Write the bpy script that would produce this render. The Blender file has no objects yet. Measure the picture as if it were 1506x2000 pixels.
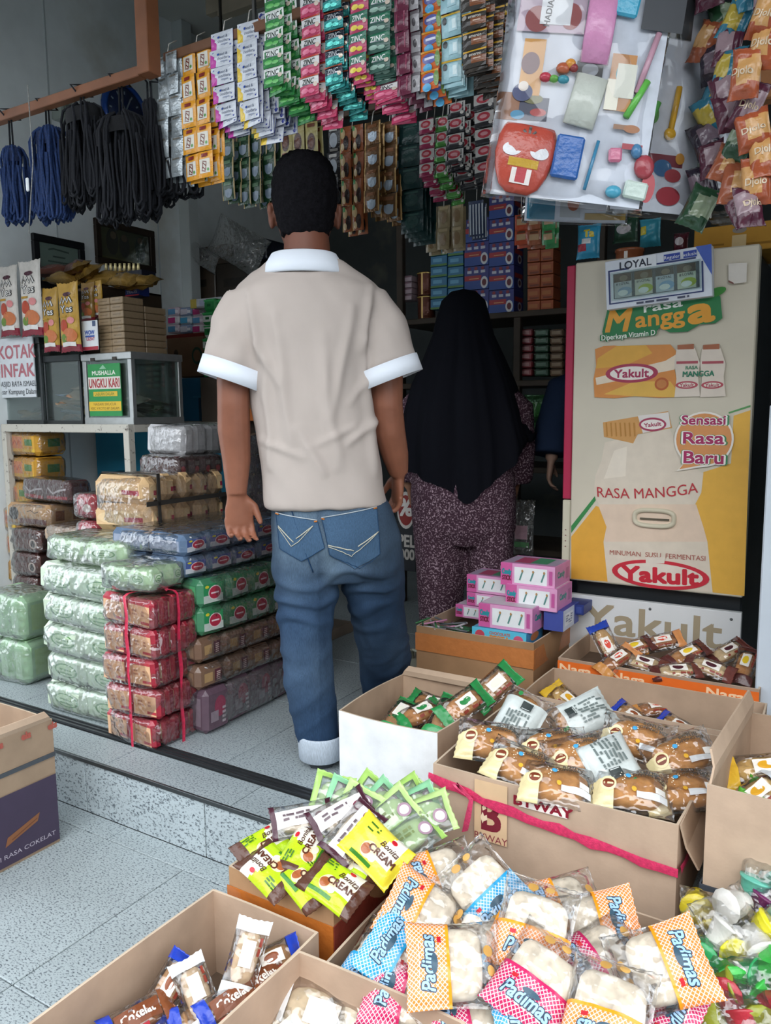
import bpy, math, random
import numpy as np
from mathutils import Vector, Matrix, noise
from mathutils.bvhtree import BVHTree
from mathutils.geometry import tessellate_polygon

# ------------------------------------------------------------------ camera, sky, exposure
scn = bpy.context.scene
COL = scn.collection
F, CX, CY = 1550.0, 753.0, 1000.0            # focal length in pixels of the 1506x2000 frame
YAW, PITCH, ROLL = math.radians(31.5), math.radians(7.35), math.radians(0.5)
CAM = Vector((0, 0, 1.2))
FW = Vector((-math.sin(YAW)*math.cos(PITCH), math.cos(YAW)*math.cos(PITCH), -math.sin(PITCH)))
_r0 = Vector((math.cos(YAW), math.sin(YAW), 0)); _u0 = _r0.cross(FW)
RT = _r0*math.cos(ROLL) - _u0*math.sin(ROLL)
UP = _u0*math.cos(ROLL) + _r0*math.sin(ROLL)
cd = bpy.data.cameras.new('camera'); cam = bpy.data.objects.new('camera', cd); COL.objects.link(cam)
cd.sensor_fit = 'VERTICAL'; cd.sensor_height = 24.0; cd.lens = F/2000*24.0
cd.clip_start = .02
cam.matrix_world = Matrix(((RT.x, UP.x, -FW.x, 0), (RT.y, UP.y, -FW.y, 0), (RT.z, UP.z, -FW.z, CAM.z), (0, 0, 0, 1)))
scn.camera = cam
w = bpy.data.worlds.new('overcast_sky'); scn.world = w; w.use_nodes = True
bg = w.node_tree.nodes['Background']; bg.inputs[0].default_value = (.86, .93, 1.0, 1); bg.inputs[1].default_value = 2.0
scn.view_settings.view_transform = 'Standard'; scn.view_settings.look = 'None'
scn.view_settings.gamma = 1; scn.view_settings.use_curve_mapping = False
scn.view_settings.exposure = 0.68
scn.cycles.transparent_max_bounces = 12
scn.cycles.max_bounces = 5
scn.cycles.use_adaptive_sampling = True; scn.cycles.adaptive_threshold = .04
scn.cycles.use_denoising = True
def daylight(name, loc, rot, sx, sy, power, col=(1, 1, 1)):
    l = bpy.data.lights.new(name, 'AREA'); l.shape = 'RECTANGLE'; l.size = sx; l.size_y = sy; l.energy = power; l.color = col
    o = bpy.data.objects.new(name, l); COL.objects.link(o); o.location = loc; o.rotation_euler = rot; return o
sl = bpy.data.lights.new('hazy_sun', 'SUN'); sl.energy = 1.2; sl.angle = math.radians(60); sl.color = (1, .98, .95)
so = bpy.data.objects.new('hazy_sun', sl); COL.objects.link(so); so.rotation_euler = (math.radians(48), 0, math.radians(25))

def ray(x, y): return FW + RT*((x-CX)/F) - UP*((y-CY)/F)
def atz(x, y, z): d = ray(x, y); return CAM + d*((z-CAM.z)/d.z)
def aty(x, y, Y): d = ray(x, y); return CAM + d*(Y/d.y)
def atx(x, y, X): d = ray(x, y); return CAM + d*(X/d.x)
def atd(x, y, t): return CAM + ray(x, y)*t

# ------------------------------------------------------------------ materials
def lin(c): return c/12.92 if c <= .04045 else ((c+.055)/1.055)**2.4
def hx(s):
    s = s.lstrip('#'); return tuple(lin(int(s[i:i+2], 16)/255) for i in (0, 2, 4))
MATS = {}
class NT:
    def __init__(s, name):
        m = bpy.data.materials.new(name); m.use_nodes = True; s.m = m; s.t = m.node_tree; s.p = s.t.nodes['Principled BSDF']; s.out = s.t.nodes['Material Output']; MATS[name] = m
    def n(s, kind, **kw):
        x = s.t.nodes.new(kind)
        for k, v in kw.items():
            if k in x.inputs.keys() if isinstance(k, str) else False: x.inputs[k].default_value = v
            else: setattr(x, k, v)
        return x
    def l(s, a, b): s.t.links.new(a, b)
    def attr(s): a = s.n('ShaderNodeAttribute'); a.attribute_name = 'Col'; return a.outputs['Color']
    def coord(s, kind='Object'): return s.n('ShaderNodeTexCoord').outputs[kind]
    def noise(s, scale, detail=3, vec=None, rough=.5):
        x = s.n('ShaderNodeTexNoise'); x.inputs['Scale'].default_value = scale; x.inputs['Detail'].default_value = detail; x.inputs['Roughness'].default_value = rough
        if vec is not None: s.l(vec, x.inputs['Vector'])
        return x.outputs['Fac']
    def math(s, op, a, b=None):
        x = s.n('ShaderNodeMath'); x.operation = op
        for i, q in enumerate((a, b)):
            if q is None: continue
            if isinstance(q, (int, float)): x.inputs[i].default_value = q
            else: s.l(q, x.inputs[i])
        return x.outputs[0]
    def rng(s, v, a, b, c, d):
        x = s.n('ShaderNodeMapRange'); s.l(v, x.inputs[0])
        for i, q in enumerate((a, b, c, d)): x.inputs[i+1].default_value = q
        return x.outputs[0]
    def mix(s, fac, a, b, blend='MIX'):
        x = s.n('ShaderNodeMix'); x.data_type = 'RGBA'; x.blend_type = blend
        for i, q in ((0, fac), (6, a), (7, b)):
            if isinstance(q, (int, float)): x.inputs[i].default_value = q
            elif isinstance(q, tuple): x.inputs[i].default_value = (*q, 1) if len(q) == 3 else q
            else: s.l(q, x.inputs[i])
        return x.outputs[2]
    def mulv(s, col, val):   # colour times a value
        c = s.n('ShaderNodeCombineColor')
        for i in range(3): s.l(val, c.inputs[i])
        return s.mix(1.0, col, c.outputs[0], 'MULTIPLY')
    def bump(s, h, strength=.3, dist=.002):
        x = s.n('ShaderNodeBump'); x.inputs['Strength'].default_value = strength; x.inputs['Distance'].default_value = dist; s.l(h, x.inputs['Height']); return x.outputs[0]
    def base(s, c): s.l(c, s.p.inputs['Base Color'])
    def setp(s, **kw):
        for k, v in kw.items(): s.p.inputs[k.replace('_', ' ')].default_value = v
    def normal(s, nrm): s.l(nrm, s.p.inputs['Normal'])

def simple(name, rough, metallic=0., spec=.5, vary=(40, .92, 1.06), bump=None, coat=0.):
    t = NT(name); a = t.attr()
    f = t.rng(t.noise(vary[0], 4, t.coord()), .3, .7, vary[1], vary[2])
    t.base(t.mulv(a, f)); t.setp(Roughness=rough, Metallic=metallic, Specular_IOR_Level=spec, Coat_Weight=coat)
    if bump: t.normal(t.bump(t.noise(bump[0], 3, t.coord()), bump[1], bump[2]))
    return t
simple('paper', .75, spec=.25)
simple('print', .42, spec=.4, vary=(25, .95, 1.04))
simple('gloss', .24, spec=.5, bump=(55, .55, .004))
simple('foil', .26, metallic=.35, spec=.6, bump=(70, .7, .004))
simple('card', .85, spec=.15, vary=(14, .88, 1.06), bump=(160, .25, .001))
simple('wall_paint', .8, spec=.2, vary=(2.2, .9, 1.05), bump=(60, .1, .001))
simple('metal', .38, metallic=.75, vary=(30, .9, 1.05))
simple('enamel', .4, spec=.45, vary=(6, .95, 1.03))
simple('wood', .55, spec=.3, vary=(9, .75, 1.15), bump=(120, .2, .001))
simple('rope', .8, spec=.25, vary=(200, .6, 1.25), bump=(400, .6, .002))
simple('cloth', .9, spec=.1, vary=(6, .95, 1.04), bump=(900, .25, .0006))
simple('skin', .5, spec=.35, vary=(22, .9, 1.08), bump=(260, .15, .0008))
simple('hair', .9, spec=.12, vary=(140, .5, 1.5), bump=(420, .9, .003))
simple('rubber', .6, spec=.3)
simple('bread', .7, spec=.2, vary=(60, .85, 1.12), bump=(180, .4, .001))
simple('string', .35, spec=.5, vary=(120, .8, 1.2), bump=(300, .5, .002))
# worn white paint: rust specks show through
t = NT('worn_paint'); a = t.attr(); f = t.rng(t.noise(38, 6, t.coord(), .7), .57, .66, 0, 1)
t.base(t.mix(f, a, hx('4a3d33'))); t.setp(Roughness=.6)
# stained wall: pale damp blooms
t = NT('stained_wall'); a = t.attr(); c = t.coord()
f = t.rng(t.noise(1.1, 5, c, .6), .58, .75, 0, .55); g = t.rng(t.noise(9, 4, c), .3, .7, .95, 1.04)
t.base(t.mix(f, t.mulv(a, g), hx('b3aa93'))); t.setp(Roughness=.85, Specular_IOR_Level=.15); t.normal(t.bump(t.noise(70, 3, c), .08, .001))
# terrazzo-look floor tile: grey with dark worm-like flecks
t = NT('speckled_tile'); a = t.attr(); c = t.coord('Object')
mp = t.n('ShaderNodeMapping'); mp.inputs['Scale'].default_value = (80, 150, 120); t.l(c, mp.inputs[0])
n1 = t.rng(t.noise(1.7, 3, mp.outputs[0], .6), .36, .48, 0, 1); n2 = t.rng(t.noise(5, 4, c), .3, .7, .9, 1.07)
t.base(t.mix(n1, hx('4f5860'), t.mulv(a, n2))); t.setp(Roughness=.42, Specular_IOR_Level=.4)
# denim
t = NT('denim'); a = t.attr(); c = t.coord()
mp = t.n('ShaderNodeMapping'); mp.inputs['Scale'].default_value = (700, 700, 60); t.l(c, mp.inputs[0])
f = t.rng(t.noise(1, 2, mp.outputs[0]), .3, .7, .8, 1.18); g = t.rng(t.noise(7, 4, c), .25, .75, .82, 1.15)
t.base(t.mulv(t.mulv(a, f), g)); t.setp(Roughness=.85, Specular_IOR_Level=.12); t.normal(t.bump(t.noise(1200, 2, c), .3, .0006))
# small purple flower print
t = NT('flower_print'); a = t.attr(); c = t.coord()
f = t.rng(t.noise(150, 2, c, .5), .54, .60, 0, 1); g = t.rng(t.noise(60, 2, c), .4, .55, .5, 1)
t.base(t.mix(t.math('MULTIPLY', f, g), a, hx('b9a0aa'))); t.setp(Roughness=.85, Specular_IOR_Level=.15)
# lattice print on bread bags (white diamond net over the colour), laid out in the bag's own UV
t = NT('lattice'); a = t.attr(); uv = t.n('ShaderNodeUVMap'); uv.uv_map = 'UVMap'
sx = t.n('ShaderNodeSeparateXYZ'); t.l(uv.outputs[0], sx.inputs[0])
k = 420.0
p = t.math('SINE', t.math('MULTIPLY', t.math('ADD', sx.outputs[0], sx.outputs[1]), k)); q = t.math('SINE', t.math('MULTIPLY', t.math('SUBTRACT', sx.outputs[0], sx.outputs[1]), k))
f = t.rng(t.math('MINIMUM', t.math('ABSOLUTE', p), t.math('ABSOLUTE', q)), .28, .42, 0, 1)
t.base(t.mix(f, t.mix(.6, a, (.95, .95, .95)), a)); t.setp(Roughness=.25); t.normal(t.bump(t.noise(55, 3, t.coord()), .5, .004))
# clear films: mostly see-through, with sharp crinkle highlights
def film(name, haze, gl, tint=(1, 1, 1), scale=34, rough=.12):
    t = NT(name); c = t.coord(); nt = t.t; nt.nodes.remove(t.p)
    vo = t.n('ShaderNodeTexVoronoi'); vo.inputs['Scale'].default_value = scale*.8; t.l(c, vo.inputs['Vector'])
    hgt = t.math('ADD', t.math('MULTIPLY', vo.outputs['Distance'], .5), t.noise(scale*1.3, 1, c, .5))
    nrm = t.bump(hgt, 1.0, .010 if scale > 5 else .0)
    tr = t.n('ShaderNodeBsdfTransparent'); tr.inputs[0].default_value = (*tint, 1)
    g = t.n('ShaderNodeBsdfGlossy'); g.inputs['Roughness'].default_value = rough; t.l(nrm, g.inputs['Normal'])
    df = t.n('ShaderNodeBsdfTranslucent'); df.inputs[0].default_value = (*[.9*x for x in tint], 1)
    dd = t.n('ShaderNodeBsdfDiffuse'); dd.inputs[0].default_value = (*[.9*x for x in tint], 1)
    fr = t.n('ShaderNodeFresnel'); fr.inputs['IOR'].default_value = 1.45; t.l(nrm, fr.inputs['Normal'])
    fac = t.math('MINIMUM', t.math('MULTIPLY', fr.outputs[0], gl), .75)
    m0 = t.n('ShaderNodeMixShader'); m0.inputs[0].default_value = .5; t.l(df.outputs[0], m0.inputs[1]); t.l(dd.outputs[0], m0.inputs[2])
    m1 = t.n('ShaderNodeMixShader'); m1.inputs[0].default_value = haze; t.l(tr.outputs[0], m1.inputs[1]); t.l(m0.outputs[0], m1.inputs[2])
    m2 = t.n('ShaderNodeMixShader'); t.l(fac, m2.inputs[0]); t.l(m1.outputs[0], m2.inputs[1]); t.l(g.outputs[0], m2.inputs[2])
    t.l(m2.outputs[0], t.out.inputs[0])
film('film', .035, 3.2)
film('milky_film', .20, 3.6, (.95, 1, .975), 26)
film('sleeve_film', .02, 1.5, (1, 1, 1), 9, .06)
film('frost_film', .14, 3.0)
film('glass', .03, 1.0, (.9, .96, .95), .5, .03)
film('jelly', .45, 1.6)
MATS['film'].use_backface_culling = False

# ------------------------------------------------------------------ mesh building
_txt = {}
def text2d(s, bold=0., shear=0.):
    k = (s, bold, shear)
    if k not in _txt:
        cu = bpy.data.curves.new('t', 'FONT'); cu.body = s; cu.size = 1; cu.resolution_u = 3; cu.offset = bold; cu.shear = shear
        o = bpy.data.objects.new('t', cu); COL.objects.link(o)
        me = o.to_mesh(); V = [(v.co.x, v.co.y) for v in me.vertices]; P = [tuple(p.vertices) for p in me.polygons]
        o.to_mesh_clear(); bpy.data.objects.remove(o); bpy.data.curves.remove(cu)
        xs = [v[0] for v in V] or [0]; ys = [v[1] for v in V] or [0]
        _txt[k] = (V, P, min(xs), max(xs), min(ys), max(ys))
    return _txt[k]

class MB:
    def __init__(s, mat='print', col='808080'):
        s.v = []; s.f = []; s.c = []; s.m = []; s.uv = {}; s.mat = mat; s.col = col; s.sm = []
    def add(s, V, Fs, col=None, mat=None, smooth=False):
        o = len(s.v); s.v.extend(tuple(q) for q in V)
        c = col if col is not None else s.col
        if isinstance(c, str): c = hx(c)
        for f in Fs: s.f.append(tuple(i+o for i in f)); s.c.append(c); s.m.append(mat or s.mat); s.sm.append(smooth)
    def box(s, x0, x1, y0, y1, z0, z1, col=None, mat=None, M=None, b=0.):
        if b <= 0:
            V = [(x, y, z) for z in (z0, z1) for y in (y0, y1) for x in (x0, x1)]
            Fs = [(0, 2, 3, 1), (4, 5, 7, 6), (0, 1, 5, 4), (2, 6, 7, 3), (0, 4, 6, 2), (1, 3, 7, 5)]
        else:                                  # chamfered box
            V = []; Fs = []; idx = {}
            X = (x0, x1); Y = (y0, y1); Z = (z0, z1); sg = (1, -1)
            for i in (0, 1):
                for j in (0, 1):
                    for k in (0, 1):
                        for a in range(3):
                            p = [X[i]+sg[i]*b, Y[j]+sg[j]*b, Z[k]+sg[k]*b]; p[a] = (X[i], Y[j], Z[k])[a]
                            idx[i, j, k, a] = len(V); V.append(tuple(p))
            g = lambda i, j, k, a: idx[i, j, k, a]
            for e in (0, 1):
                q = [g(e, 0, 0, 0), g(e, 1, 0, 0), g(e, 1, 1, 0), g(e, 0, 1, 0)]; Fs.append(tuple(q if e else q[::-1]))
                q = [g(0, e, 0, 1), g(0, e, 1, 1), g(1, e, 1, 1), g(1, e, 0, 1)]; Fs.append(tuple(q if e else q[::-1]))
                q = [g(0, 0, e, 2), g(1, 0, e, 2), g(1, 1, e, 2), g(0, 1, e, 2)]; Fs.append(tuple(q if e else q[::-1]))
            for i in (0, 1):
                for j in (0, 1):
                    Fs.append((g(i, j, 0, 0), g(i, j, 1, 0), g(i, j, 1, 1), g(i, j, 0, 1)))
                    Fs.append((g(i, 0, j, 0), g(i, 1, j, 0), g(i, 1, j, 2), g(i, 0, j, 2)))
                    Fs.append((g(0, i, j, 1), g(1, i, j, 1), g(1, i, j, 2), g(0, i, j, 2)))
                    for k in (0, 1): Fs.append((g(i, j, k, 0), g(i, j, k, 1), g(i, j, k, 2)))
        if M is not None: V = [M @ Vector(q) for q in V]
        s.add(V, Fs, col, mat)
    def tube(s, path, r, n=8, col=None, mat=None, caps=True, sq=None):
        P = [Vector(p) for p in path]; V = []; Fs = []; N = len(P); up = None
        for i, p in enumerate(P):
            d = (P[min(i+1, N-1)] - P[max(i-1, 0)]).normalized()
            if up is None: up = Vector((0, 0, 1)) if abs(d.z) < .9 else Vector((1, 0, 0))
            a = (up - d*up.dot(d)).normalized(); up = a; b = d.cross(a)
            rr = r[i] if isinstance(r, (list, tuple)) else r
            for k in range(n):
                t = 2*math.pi*k/n; V.append(p + a*(math.cos(t)*rr) + b*(math.sin(t)*rr*(sq or 1)))
        for i in range(N-1):
            for k in range(n): Fs.append((i*n+k, i*n+(k+1) % n, (i+1)*n+(k+1) % n, (i+1)*n+k))
        if caps: Fs.append(tuple(range(n))[::-1]); Fs.append(tuple((N-1)*n+k for k in range(n)))
        s.add(V, Fs, col, mat, True)
    def loft(s, rings, col=None, mat=None, caps=True, n=24, e=2.0):
        # rings: (centre, ax, ay) vectors; superellipse exponent e
        V = []; Fs = []; N = len(rings)
        for c, ax, ay in rings:
            c = Vector(c); ax = Vector(ax); ay = Vector(ay)
            for k in range(n):
                t = 2*math.pi*k/n; ct, st = math.cos(t), math.sin(t)
                V.append(c + ax*(math.copysign(abs(ct)**(2/e), ct)) + ay*(math.copysign(abs(st)**(2/e), st)))
        for i in range(N-1):
            for k in range(n): Fs.append((i*n+k, i*n+(k+1) % n, (i+1)*n+(k+1) % n, (i+1)*n+k))
        if caps: Fs.append(tuple(range(n))[::-1]); Fs.append(tuple((N-1)*n+k for k in range(n)))
        s.add(V, Fs, col, mat, True)
    def lathe(s, prof, n=24, col=None, mat=None, M=None, cap=True):
        V = []; Fs = []
        for r, z in prof:
            for k in range(n): t = 2*math.pi*k/n; V.append(Vector((r*math.cos(t), r*math.sin(t), z)))
        for i in range(len(prof)-1):
            for k in range(n): Fs.append((i*n+k, i*n+(k+1) % n, (i+1)*n+(k+1) % n, (i+1)*n+k))
        if cap: Fs.append(tuple(range(n))[::-1]); Fs.append(tuple((len(prof)-1)*n+k for k in range(n)))
        if M is not None: V = [M @ q for q in V]
        s.add(V, Fs, col, mat, True)
    def ball(s, c, rx, ry, rz, col=None, mat=None, n=14, M=None):
        V = []; Fs = []; m = n//2
        for i in range(m+1):
            a = math.pi*i/m
            for k in range(n): t = 2*math.pi*k/n; V.append(Vector((c[0]+rx*math.sin(a)*math.cos(t), c[1]+ry*math.sin(a)*math.sin(t), c[2]+rz*math.cos(a))))
        for i in range(m):
            for k in range(n): Fs.append((i*n+k, (i+1)*n+k, (i+1)*n+(k+1) % n, i*n+(k+1) % n))
        if M is not None: V = [M @ q for q in V]
        s.add(V, Fs, col, mat, True)
    def deco(s, fn, spec, W=1., H=1., off=.0006, step=.00025, mat=None):
        """print on a surface: fn(x, y, lift) -> point; spec in fractions of W x H about the centre"""
        for i, q in enumerate(spec):
            k = q[0]; o = off + step*i; kw = q[-1] if isinstance(q[-1], dict) else {}
            mt = kw.get('mat', mat)
            if k == 'r':
                _, x0, y0, x1, y1, col = q[:6]; nx = kw.get('n', 4); ny = kw.get('m', nx); V = []; Fs = []
                for b in range(ny+1):
                    for a in range(nx+1): V.append(fn((x0+(x1-x0)*a/nx)*W, (y0+(y1-y0)*b/ny)*H, o))
                for b in range(ny):
                    for a in range(nx): j = b*(nx+1)+a; Fs.append((j, j+1, j+nx+2, j+nx+1))
                s.add(V, Fs, col, mt)
            elif k == 'e':
                _, cx, cy, rx, ry, col = q[:6]; n = kw.get('n', 20); R = 3; V = [fn(cx*W, cy*H, o)]; Fs = []
                rot = kw.get('rot', 0)
                for j in range(1, R+1):
                    for a in range(n):
                        t = 2*math.pi*a/n; x = rx*W*j/R*math.cos(t); y = ry*H*j/R*math.sin(t)
                        V.append(fn(cx*W+x*math.cos(rot)-y*math.sin(rot), cy*H+x*math.sin(rot)+y*math.cos(rot), o))
                for a in range(n): Fs.append((0, 1+a, 1+(a+1) % n))
                for j in range(R-1):
                    for a in range(n): Fs.append((1+j*n+a, 1+(j+1)*n+a, 1+(j+1)*n+(a+1) % n, 1+j*n+(a+1) % n))
                s.add(V, Fs, col, mt)
            elif k == 'p':
                pts = [(x*W, y*H) for x, y in q[1]]; tri = tessellate_polygon([[Vector((x, y, 0)) for x, y in pts]])
                s.add([fn(x, y, o) for x, y in pts], tri, q[2], mt)
            elif k == 't':       # ('t', text, cx, cy, cap height, colour, {w, bold, shear, rot, arc})
                _, st, cx, cy, h, col = q[:6]
                V, P, a0, a1, b0, b1 = text2d(st, 0, kw.get('shear', 0)); bo = kw.get('bold', 0); sy = h*H/.7; sxx = sy*kw.get('sx', 1)
                if 'w' in kw: sxx = kw['w']*W/(a1-a0)
                rot = kw.get('rot', 0); L = []; arc = kw.get('arc', 0); ym = .35
                for x, y in V:
                    px = (x-(a0+a1)/2)*sxx; py = (y-ym)*sy
                    if arc: py += arc*H*(1-(2*px/((a1-a0)*sxx))**2)
                    px, py = px*math.cos(rot)-py*math.sin(rot), px*math.sin(rot)+py*math.cos(rot)
                    if kw.get('flip'): px, py = -px, -py
                    L.append(fn(cx*W+px, cy*H+py, o))
                s.add(L, P, col, mt)
                if bo > .012:
                    nb = 8 if bo > .05 else 4
                    for q_ in range(nb):
                        da = 2*math.pi*(q_+.5)/nb; L2 = []
                        for x, y in V:
                            px = (x-(a0+a1)/2)*sxx + math.cos(da)*bo*sy*.8; py = (y-ym)*sy + math.sin(da)*bo*sy*.8
                            if arc: py += arc*H*(1-(2*px/((a1-a0)*sxx))**2)
                            px, py = px*math.cos(rot)-py*math.sin(rot), px*math.sin(rot)+py*math.cos(rot)
                            if kw.get('flip'): px, py = -px, -py
                            L2.append(fn(cx*W+px, cy*H+py, o+.000015*(q_+1)))
                        s.add(L2, P, col, mt)
            elif k == 'l':       # polyline stroke ('l', pts, width, colour)
                pts = [Vector((x*W, y*H)) for x, y in q[1]]; hw = q[2]*H/2; V = []; Fs = []
                for j, p in enumerate(pts):
                    d = (pts[min(j+1, len(pts)-1)]-pts[max(j-1, 0)]); d = d.normalized() if d.length else Vector((1, 0)); nn = Vector((-d.y, d.x))*hw
                    V += [fn(p.x-nn.x, p.y-nn.y, o), fn(p.x+nn.x, p.y+nn.y, o)]
                for j in range(len(pts)-1): Fs.append((2*j, 2*j+2, 2*j+3, 2*j+1))
                s.add(V, Fs, q[3], mt)
        return s
    def mesh(s, name):
        me = bpy.data.meshes.new(name); me.from_pydata([tuple(q) for q in s.v], [], s.f); names = []
        for m in s.m:
            if m not in names: names.append(m)
        for m in names: me.materials.append(MATS[m])
        ix = {m: i for i, m in enumerate(names)}
        nf = len(me.polygons)
        me.polygons.foreach_set('material_index', [ix[m] for m in s.m]); me.polygons.foreach_set('use_smooth', s.sm)
        tot = np.fromiter((len(f) for f in s.f), int, nf); c = np.ones((nf, 4), np.float32); c[:, :3] = np.array(s.c, np.float32).reshape(nf, 3)
        at = me.color_attributes.new('Col', 'FLOAT_COLOR', 'CORNER'); at.data.foreach_set('color', np.repeat(c, tot, 0).ravel())
        if s.uv:
            ul = me.uv_layers.new(name='UVMap'); arr = np.zeros((len(me.loops), 2), np.float32); vi = np.zeros(len(me.loops), int); me.loops.foreach_get('vertex_index', vi)
            tab = np.zeros((len(s.v), 2), np.float32)
            for i, q in s.uv.items(): tab[i] = q
            ul.data.foreach_set('uv', tab[vi].ravel())
        me.update(); return me
    def build(s, name, parent=None, loc=(0, 0, 0), rot=(0, 0, 0), label=None):
        return place(s.mesh(name), name, parent, loc, rot, label=label)

def place(me, name, parent=None, loc=(0, 0, 0), rot=(0, 0, 0), label=None, scale=None):
    o = bpy.data.objects.new(name, me); COL.objects.link(o); o.parent = parent; o.location = loc
    if isinstance(rot, Matrix): o.rotation_euler = rot.to_euler()
    else: o.rotation_euler = rot
    if scale: o.scale = scale
    if label: o['label'] = label
    return o
def tag(o, label, cat, group=None):
    o['label'] = label; o['category'] = cat
    if group: o['group'] = group
    return o
def thing(name, label, cat, loc=(0, 0, 0), rot=(0, 0, 0), group=None):
    return tag(place(None, name, None, loc, rot), label, cat, group)
def struct(o): o['kind'] = 'structure'; return o
def flat(o, ex, ey):
    o = Vector(o); ex = Vector(ex).normalized(); ey = Vector(ey).normalized(); en = ex.cross(ey)
    return lambda x, y, l: o + ex*x + ey*y + en*l
def frame(ex, ey):      # rotation whose x and y axes are these
    ex = Vector(ex).normalized(); ez = ex.cross(Vector(ey)).normalized(); ey = ez.cross(ex)
    return Matrix(((ex.x, ey.x, ez.x), (ex.y, ey.y, ez.y), (ex.z, ey.z, ez.z)))
ORD = ['first', 'second', 'third', 'fourth', 'fifth', 'sixth', 'seventh', 'eighth', 'ninth', 'tenth']
def squig(x0, y0, x1, y1, rows, col, seed=0, dens=.8):
    """unreadable small print as short bars"""
    r = random.Random(seed); out = []; h = (y1-y0)/rows
    for j in range(rows):
        x = x0; yy = y0+h*(j+.2)
        while x < x1:
            wd = min(r.uniform(.05, .2), x1-x)
            if r.random() < dens: out.append(('r', x, yy, x+wd*.8, yy+h*.55, col, {'n': 1}))
            x += wd
    return out
def voxmesh(mb, name, voxel, smooth=6, disp=None, mat='skin', col='808080', factor=.6):
    """join overlapping closed shapes into one continuous skin"""
    o = place(mb.mesh('tmp'), 'tmp'); md = o.modifiers.new('r', 'REMESH'); md.mode = 'VOXEL'; md.voxel_size = voxel
    ms = o.modifiers.new('s', 'SMOOTH'); ms.iterations = smooth; ms.factor = factor
    dg = bpy.context.evaluated_depsgraph_get(); me = bpy.data.meshes.new_from_object(o.evaluated_get(dg)); src = o.data
    bpy.data.objects.remove(o); bpy.data.meshes.remove(src); me.name = name
    for a in list(me.color_attributes): me.color_attributes.remove(a)
    me.materials.clear(); me.materials.append(MATS[mat])
    if disp:
        n = len(me.vertices); co = np.zeros(n*3, np.float32); no = np.zeros(n*3, np.float32); me.vertices.foreach_get('co', co); me.vertices.foreach_get('normal', no)
        co = co.reshape(-1, 3); no = no.reshape(-1, 3); co = co + no*np.array([disp(Vector(p), Vector(q)) for p, q in zip(co.tolist(), no.tolist())], np.float32)[:, None]
        me.vertices.foreach_set('co', co.ravel())
    paintmesh(me, col); me.polygons.foreach_set('use_smooth', [True]*len(me.polygons)); me.update(); return me
def paintmesh(me, col):
    """vertex-wise colours of the thing itself (skin against hair, dye fading)"""
    at = me.color_attributes.get('Col') or me.color_attributes.new('Col', 'FLOAT_COLOR', 'POINT'); n = len(me.vertices); c = np.ones((n, 4), np.float32)
    if callable(col): c[:, :3] = np.array([col(v.co) for v in me.vertices])
    else: c[:, :3] = hx(col) if isinstance(col, str) else col
    at.data.foreach_set('color', c.ravel())
def mixc(a, b, t): t = max(0, min(1, t)); return tuple(x+(y-x)*t for x, y in zip(a, b))

# ------------------------------------------------------------------ the setting
UZ = .17                                    # upper floor height
fl = MB('paper', '6d7478'); fl.box(-6, 4, -1.5, 1.6, -.06, -.006); floor0 = struct(fl.build('floor'))
tm = MB('speckled_tile', 'aab5b8'); tm.box(-.2435, .2435, -.2435, .2435, -.006, 0, b=.0015); tile_me = tm.mesh('tile')
for i in range(-2, 5):
    for j in range(0, 4):
        if j == 0 and i > 3: continue
        place(tile_me, 'tile', floor0, (-1.485-.245+i*.49-(.0 if 1 else 0), 1.14-j*.49, 0))
tm = MB('speckled_tile', 'aab5b8'); tm.box(-.2435, .2435, -.0365, .0365, -.006, 0, b=.0015); tile_s = tm.mesh('tile')
for i in range(-2, 5): place(tile_s, 'tile', floor0, (-1.485-.245+i*.49-.3, 1.423, 0))
uf = MB('paper', '62686b'); uf.box(-3.6, 1.3, 1.466, 4.7, 0, UZ-.006); floor1 = struct(uf.build('floor'))
tm = MB('speckled_tile', '9aa4a7'); tm.box(-.2435, .2435, -.2435, .2435, -.006, 0, b=.0015); tile_u = tm.mesh('tile')
for i in range(0, 9):
    for j in range(0, 6): place(tile_u, 'tile', floor1, (-3.35+i*.49+.06, 1.885+j*.49, UZ))
tm = MB('speckled_tile', '9aa4a7'); tm.box(-.2435, .2435, -.066, .066, -.006, 0, b=.0015); tile_e = tm.mesh('tile')
for i in range(0, 9): place(tile_e, 'tile', floor1, (-3.35+i*.49+.25, 1.527, UZ))
tm = MB('speckled_tile', 'b4c0c5'); tm.box(-.2435, .2435, -.006, 0, 0, UZ-.012, b=.0015); tile_r = tm.mesh('tile')
for i in range(0, 9): place(tile_r, 'tile', floor1, (-3.35+i*.49+.16, 1.466, 0))
nb = MB('metal', '55595b'); nb.box(-3.6, 1.3, 1.455, 1.463, UZ-.012, UZ+.001, b=.001); struct(nb.build('trim_1'))
tr = MB('metal', '4a4d50')
for y in (1.602, 1.618, 1.634): tr.box(-3.55, 1.2, y-.003, y+.003, UZ, UZ+.007)
tr.box(-3.55, 1.2, 1.598, 1.638, UZ-.001, UZ+.002); struct(tr.build('trim_2'))
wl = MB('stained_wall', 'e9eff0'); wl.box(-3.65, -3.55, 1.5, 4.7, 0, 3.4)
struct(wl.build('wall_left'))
pl = MB('wall_paint', 'c9d0d0'); pl.box(-3.55, -3.47, 3.5, 3.58, UZ, 3.4, b=.004); struct(pl.build('trim_3'))
jn = MB('wall_paint', 'c2c9cb'); jn.box(-3.55, -3.546, 2.66, 2.668, UZ, 3.4); jn.box(-3.55, -3.546, 3.33, 3.338, UZ, 3.4); struct(jn.build('trim_4'))
wb = MB('stained_wall', '565b5c'); wb.box(-3.65, 1.3, 4.6, 4.7, 0, 3.4); struct(wb.build('wall_back'))  # left wall's paint, with the dimness of the interior put into its colour
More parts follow.
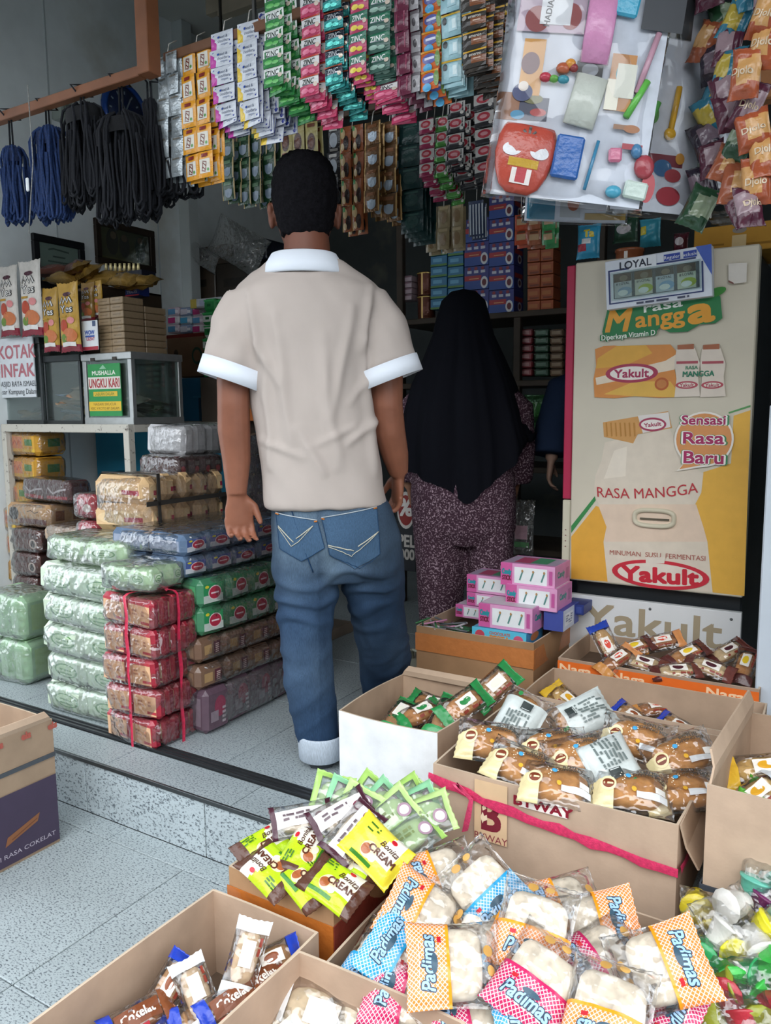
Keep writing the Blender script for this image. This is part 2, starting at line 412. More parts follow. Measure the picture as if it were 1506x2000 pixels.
wr = MB('stained_wall', '5d6263'); wr.box(.75, .85, 1.5, 4.7, 0, 3.4); struct(wr.build('wall_right'))
ce = MB('wall_paint', 'c4c6c0'); ce.box(-3.65, .85, 1.5, 4.7, 3.4, 3.5); struct(ce.build('ceiling'))
li = MB('wall_paint', 'b4b1a8'); li.box(-3.65, .85, 1.66, 1.8, 2.75, 3.4); struct(li.build('wall_front'))
aw = MB('metal', '7e8488'); aw.box(-4.6, 1.6, .35, 1.66, 2.75, 2.78)
for i in range(25): aw.box(-4.55+i*.25, -4.47+i*.25, .35, 1.66, 2.78, 2.8)
struct(aw.build('ceiling'))
p0 = aty(425, 32, 2.5)
mz = MB('wood', '7c7566'); mz.box(p0.x, .75, 2.5, 2.54, p0.z, 3.4); mz.box(p0.x-.06, p0.x, 2.5, 2.53, p0.z+.02, p0.z+.12); struct(mz.build('trim_5'))

# unseen row of houses across the street, added to block low sky light
ob = MB('wall_paint', '8a8478'); ob.box(-9, 7, -6.2, -5.6, -.06, 3.4)
for i in range(7): ob.box(-8.5+i*2.2, -7.2+i*2.2, -5.6, -5.58, 0, 2.3, '4a4640'); ob.box(-8.8+i*2.2, -6.9+i*2.2, -5.6, -5.1, 2.5, 2.56, '6d5a4a')
struct(ob.build('wall_sky_blocker'))
rd = MB('paper', '6b6d6c'); rd.box(-12, 10, -5.6, -1.5, -.06, -.004); struct(rd.build('floor'))

# ------------------------------------------------------------------ the man in the polo shirt
# his own frame: x to his right (picture right), y the way he faces, z up from the upper floor
MAN = Vector((-1.36, 1.835, UZ)); MROT = math.radians(36.8)
_mx = Vector((math.cos(MROT), math.sin(MROT), 0)); _my = Vector((-math.sin(MROT), math.cos(MROT), 0))
def mp(px, py, y=0., base=MAN, ex=_mx, ey=_my):
    """where a sight line through (px, py) meets the man's own frontal plane at depth y: (x, z)"""
    d = ray(px, py); q = base - CAM + ey*y; tt = q.dot(ey)/d.dot(ey); p = CAM + d*tt - base; return p.dot(ex), p.z
def ring(px0, px1, py, dep, y=0., e=None, base=MAN, ex=_mx, ey=_my):
    x0, z0 = mp(px0, py, y, base, ex, ey); x1, z1 = mp(px1, py, y, base, ex, ey); r = abs(x1-x0)/2
    return ((x0+x1)/2, y, (z0+z1)/2), (r, 0, 0), (0, dep if dep > 0 else r*-dep, 0)
def joint(px, py, y=0., base=MAN, ex=_mx, ey=_my): x, z = mp(px, py, y, base, ex, ey); return Vector((x, y, z))
def hand(mb, wrist, direc, palm_n, side, s=1., curl=.5):
    """palm and five separate fingers; direc: wrist to knuckles, palm_n: the way the palm faces, side: towards the thumb"""
    d = Vector(direc).normalized(); n = Vector(palm_n); n = (n-d*n.dot(d)).normalized(); t = d.cross(n)*(1 if d.cross(n).dot(Vector(side)) > 0 else -1)
    W = Vector(wrist)
    mb.loft([(W-d*.03*s, t*.026*s, n*.019*s), (W+d*.01*s, t*.029*s, n*.018*s), (W+d*.045*s, t*.040*s, n*.016*s), (W+d*.085*s, t*.041*s, n*.014*s), (W+d*.098*s, t*.036*s, n*.010*s)], n=14)
    for k, (off, ln) in enumerate(((.034, .074), (.0115, .083), (-.0115, .077), (-.034, .060))):
        p = W+d*.088*s+t*off*s; path = [p-d*.02*s, p]; ang = 0; q = p
        for j, fr in enumerate((.42, .33, .25)):
            ang += curl*(.55, .9, .6)[j]*(1+.12*k); v = d*math.cos(ang)+n*math.sin(ang); q = q+v*ln*fr*s; path.append(q.copy())
        mb.tube(path, [.0095*s, .0092*s, .0086*s, .0078*s, .0062*s], 8)
    p = W+d*.02*s+t*.026*s; v = (t*.75+d*.75+n*.35).normalized(); v2 = (d*.9+n*.45+t*.15).normalized()
    mb.tube([p-v*.015*s, p+v*.03*s, p+v*.03*s+v2*.032*s, p+v*.03*s+v2*.056*s], [.014*s, .012*s, .0105*s, .007*s], 8)
man = tag(place(None, 'person', None, MAN, (0, 0, MROT)), 'man seen from behind in beige polo shirt and blue jeans', 'person')
b = MB('skin')
# head, jaw, neck
hc = joint(595, 396, .03); hw = abs(mp(658, 396)[0]-mp(533, 396)[0])/2
b.loft([(hc+Vector((0, 0, .118)), (.025, 0, 0), (0, .03, 0)), (hc+Vector((0, -.004, .106)), (.052, 0, 0), (0, .064, 0)), (hc+Vector((0, -.004, .075)), (hw*.88, 0, 0), (0, .092, 0)), (hc+Vector((0, 0, .03)), (hw*.985, 0, 0), (0, .1, 0)), (hc+Vector((0, 0, -.02)), (hw*.96, 0, 0), (0, .097, 0)), (hc+Vector((0, .01, -.065)), (hw*.86, 0, 0), (0, .084, 0)), (hc+Vector((0, .03, -.105)), (hw*.7, 0, 0), (0, .066, 0)), (hc+Vector((0, .045, -.125)), (hw*.45, 0, 0), (0, .045, 0))], n=28)
b.ball(hc+Vector((0, .105, -.03)), .016, .022, .026); b.ball(hc+Vector((0, .085, -.085)), .03, .018, .012)      # nose, mouth
for sx in (-1, 1):
    b.ball(hc+Vector((sx*.032, .088, .005)), .014, .01, .01)
    b.ball(hc+Vector((sx*(hw+.004), .006, -.038)), .011, .02, .034, M=None); b.ball(hc+Vector((sx*(hw+.009), -.006, -.022)), .008, .014, .022)
nz = joint(600, 470)[2]
b.loft([(Vector((hc.x+.004, .015, hc.z-.03)), (.06, 0, 0), (0, .062, 0)), (Vector((hc.x+.004, .008, hc.z-.09)), (.061, 0, 0), (0, .06, 0)), (Vector((hc.x+.004, 0, hc.z-.15)), (.066, 0, 0), (0, .062, 0)), (Vector((hc.x+.004, -.004, hc.z-.22)), (.09, 0, 0), (0, .075, 0))], n=24)
# arms down to the wrists
def arm(pts, rad): b.tube(pts, rad, 14)
lw = joint(462, 965, -.01); rw = joint(779, 925, .06)
la = [joint(478, 620, 0), joint(458, 720, -.02), joint(456, 790, -.03), joint(457, 840, -.02), joint(462, 900, -.01), lw]
arm(la, [.055, .05, .045, .046, .040, .029])
ra = [joint(735, 620, 0), joint(752, 720, -.01), joint(755, 790, -.01), joint(760, 840, .01), joint(772, 890, .04), rw]
arm(ra, [.055, .052, .047, .047, .04, .029])
hand(b, lw, (.06, .06, -1), (.35, -1, -.1), (1, 0, 0), 1.0, .75)
hand(b, rw, (-.05, .25, -1), (-1, -.2, 0), (0, 1, 0), .95, .7)
# trunk under the clothes keeps it one body
tr = [(joint(600, 540, 0), (.15, 0, 0), (0, .08, 0)), (joint(600, 640, 0), (.16, 0, 0), (0, .10, 0)), (joint(620, 800, .01), (.14, 0, 0), (0, .095, 0)), (joint(640, 960, .01), (.14, 0, 0), (0, .1, 0)), (joint(655, 1060, .01), (.13, 0, 0), (0, .1, 0))]
b.loft(tr, n=20); b.tube([joint(480, 600), joint(600, 560), joint(735, 600)], .05, 12)
lf = Vector((joint(628, 1500, -.07).x, -.02, .05)); rf = Vector((joint(757, 1330, .25).x, .40, .05))
b.tube([joint(600, 1060, .01), joint(594, 1200, -.015), joint(608, 1350, -.035), lf], [.07, .04, .035, .03], 12)
b.tube([joint(720, 1060, .03), joint(738, 1200, .09), joint(752, 1300, .21), rf], [.07, .04, .035, .03], 12)
for q in (lf, rf): b.loft([(q+Vector((0, -.04, .0)), (.03, 0, 0), (0, 0, .035)), (q+Vector((0, .03, -.005)), (.036, 0, 0), (0, 0, .04)), (q+Vector((0, .12, -.02)), (.042, 0, 0), (0, 0, .025)), (q+Vector((0, .18, -.03)), (.035, 0, 0), (0, 0, .014))], n=14)
SK1, SK2 = hx('8d5a44'), hx('6f4434')
def skincol(p): return mixc(SK2, SK1, .5+.5*math.sin(p.z*3))
place(voxmesh(b, 'body', .0048, 2, mat='skin', col=skincol), 'body', man)
hb = MB('hair')
H = lambda dz, rx, ry, dy=0.: (hc+Vector((0, dy, dz)), (hw*rx, 0, 0), (0, ry, 0))
hb.loft([H(.133, .30, .03), H(.126, .55, .055), H(.108, .80, .08), H(.078, .97, .097, -.002), H(.03, 1.04, .106, -.004), H(-.01, 1.015, .102, -.008), H(-.045, .93, .087, -.018), H(-.075, .84, .068, -.026), H(-.098, .72, .05, -.03)], n=28)
place(voxmesh(hb, 'hair', .007, 3, lambda p, n: .005*noise.noise(p*60)+.003*noise.noise(p*150), 'hair', '100f13'), 'hair', man)
# polo shirt
s = MB('cloth')
s.loft([ring(552, 646, 512, .068, 0), ring(540, 660, 530, .085, -.005), ring(500, 692, 545, .1, -.01), ring(462, 733, 566, .112, -.01), ring(452, 745, 600, .122, -.008), ring(466, 733, 660, .130, -.005), ring(482, 724, 730, .132, 0), ring(492, 726, 800, .128, .0), ring(505, 735, 870, .128, .0), ring(512, 748, 940, .130, .0), ring(515, 757, 985, .131, .0), ring(516, 757, 990, .12, .0)], n=40, e=2.25)
s.tube([joint(487, 585, 0), joint(466, 640, -.01), joint(459, 695, -.018), joint(450, 738, -.02)], [.068, .079, .082, .084], 20)
s.tube([joint(712, 585, 0), joint(741, 640, -.005), joint(752, 695, -.008), joint(761, 736, -.01)], [.068, .082, .087, .089], 20)
s.loft([(joint(600, 505, 0), (.1, 0, 0), (0, .07, 0)), (joint(600, 560, 0), (.2, 0, 0), (0, .1, 0))], n=24)
RIDGES = [((-.10, 1.28), (-.06, .93), .014, .008), ((.02, 1.22), (.06, .86), .016, .008), ((.10, 1.30), (.05, 1.0), .013, .007), ((.13, 1.22), (.17, .84), .012, .009), ((-.13, 1.16), (-.12, .86), .012, .008), ((-.05, .98), (.03, .85), .012, .008),
          ((.16, 1.36), (.12, 1.18), .012, .009), ((-.17, 1.34), (-.14, 1.16), .011, .009), ((-.15, .95), (-.02, .90), .009, .006), ((.19, 1.02), (.08, .93), .010, .008), ((-.02, .93), (.12, .99), .009, .006), ((-.06, 1.42), (.06, 1.42), .012, -.004), ((.10, 1.05), (.18, 1.16), .010, .006), ((-.09, 1.1), (-.15, 1.22), .010, .007)]
def shirtfold(p, n):
    f = .006*noise.noise(Vector((p.x*9-p.z*5, p.y*5, p.z*2.5))) + .004*noise.noise(Vector((p.x*20+p.z*12, p.y*8, p.z*5)))
    if n.y < .3:
        for (x0, z0), (x1, z1), w_, a_ in RIDGES:
            dx, dz = x1-x0, z1-z0; L2 = dx*dx+dz*dz; t_ = max(0, min(1, ((p.x-x0)*dx+(p.z-z0)*dz)/L2)); wob = .012*noise.noise(Vector((p.x*7, p.z*7, x0*9)))
            d_ = math.hypot(p.x-x0-dx*t_+wob, p.z-z0-dz*t_); f += a_*1.5*math.exp(-(d_/w_)**2)*math.sin(math.pi*min(1, max(.08, t_)))**.5
    arm_ = max(0, min(1, (abs(p.x)-.17)/.05)); f += .007*math.sin(p.z*60+p.x*50*(1 if p.x > 0 else -1))*arm_*noise.noise(p*7)
    return f
shirt_me = voxmesh(s, 'polo_shirt', .008, 8, shirtfold, 'cloth', 'b3a8a1')
shirt = place(shirt_me, 'polo_shirt', man)
bv = BVHTree.FromPolygons([v.co for v in shirt_me.vertices], [p.vertices for p in shirt_me.polygons])
def onto(bvh, x, z, l, y0=-.6, dirn=(0, 1, 0)):
    h = bvh.ray_cast(Vector((x, y0, z)), Vector(dirn)); p = h[0] if h[0] is not None else Vector((x, 0, z)); nn = h[1] if h[1] is not None else Vector((0, -1, 0)); return p+nn*l
# collar
cb = MB('cloth', 'dfe5ee'); cz = joint(594, 508)
P = []
for k, (z, gx, gy, oy) in enumerate(((-.050, .112, .092, -.014), (-.047, .118, .097, -.016), (-.018, .106, .088, -.012), (.010, .090, .074, -.004), (.014, .083, .068, 0), (.010, .079, .064, 0), (-.02, .076, .06, .004))):
    P.append((cz+Vector((0, oy, z+.004)), (gx, 0, 0), (0, gy, 0)))
cb.loft(P, caps=False, n=40); cb.build('collar', shirt)
# sleeve cuffs, white
def cuff(pts, r0, r1, nm):
    a, c = Vector(pts[0]), Vector(pts[1]); m = MB('cloth', 'dfe5ee'); n = 32; V = []; Fs = []; d = (c-a).normalized()
    ax = Vector((1, 0, 0)); ax = (ax-d*ax.dot(d)).normalized(); ay = d.cross(ax)
    for q, rr in ((a, r0), (a, r0+.004), (c, r1+.004), (c, r1-.002), (a+(c-a)*.2, r1-.008)):
        for k in range(n): t = 2*math.pi*k/n; V.append(q+ax*math.cos(t)*rr*1.0+ay*math.sin(t)*rr*1.0)
    for i in range(4):
        for k in range(n): Fs.append((i*n+k, i*n+(k+1) % n, (i+1)*n+(k+1) % n, (i+1)*n+k))
    m.add(V, Fs, smooth=True); m.build(nm, shirt)
cuff((joint(462, 714, -.02), joint(451, 748, -.022)), .092, .092, 'sleeve_cuff')
cuff((joint(749, 714, -.01), joint(761, 746, -.012)), .097, .097, 'sleeve_cuff')
# jeans
j = MB('denim')
j.loft([ring(540, 742, 955, .105, .005), ring(532, 764, 990, .115, .0), ring(530, 784, 1050, .135, .0), ring(534, 786, 1100, .13, .0), ring(545, 770, 1130, .1, .0)], n=36, e=2.3)
j.loft([ring(530, 668, 1075, .12, .0), ring(534, 662, 1130, .11, -.005), ring(541, 652, 1190, .098, -.012), ring(549, 650, 1250, .092, -.02), ring(556, 652, 1310, .09, -.03), ring(566, 659, 1370, .078, -.04), ring(579, 662, 1430, .066, -.05), ring(590, 664, 1470, .057, -.055)], n=28)
j.loft([ring(650, 785, 1075, .12, .01), ring(666, 790, 1130, .11, .03), ring(680, 788, 1180, .1, .06), ring(693, 794, 1230, .095, .11), ring(701, 801, 1280, .09, .17), ring(704, 802, 1330, .088, .24), ring(710, 800, 1380, .084, .31), ring(714, 794, 1400, .076, .36)], n=28)
def jeanfold(p, n):
    z = p.z; f = .004*noise.noise(p*10); kn = math.exp(-((z-.50)/.14)**2); q_ = noise.noise(Vector((p.x*5, p.y*5, z*3))+Vector((3, 1, 7)))
    wv = math.sin(z*95+22*p.x*(1 if p.x < 0 else -1)+6*noise.noise(p*7)); f += .012*max(-.25, wv)*kn*max(0, .45+q_)
    f += .005*max(0, math.sin(z*60-45*p.x+4*noise.noise(p*5)))*math.exp(-((z-.2)/.16)**2)*max(0, .3+q_)
    f += .003*noise.noise(Vector((p.x*30, p.y*30, z*9)))+.005*noise.noise(Vector((p.x*12, p.y*12, z*3)))
    return f
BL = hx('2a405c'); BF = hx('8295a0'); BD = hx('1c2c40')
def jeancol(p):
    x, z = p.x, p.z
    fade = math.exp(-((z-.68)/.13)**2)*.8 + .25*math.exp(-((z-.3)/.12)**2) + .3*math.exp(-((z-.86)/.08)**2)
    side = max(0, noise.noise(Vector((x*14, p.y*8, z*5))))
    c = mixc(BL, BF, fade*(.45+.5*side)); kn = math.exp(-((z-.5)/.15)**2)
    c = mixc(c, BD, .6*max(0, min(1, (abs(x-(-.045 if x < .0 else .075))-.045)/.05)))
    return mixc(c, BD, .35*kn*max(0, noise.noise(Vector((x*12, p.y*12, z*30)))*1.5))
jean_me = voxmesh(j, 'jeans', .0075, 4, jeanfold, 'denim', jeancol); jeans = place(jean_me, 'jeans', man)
jb = BVHTree.FromPolygons([v.co for v in jean_me.vertices], [p.vertices for p in jean_me.polygons])
def jp(px, py, l): x, z = mp(px, py, -.12); return onto(jb, x, z, l)
for pk, st in ((((540, 1006), (620, 1017), (634, 1068), (590, 1095), (548, 1075)), ((545, 1035), (575, 1060), (580, 1053), (612, 1028))),
               (((628, 1012), (736, 994), (741, 1082), (701, 1110), (643, 1080)), ((640, 1066), (690, 1075), (698, 1066), (738, 1040)))):
    m = MB('denim', '3d556e'); N = 12; q = pk
    # patch: bilinear over the top two and lower points, then the tip
    V = []; Fs = []
    for a in range(N+1):
        for c in range(N+1):
            u, v = c/N, a/N; tx = q[0][0]+(q[1][0]-q[0][0])*u; ty = q[0][1]+(q[1][1]-q[0][1])*u
            bx = q[4][0]+(q[2][0]-q[4][0])*u; by = q[4][1]+(q[2][1]-q[4][1])*u+(q[3][1]-(q[4][1]+q[2][1])/2)*(1-abs(2*u-1))
            V.append(jp(tx+(bx-tx)*v, ty+(by-ty)*v, .0045))
    for a in range(N):
        for c in range(N): i = a*(N+1)+c; Fs.append((i, i+N+1, i+N+2, i+1))
    m.add(V, Fs, '3f5770', smooth=True)
    pc = m.build('pocket', jeans)
    m = MB('cloth', 'a9b1b4')
    def sline(pts, r, col):
        P = []
        for (x0, y0), (x1, y1) in zip(pts, pts[1:]):
            for k in range(8): P.append(jp(x0+(x1-x0)*k/8, y0+(y1-y0)*k/8, .0062))
        P.append(jp(*pts[-1], .0062)); m.tube(P, r, 5, col)
    sline((q[0], q[1]), .0013, 'b8bfc4'); sline((q[0], q[4], q[3], q[2], q[1]), .0009, '25405f')
    sline(((st[0][0], st[0][1]-3), st[1]), .0016, 'b9b7a8'); sline(st[2:], .0016, 'b9b7a8'); sline((st[0], (st[1][0]-4, st[1][1]+8), (st[2][0]+4, st[2][1]+6), st[3]), .0011, 'b9b7a8')
    sline(((q[0][0], q[0][1]+2), (q[0][0]+6, q[0][1]+3)), .0022, 'b5713a'); sline(((q[1][0]-6, q[1][1]+3), (q[1][0], q[1][1]+2)), .0022, 'b5713a')
    m.build('stitching', pc)
m = MB('cloth', '2a4668')
m.tube([jp(600+2*k*1.6-30, 1000+k*9, .003) for k in range(14)], .0018, 5, '213a58'); m.build('seam', jeans)
def cufft(z0, z1, c0, r0, col, nm):
    m = MB('denim', col); n = 28; V = []; Fs = []
    for z, r in ((z1-.012, r0*.9), (z1, r0*1.0), (z1+.003, r0*1.06), (z1-.004, r0*1.1), (z0+.003, r0*1.04), (z0, r0*.98), (z0+.01, r0*.9)):
        for k in range(n): t = 2*math.pi*k/n; V.append((c0.x+r*math.cos(t), c0.y+r*1.02*math.sin(t), z))
    for i in range(6):
        for k in range(n): Fs.append((i*n+k, i*n+(k+1) % n, (i+1)*n+(k+1) % n, (i+1)*n+k))
    m.add(V, Fs, smooth=True); m.build(nm, jeans)
cq = joint(628, 1485, -.055); cufft(.022, .094, cq, .063, 'b4bfcb', 'turn_up')
cq = Vector((joint(752, 1390, .36).x, .36, 0)); cufft(.025, .094, cq, .07, 'b4bfcb', 'turn_up')
for q in (lf, rf):
    m = MB('rubber', '3a3f44'); V = [Vector((q.x+x, q.y+y, 0)) for x, y in ((-.036, -.04), (-.03, -.065), (0, -.075), (.03, -.065), (.036, -.04), (.042, .05), (.05, .13), (.035, .19), (0, .205), (-.035, .19), (-.046, .13), (-.04, .05))]
    n = len(V); m.add(V+[v+Vector((0, 0, .018)) for v in V], [tuple(range(n))[::-1], tuple(range(n, 2*n))]+[(i, (i+1) % n, n+(i+1) % n, n+i) for i in range(n)], '3a3f44')
    m.tube([q+Vector((-.045, .1, -.03)), q+Vector((-.02, .09, .025)), q+Vector((.02, .09, .025)), q+Vector((.045, .1, -.03))], .012, 8, '2b2e31'); m.build('sandal', man)
# ------------------------------------------------------------------ the woman in the black headscarf
WO = Vector((-1.43, 2.98, UZ)); WR = math.radians(24); _wx = Vector((math.cos(WR), math.sin(WR), 0)); _wy = Vector((-math.sin(WR), math.cos(WR), 0))
kw = dict(base=WO, ex=_wx, ey=_wy)
wom = tag(place(None, 'person', None, WO, (0, 0, WR)), 'woman seen from behind in long black headscarf and purple flower-print dress', 'person')
b = MB('skin'); wh = joint(903, 640, .02, **kw)
b.ball(wh, .075, .09, .105); b.ball(wh+Vector((0, .085, -.01)), .014, .018, .02); b.ball(wh+Vector((0, .075, -.05)), .026, .014, .01)
for sx in (-1, 1): b.ball(wh+Vector((sx*.03, .08, .015)), .012, .01, .008)
b.tube([wh, wh+Vector((0, -.01, -.2))], .05, 12)
sh = wh+Vector((0, 0, -.25)); b.loft([(wh+Vector((0, 0, -.17)), (.1, 0, 0), (0, .06, 0)), (sh, (.17, 0, 0), (0, .09, 0)), (sh+Vector((0, 0, -.35)), (.14, 0, 0), (0, .1, 0)), (sh+Vector((0, 0, -.5)), (.12, 0, 0), (0, .09, 0))], n=20)
wl_ = joint(800, 950, .1, **kw); wr_ = joint(1010, 940, .1, **kw)
b.tube([sh+Vector((-.15, 0, 0)), joint(795, 820, .05, **kw), wl_], [.045, .04, .028], 12); b.tube([sh+Vector((.15, 0, 0)), joint(1020, 820, .05, **kw), wr_], [.045, .04, .028], 12)
hand(b, wl_, (.1, .5, -1), (1, 0, 0), (0, 1, 0), .85, .5); hand(b, wr_, (-.1, .6, -.8), (-1, 0, 0), (0, 1, 0), .85, .5)
for sx in (-1, 1):
    b.tube([Vector((sx*.08, 0, .75)), Vector((sx*.09, 0, .4)), Vector((sx*.1, -.02, .07))], [.055, .045, .035], 12)
    b.loft([(Vector((sx*.1, -.06, .05)), (.03, 0, 0), (0, 0, .035)), (Vector((sx*.1, .1, .035)), (.038, 0, 0), (0, 0, .025)), (Vector((sx*.1, .16, .025)), (.03, 0, 0), (0, 0, .013))], n=12)
place(voxmesh(b, 'body', .008, 3, mat='skin', col='a87b62'), 'body', wom)
# headscarf: draped cone of folds
hj = MB('cloth'); n = 96; prof = []
rows = [(905, 905, 564, .01), (880, 930, 570, .045), (862, 948, 588, .08), (852, 956, 620, .105), (844, 964, 655, .118), (826, 984, 700, .14), (804, 1004, 750, .165), (790, 1020, 800, .18), (783, 1032, 848, .19), (780, 1040, 884, .195)]
V = []; Fs = []
for i, (x0, x1, py, dep) in enumerate(rows + [(786, 1034, 920, .2)]):
    a, z = mp(x0, py, 0, **kw); c, _ = mp(x1, py, 0, **kw); cx, r = (a+c)/2, abs(c-a)/2
    for k in range(n):
        t = 2*math.pi*k/n; fo = min(1, max(0, (i-2)/6)); rip = 1+fo*(.045*math.sin(9*t+i*.15)+.03*math.sin(17*t+1.3+i*.1)+.02*math.sin(31*t))
        zz = z
        if i >= 9:
            back = max(0, -math.sin(t)); edge = {9: (.02, .06), 10: (.0, .075)}[i]
            zz = z + .035*math.cos(2*t) - back*.02 + (-.06*math.exp(-((math.cos(t)-.05)/.22)**2) if math.sin(t) < 0 and i == 10 else 0) + (.09*math.exp(-((math.cos(t)-1)/.35)**2) if i == 10 else .045*math.exp(-((math.cos(t)-1)/.35)**2))
        V.append((cx+r*rip*math.cos(t), (dep*rip)*math.sin(t)+.01, zz))
m_ = len(rows)+1
for i in range(m_-1):
    for k in range(n): Fs.append((i*n+k, (i+1)*n+k, (i+1)*n+(k+1) % n, i*n+(k+1) % n))
hj.add(V, Fs, '14151c', 'cloth', True); hj.build('headscarf', wom)
d = MB('flower_print')
d.loft([(sh+Vector((0, 0, -.02)), (.16, 0, 0), (0, .09, 0)), ring(835, 985, 830, .13, 0, **kw), ring(808, 1000, 900, .16, 0, **kw), ring(801, 1007, 960, .18, 0, **kw), ring(806, 1008, 1030, .16, 0, **kw), ring(820, 995, 1060, .12, 0, **kw)], n=32)
d.loft([ring(803, 915, 990, .15, 0, **kw), ring(808, 908, 1060, .12, 0, **kw), ring(815, 906, 1150, .11, 0, **kw), ring(822, 905, 1240, .105, 0, **kw), ring(826, 905, 1330, .10, 0, **kw)], n=28)
d.loft([ring(898, 1007, 990, .15, 0, **kw), ring(910, 1003, 1060, .12, 0, **kw), ring(914, 1000, 1150, .11, 0, **kw), ring(916, 996, 1240, .105, 0, **kw), ring(918, 994, 1330, .10, 0, **kw)], n=28)
d.tube([sh+Vector((.15, 0, -.02)), joint(1015, 800, .03, **kw), joint(1017, 880, .05, **kw), joint(1013, 938, .09, **kw)], [.06, .062, .06, .055], 16)
d.tube([sh+Vector((-.15, 0, -.02)), joint(803, 800, .03, **kw), joint(800, 880, .06, **kw), joint(801, 935, .09, **kw)], [.06, .062, .06, .055], 16)
place(voxmesh(d, 'dress', .01, 6, lambda p, q: .007*noise.noise(Vector((p.x*16, p.y*10, p.z*2.5)))+.004*math.sin(p.x*60+p.z*4)*noise.noise(p*4), 'flower_print', '4b3440'), 'dress', wom)
for sx in (-1, 1):
    m = MB('rubber', 'b9bcb0'); m.loft([(Vector((sx*.1, .03, z)), (r, 0, 0), (0, r*2.7, 0)) for z, r in ((.002, .043), (.016, .045), (.02, .042))], n=20); m.build('sandal', wom)
# loose sandal standing beside the woman
q = atz(806, 1298, UZ); m = MB('rubber', 'b4b6a6')
m.loft([(Vector((0, 0, z)), (r, 0, 0), (0, r*2.7, 0)) for z, r in ((.001, .040), (.02, .043), (.024, .04))], n=24, col='a9aa9c')
for i in range(7):
    a0 = math.pi*i/6; m.tube([(.042*math.cos(a0)*1.0, .03+.04*math.sin(a0)-.06, .02), (.036*math.cos(a0), .03+.035*math.sin(a0)-.06, .06), (0, -.02, .068)], .006, 6, 'b9bbac')
tag(m.build('sandal', None, q, (0, 0, .5)), 'pale grey clog sandal on the floor beside the jeans leg', 'sandal')
# ------------------------------------------------------------------ third person, mostly behind the cooler
TP = aty(1160, 900, 3.42); TP.z = UZ; kw = dict(base=TP, ex=Vector((.93, .36, 0)), ey=Vector((-.36, .93, 0))); TR = math.atan2(.36, .93)
tp = tag(place(None, 'person', None, TP, (0, 0, TR)), 'person in navy long sleeves half hidden behind the drinks cooler', 'person')
b = MB('skin'); hd = Vector((.1, 0, 1.36)); b.ball(hd, .072, .088, .105); b.ball(hd+Vector((0, .088, -.01)), .013, .016, .02); b.tube([hd, hd+Vector((0, 0, -.2))], .05, 12)
b.loft([(hd+Vector((0, 0, -.17)), (.09, 0, 0), (0, .06, 0)), (hd+Vector((0, 0, -.25)), (.16, 0, 0), (0, .09, 0)), (hd+Vector((0, 0, -.8)), (.15, 0, 0), (0, .1, 0))], n=18)
th = joint(1077, 897, -.12, **kw); b.tube([hd+Vector((-.15, 0, -.25)), joint(1088, 790, -.06, **kw), th], [.045, .04, .027], 12)
hand(b, th, (-.1, .05, -1), (1, -.1, 0), (.3, 1, 0), .92, .55)
for sx in (-.08, .08): b.tube([hd+Vector((sx, 0, -.7)), (hd.x+sx, 0, .03)], [.07, .045], 12); b.ball((hd.x+sx, .05, .03), .04, .1, .03)
place(voxmesh(b, 'body', .007, 3, mat='skin', col='b08d7b'), 'body', tp)
d = MB('cloth')
d.tube([hd+Vector((-.13, 0, -.22)), joint(1098, 760, -.04, **kw), joint(1078, 840, -.09, **kw), joint(1073, 888, -.12, **kw)], [.06, .07, .075, .08], 16)
place(voxmesh(d, 'sleeve', .01, 5, lambda p, q: .004*noise.noise(p*14), 'cloth', '2b3a55'), 'sleeve', tp)
d = MB('cloth'); d.loft([(hd+Vector((0, 0, -.17)), (.1, 0, 0), (0, .07, 0)), (hd+Vector((0, 0, -.26)), (.18, 0, 0), (0, .11, 0)), (hd+Vector((0, 0, -.6)), (.19, 0, 0), (0, .14, 0)), ((hd.x, 0, .08), (.2, 0, 0), (0, .15, 0))], n=24)
place(voxmesh(d, 'robe', .012, 5, lambda p, q: .008*noise.noise(Vector((p.x*12, p.y*8, p.z*2))), 'cloth', '1c2029'), 'robe', tp)
d = MB('cloth'); d.ball(hd+Vector((0, -.012, .01)), .088, .09, .118); d.loft([(hd+Vector((0, -.02, -.05)), (.09, 0, 0), (0, .08, 0)), (hd+Vector((0, -.01, -.2)), (.13, 0, 0), (0, .1, 0)), (hd+Vector((0, 0, -.32)), (.19, 0, 0), (0, .13, 0))], n=20)
place(voxmesh(d, 'headscarf', .012, 4, None, 'cloth', '23262e'), 'headscarf', tp)

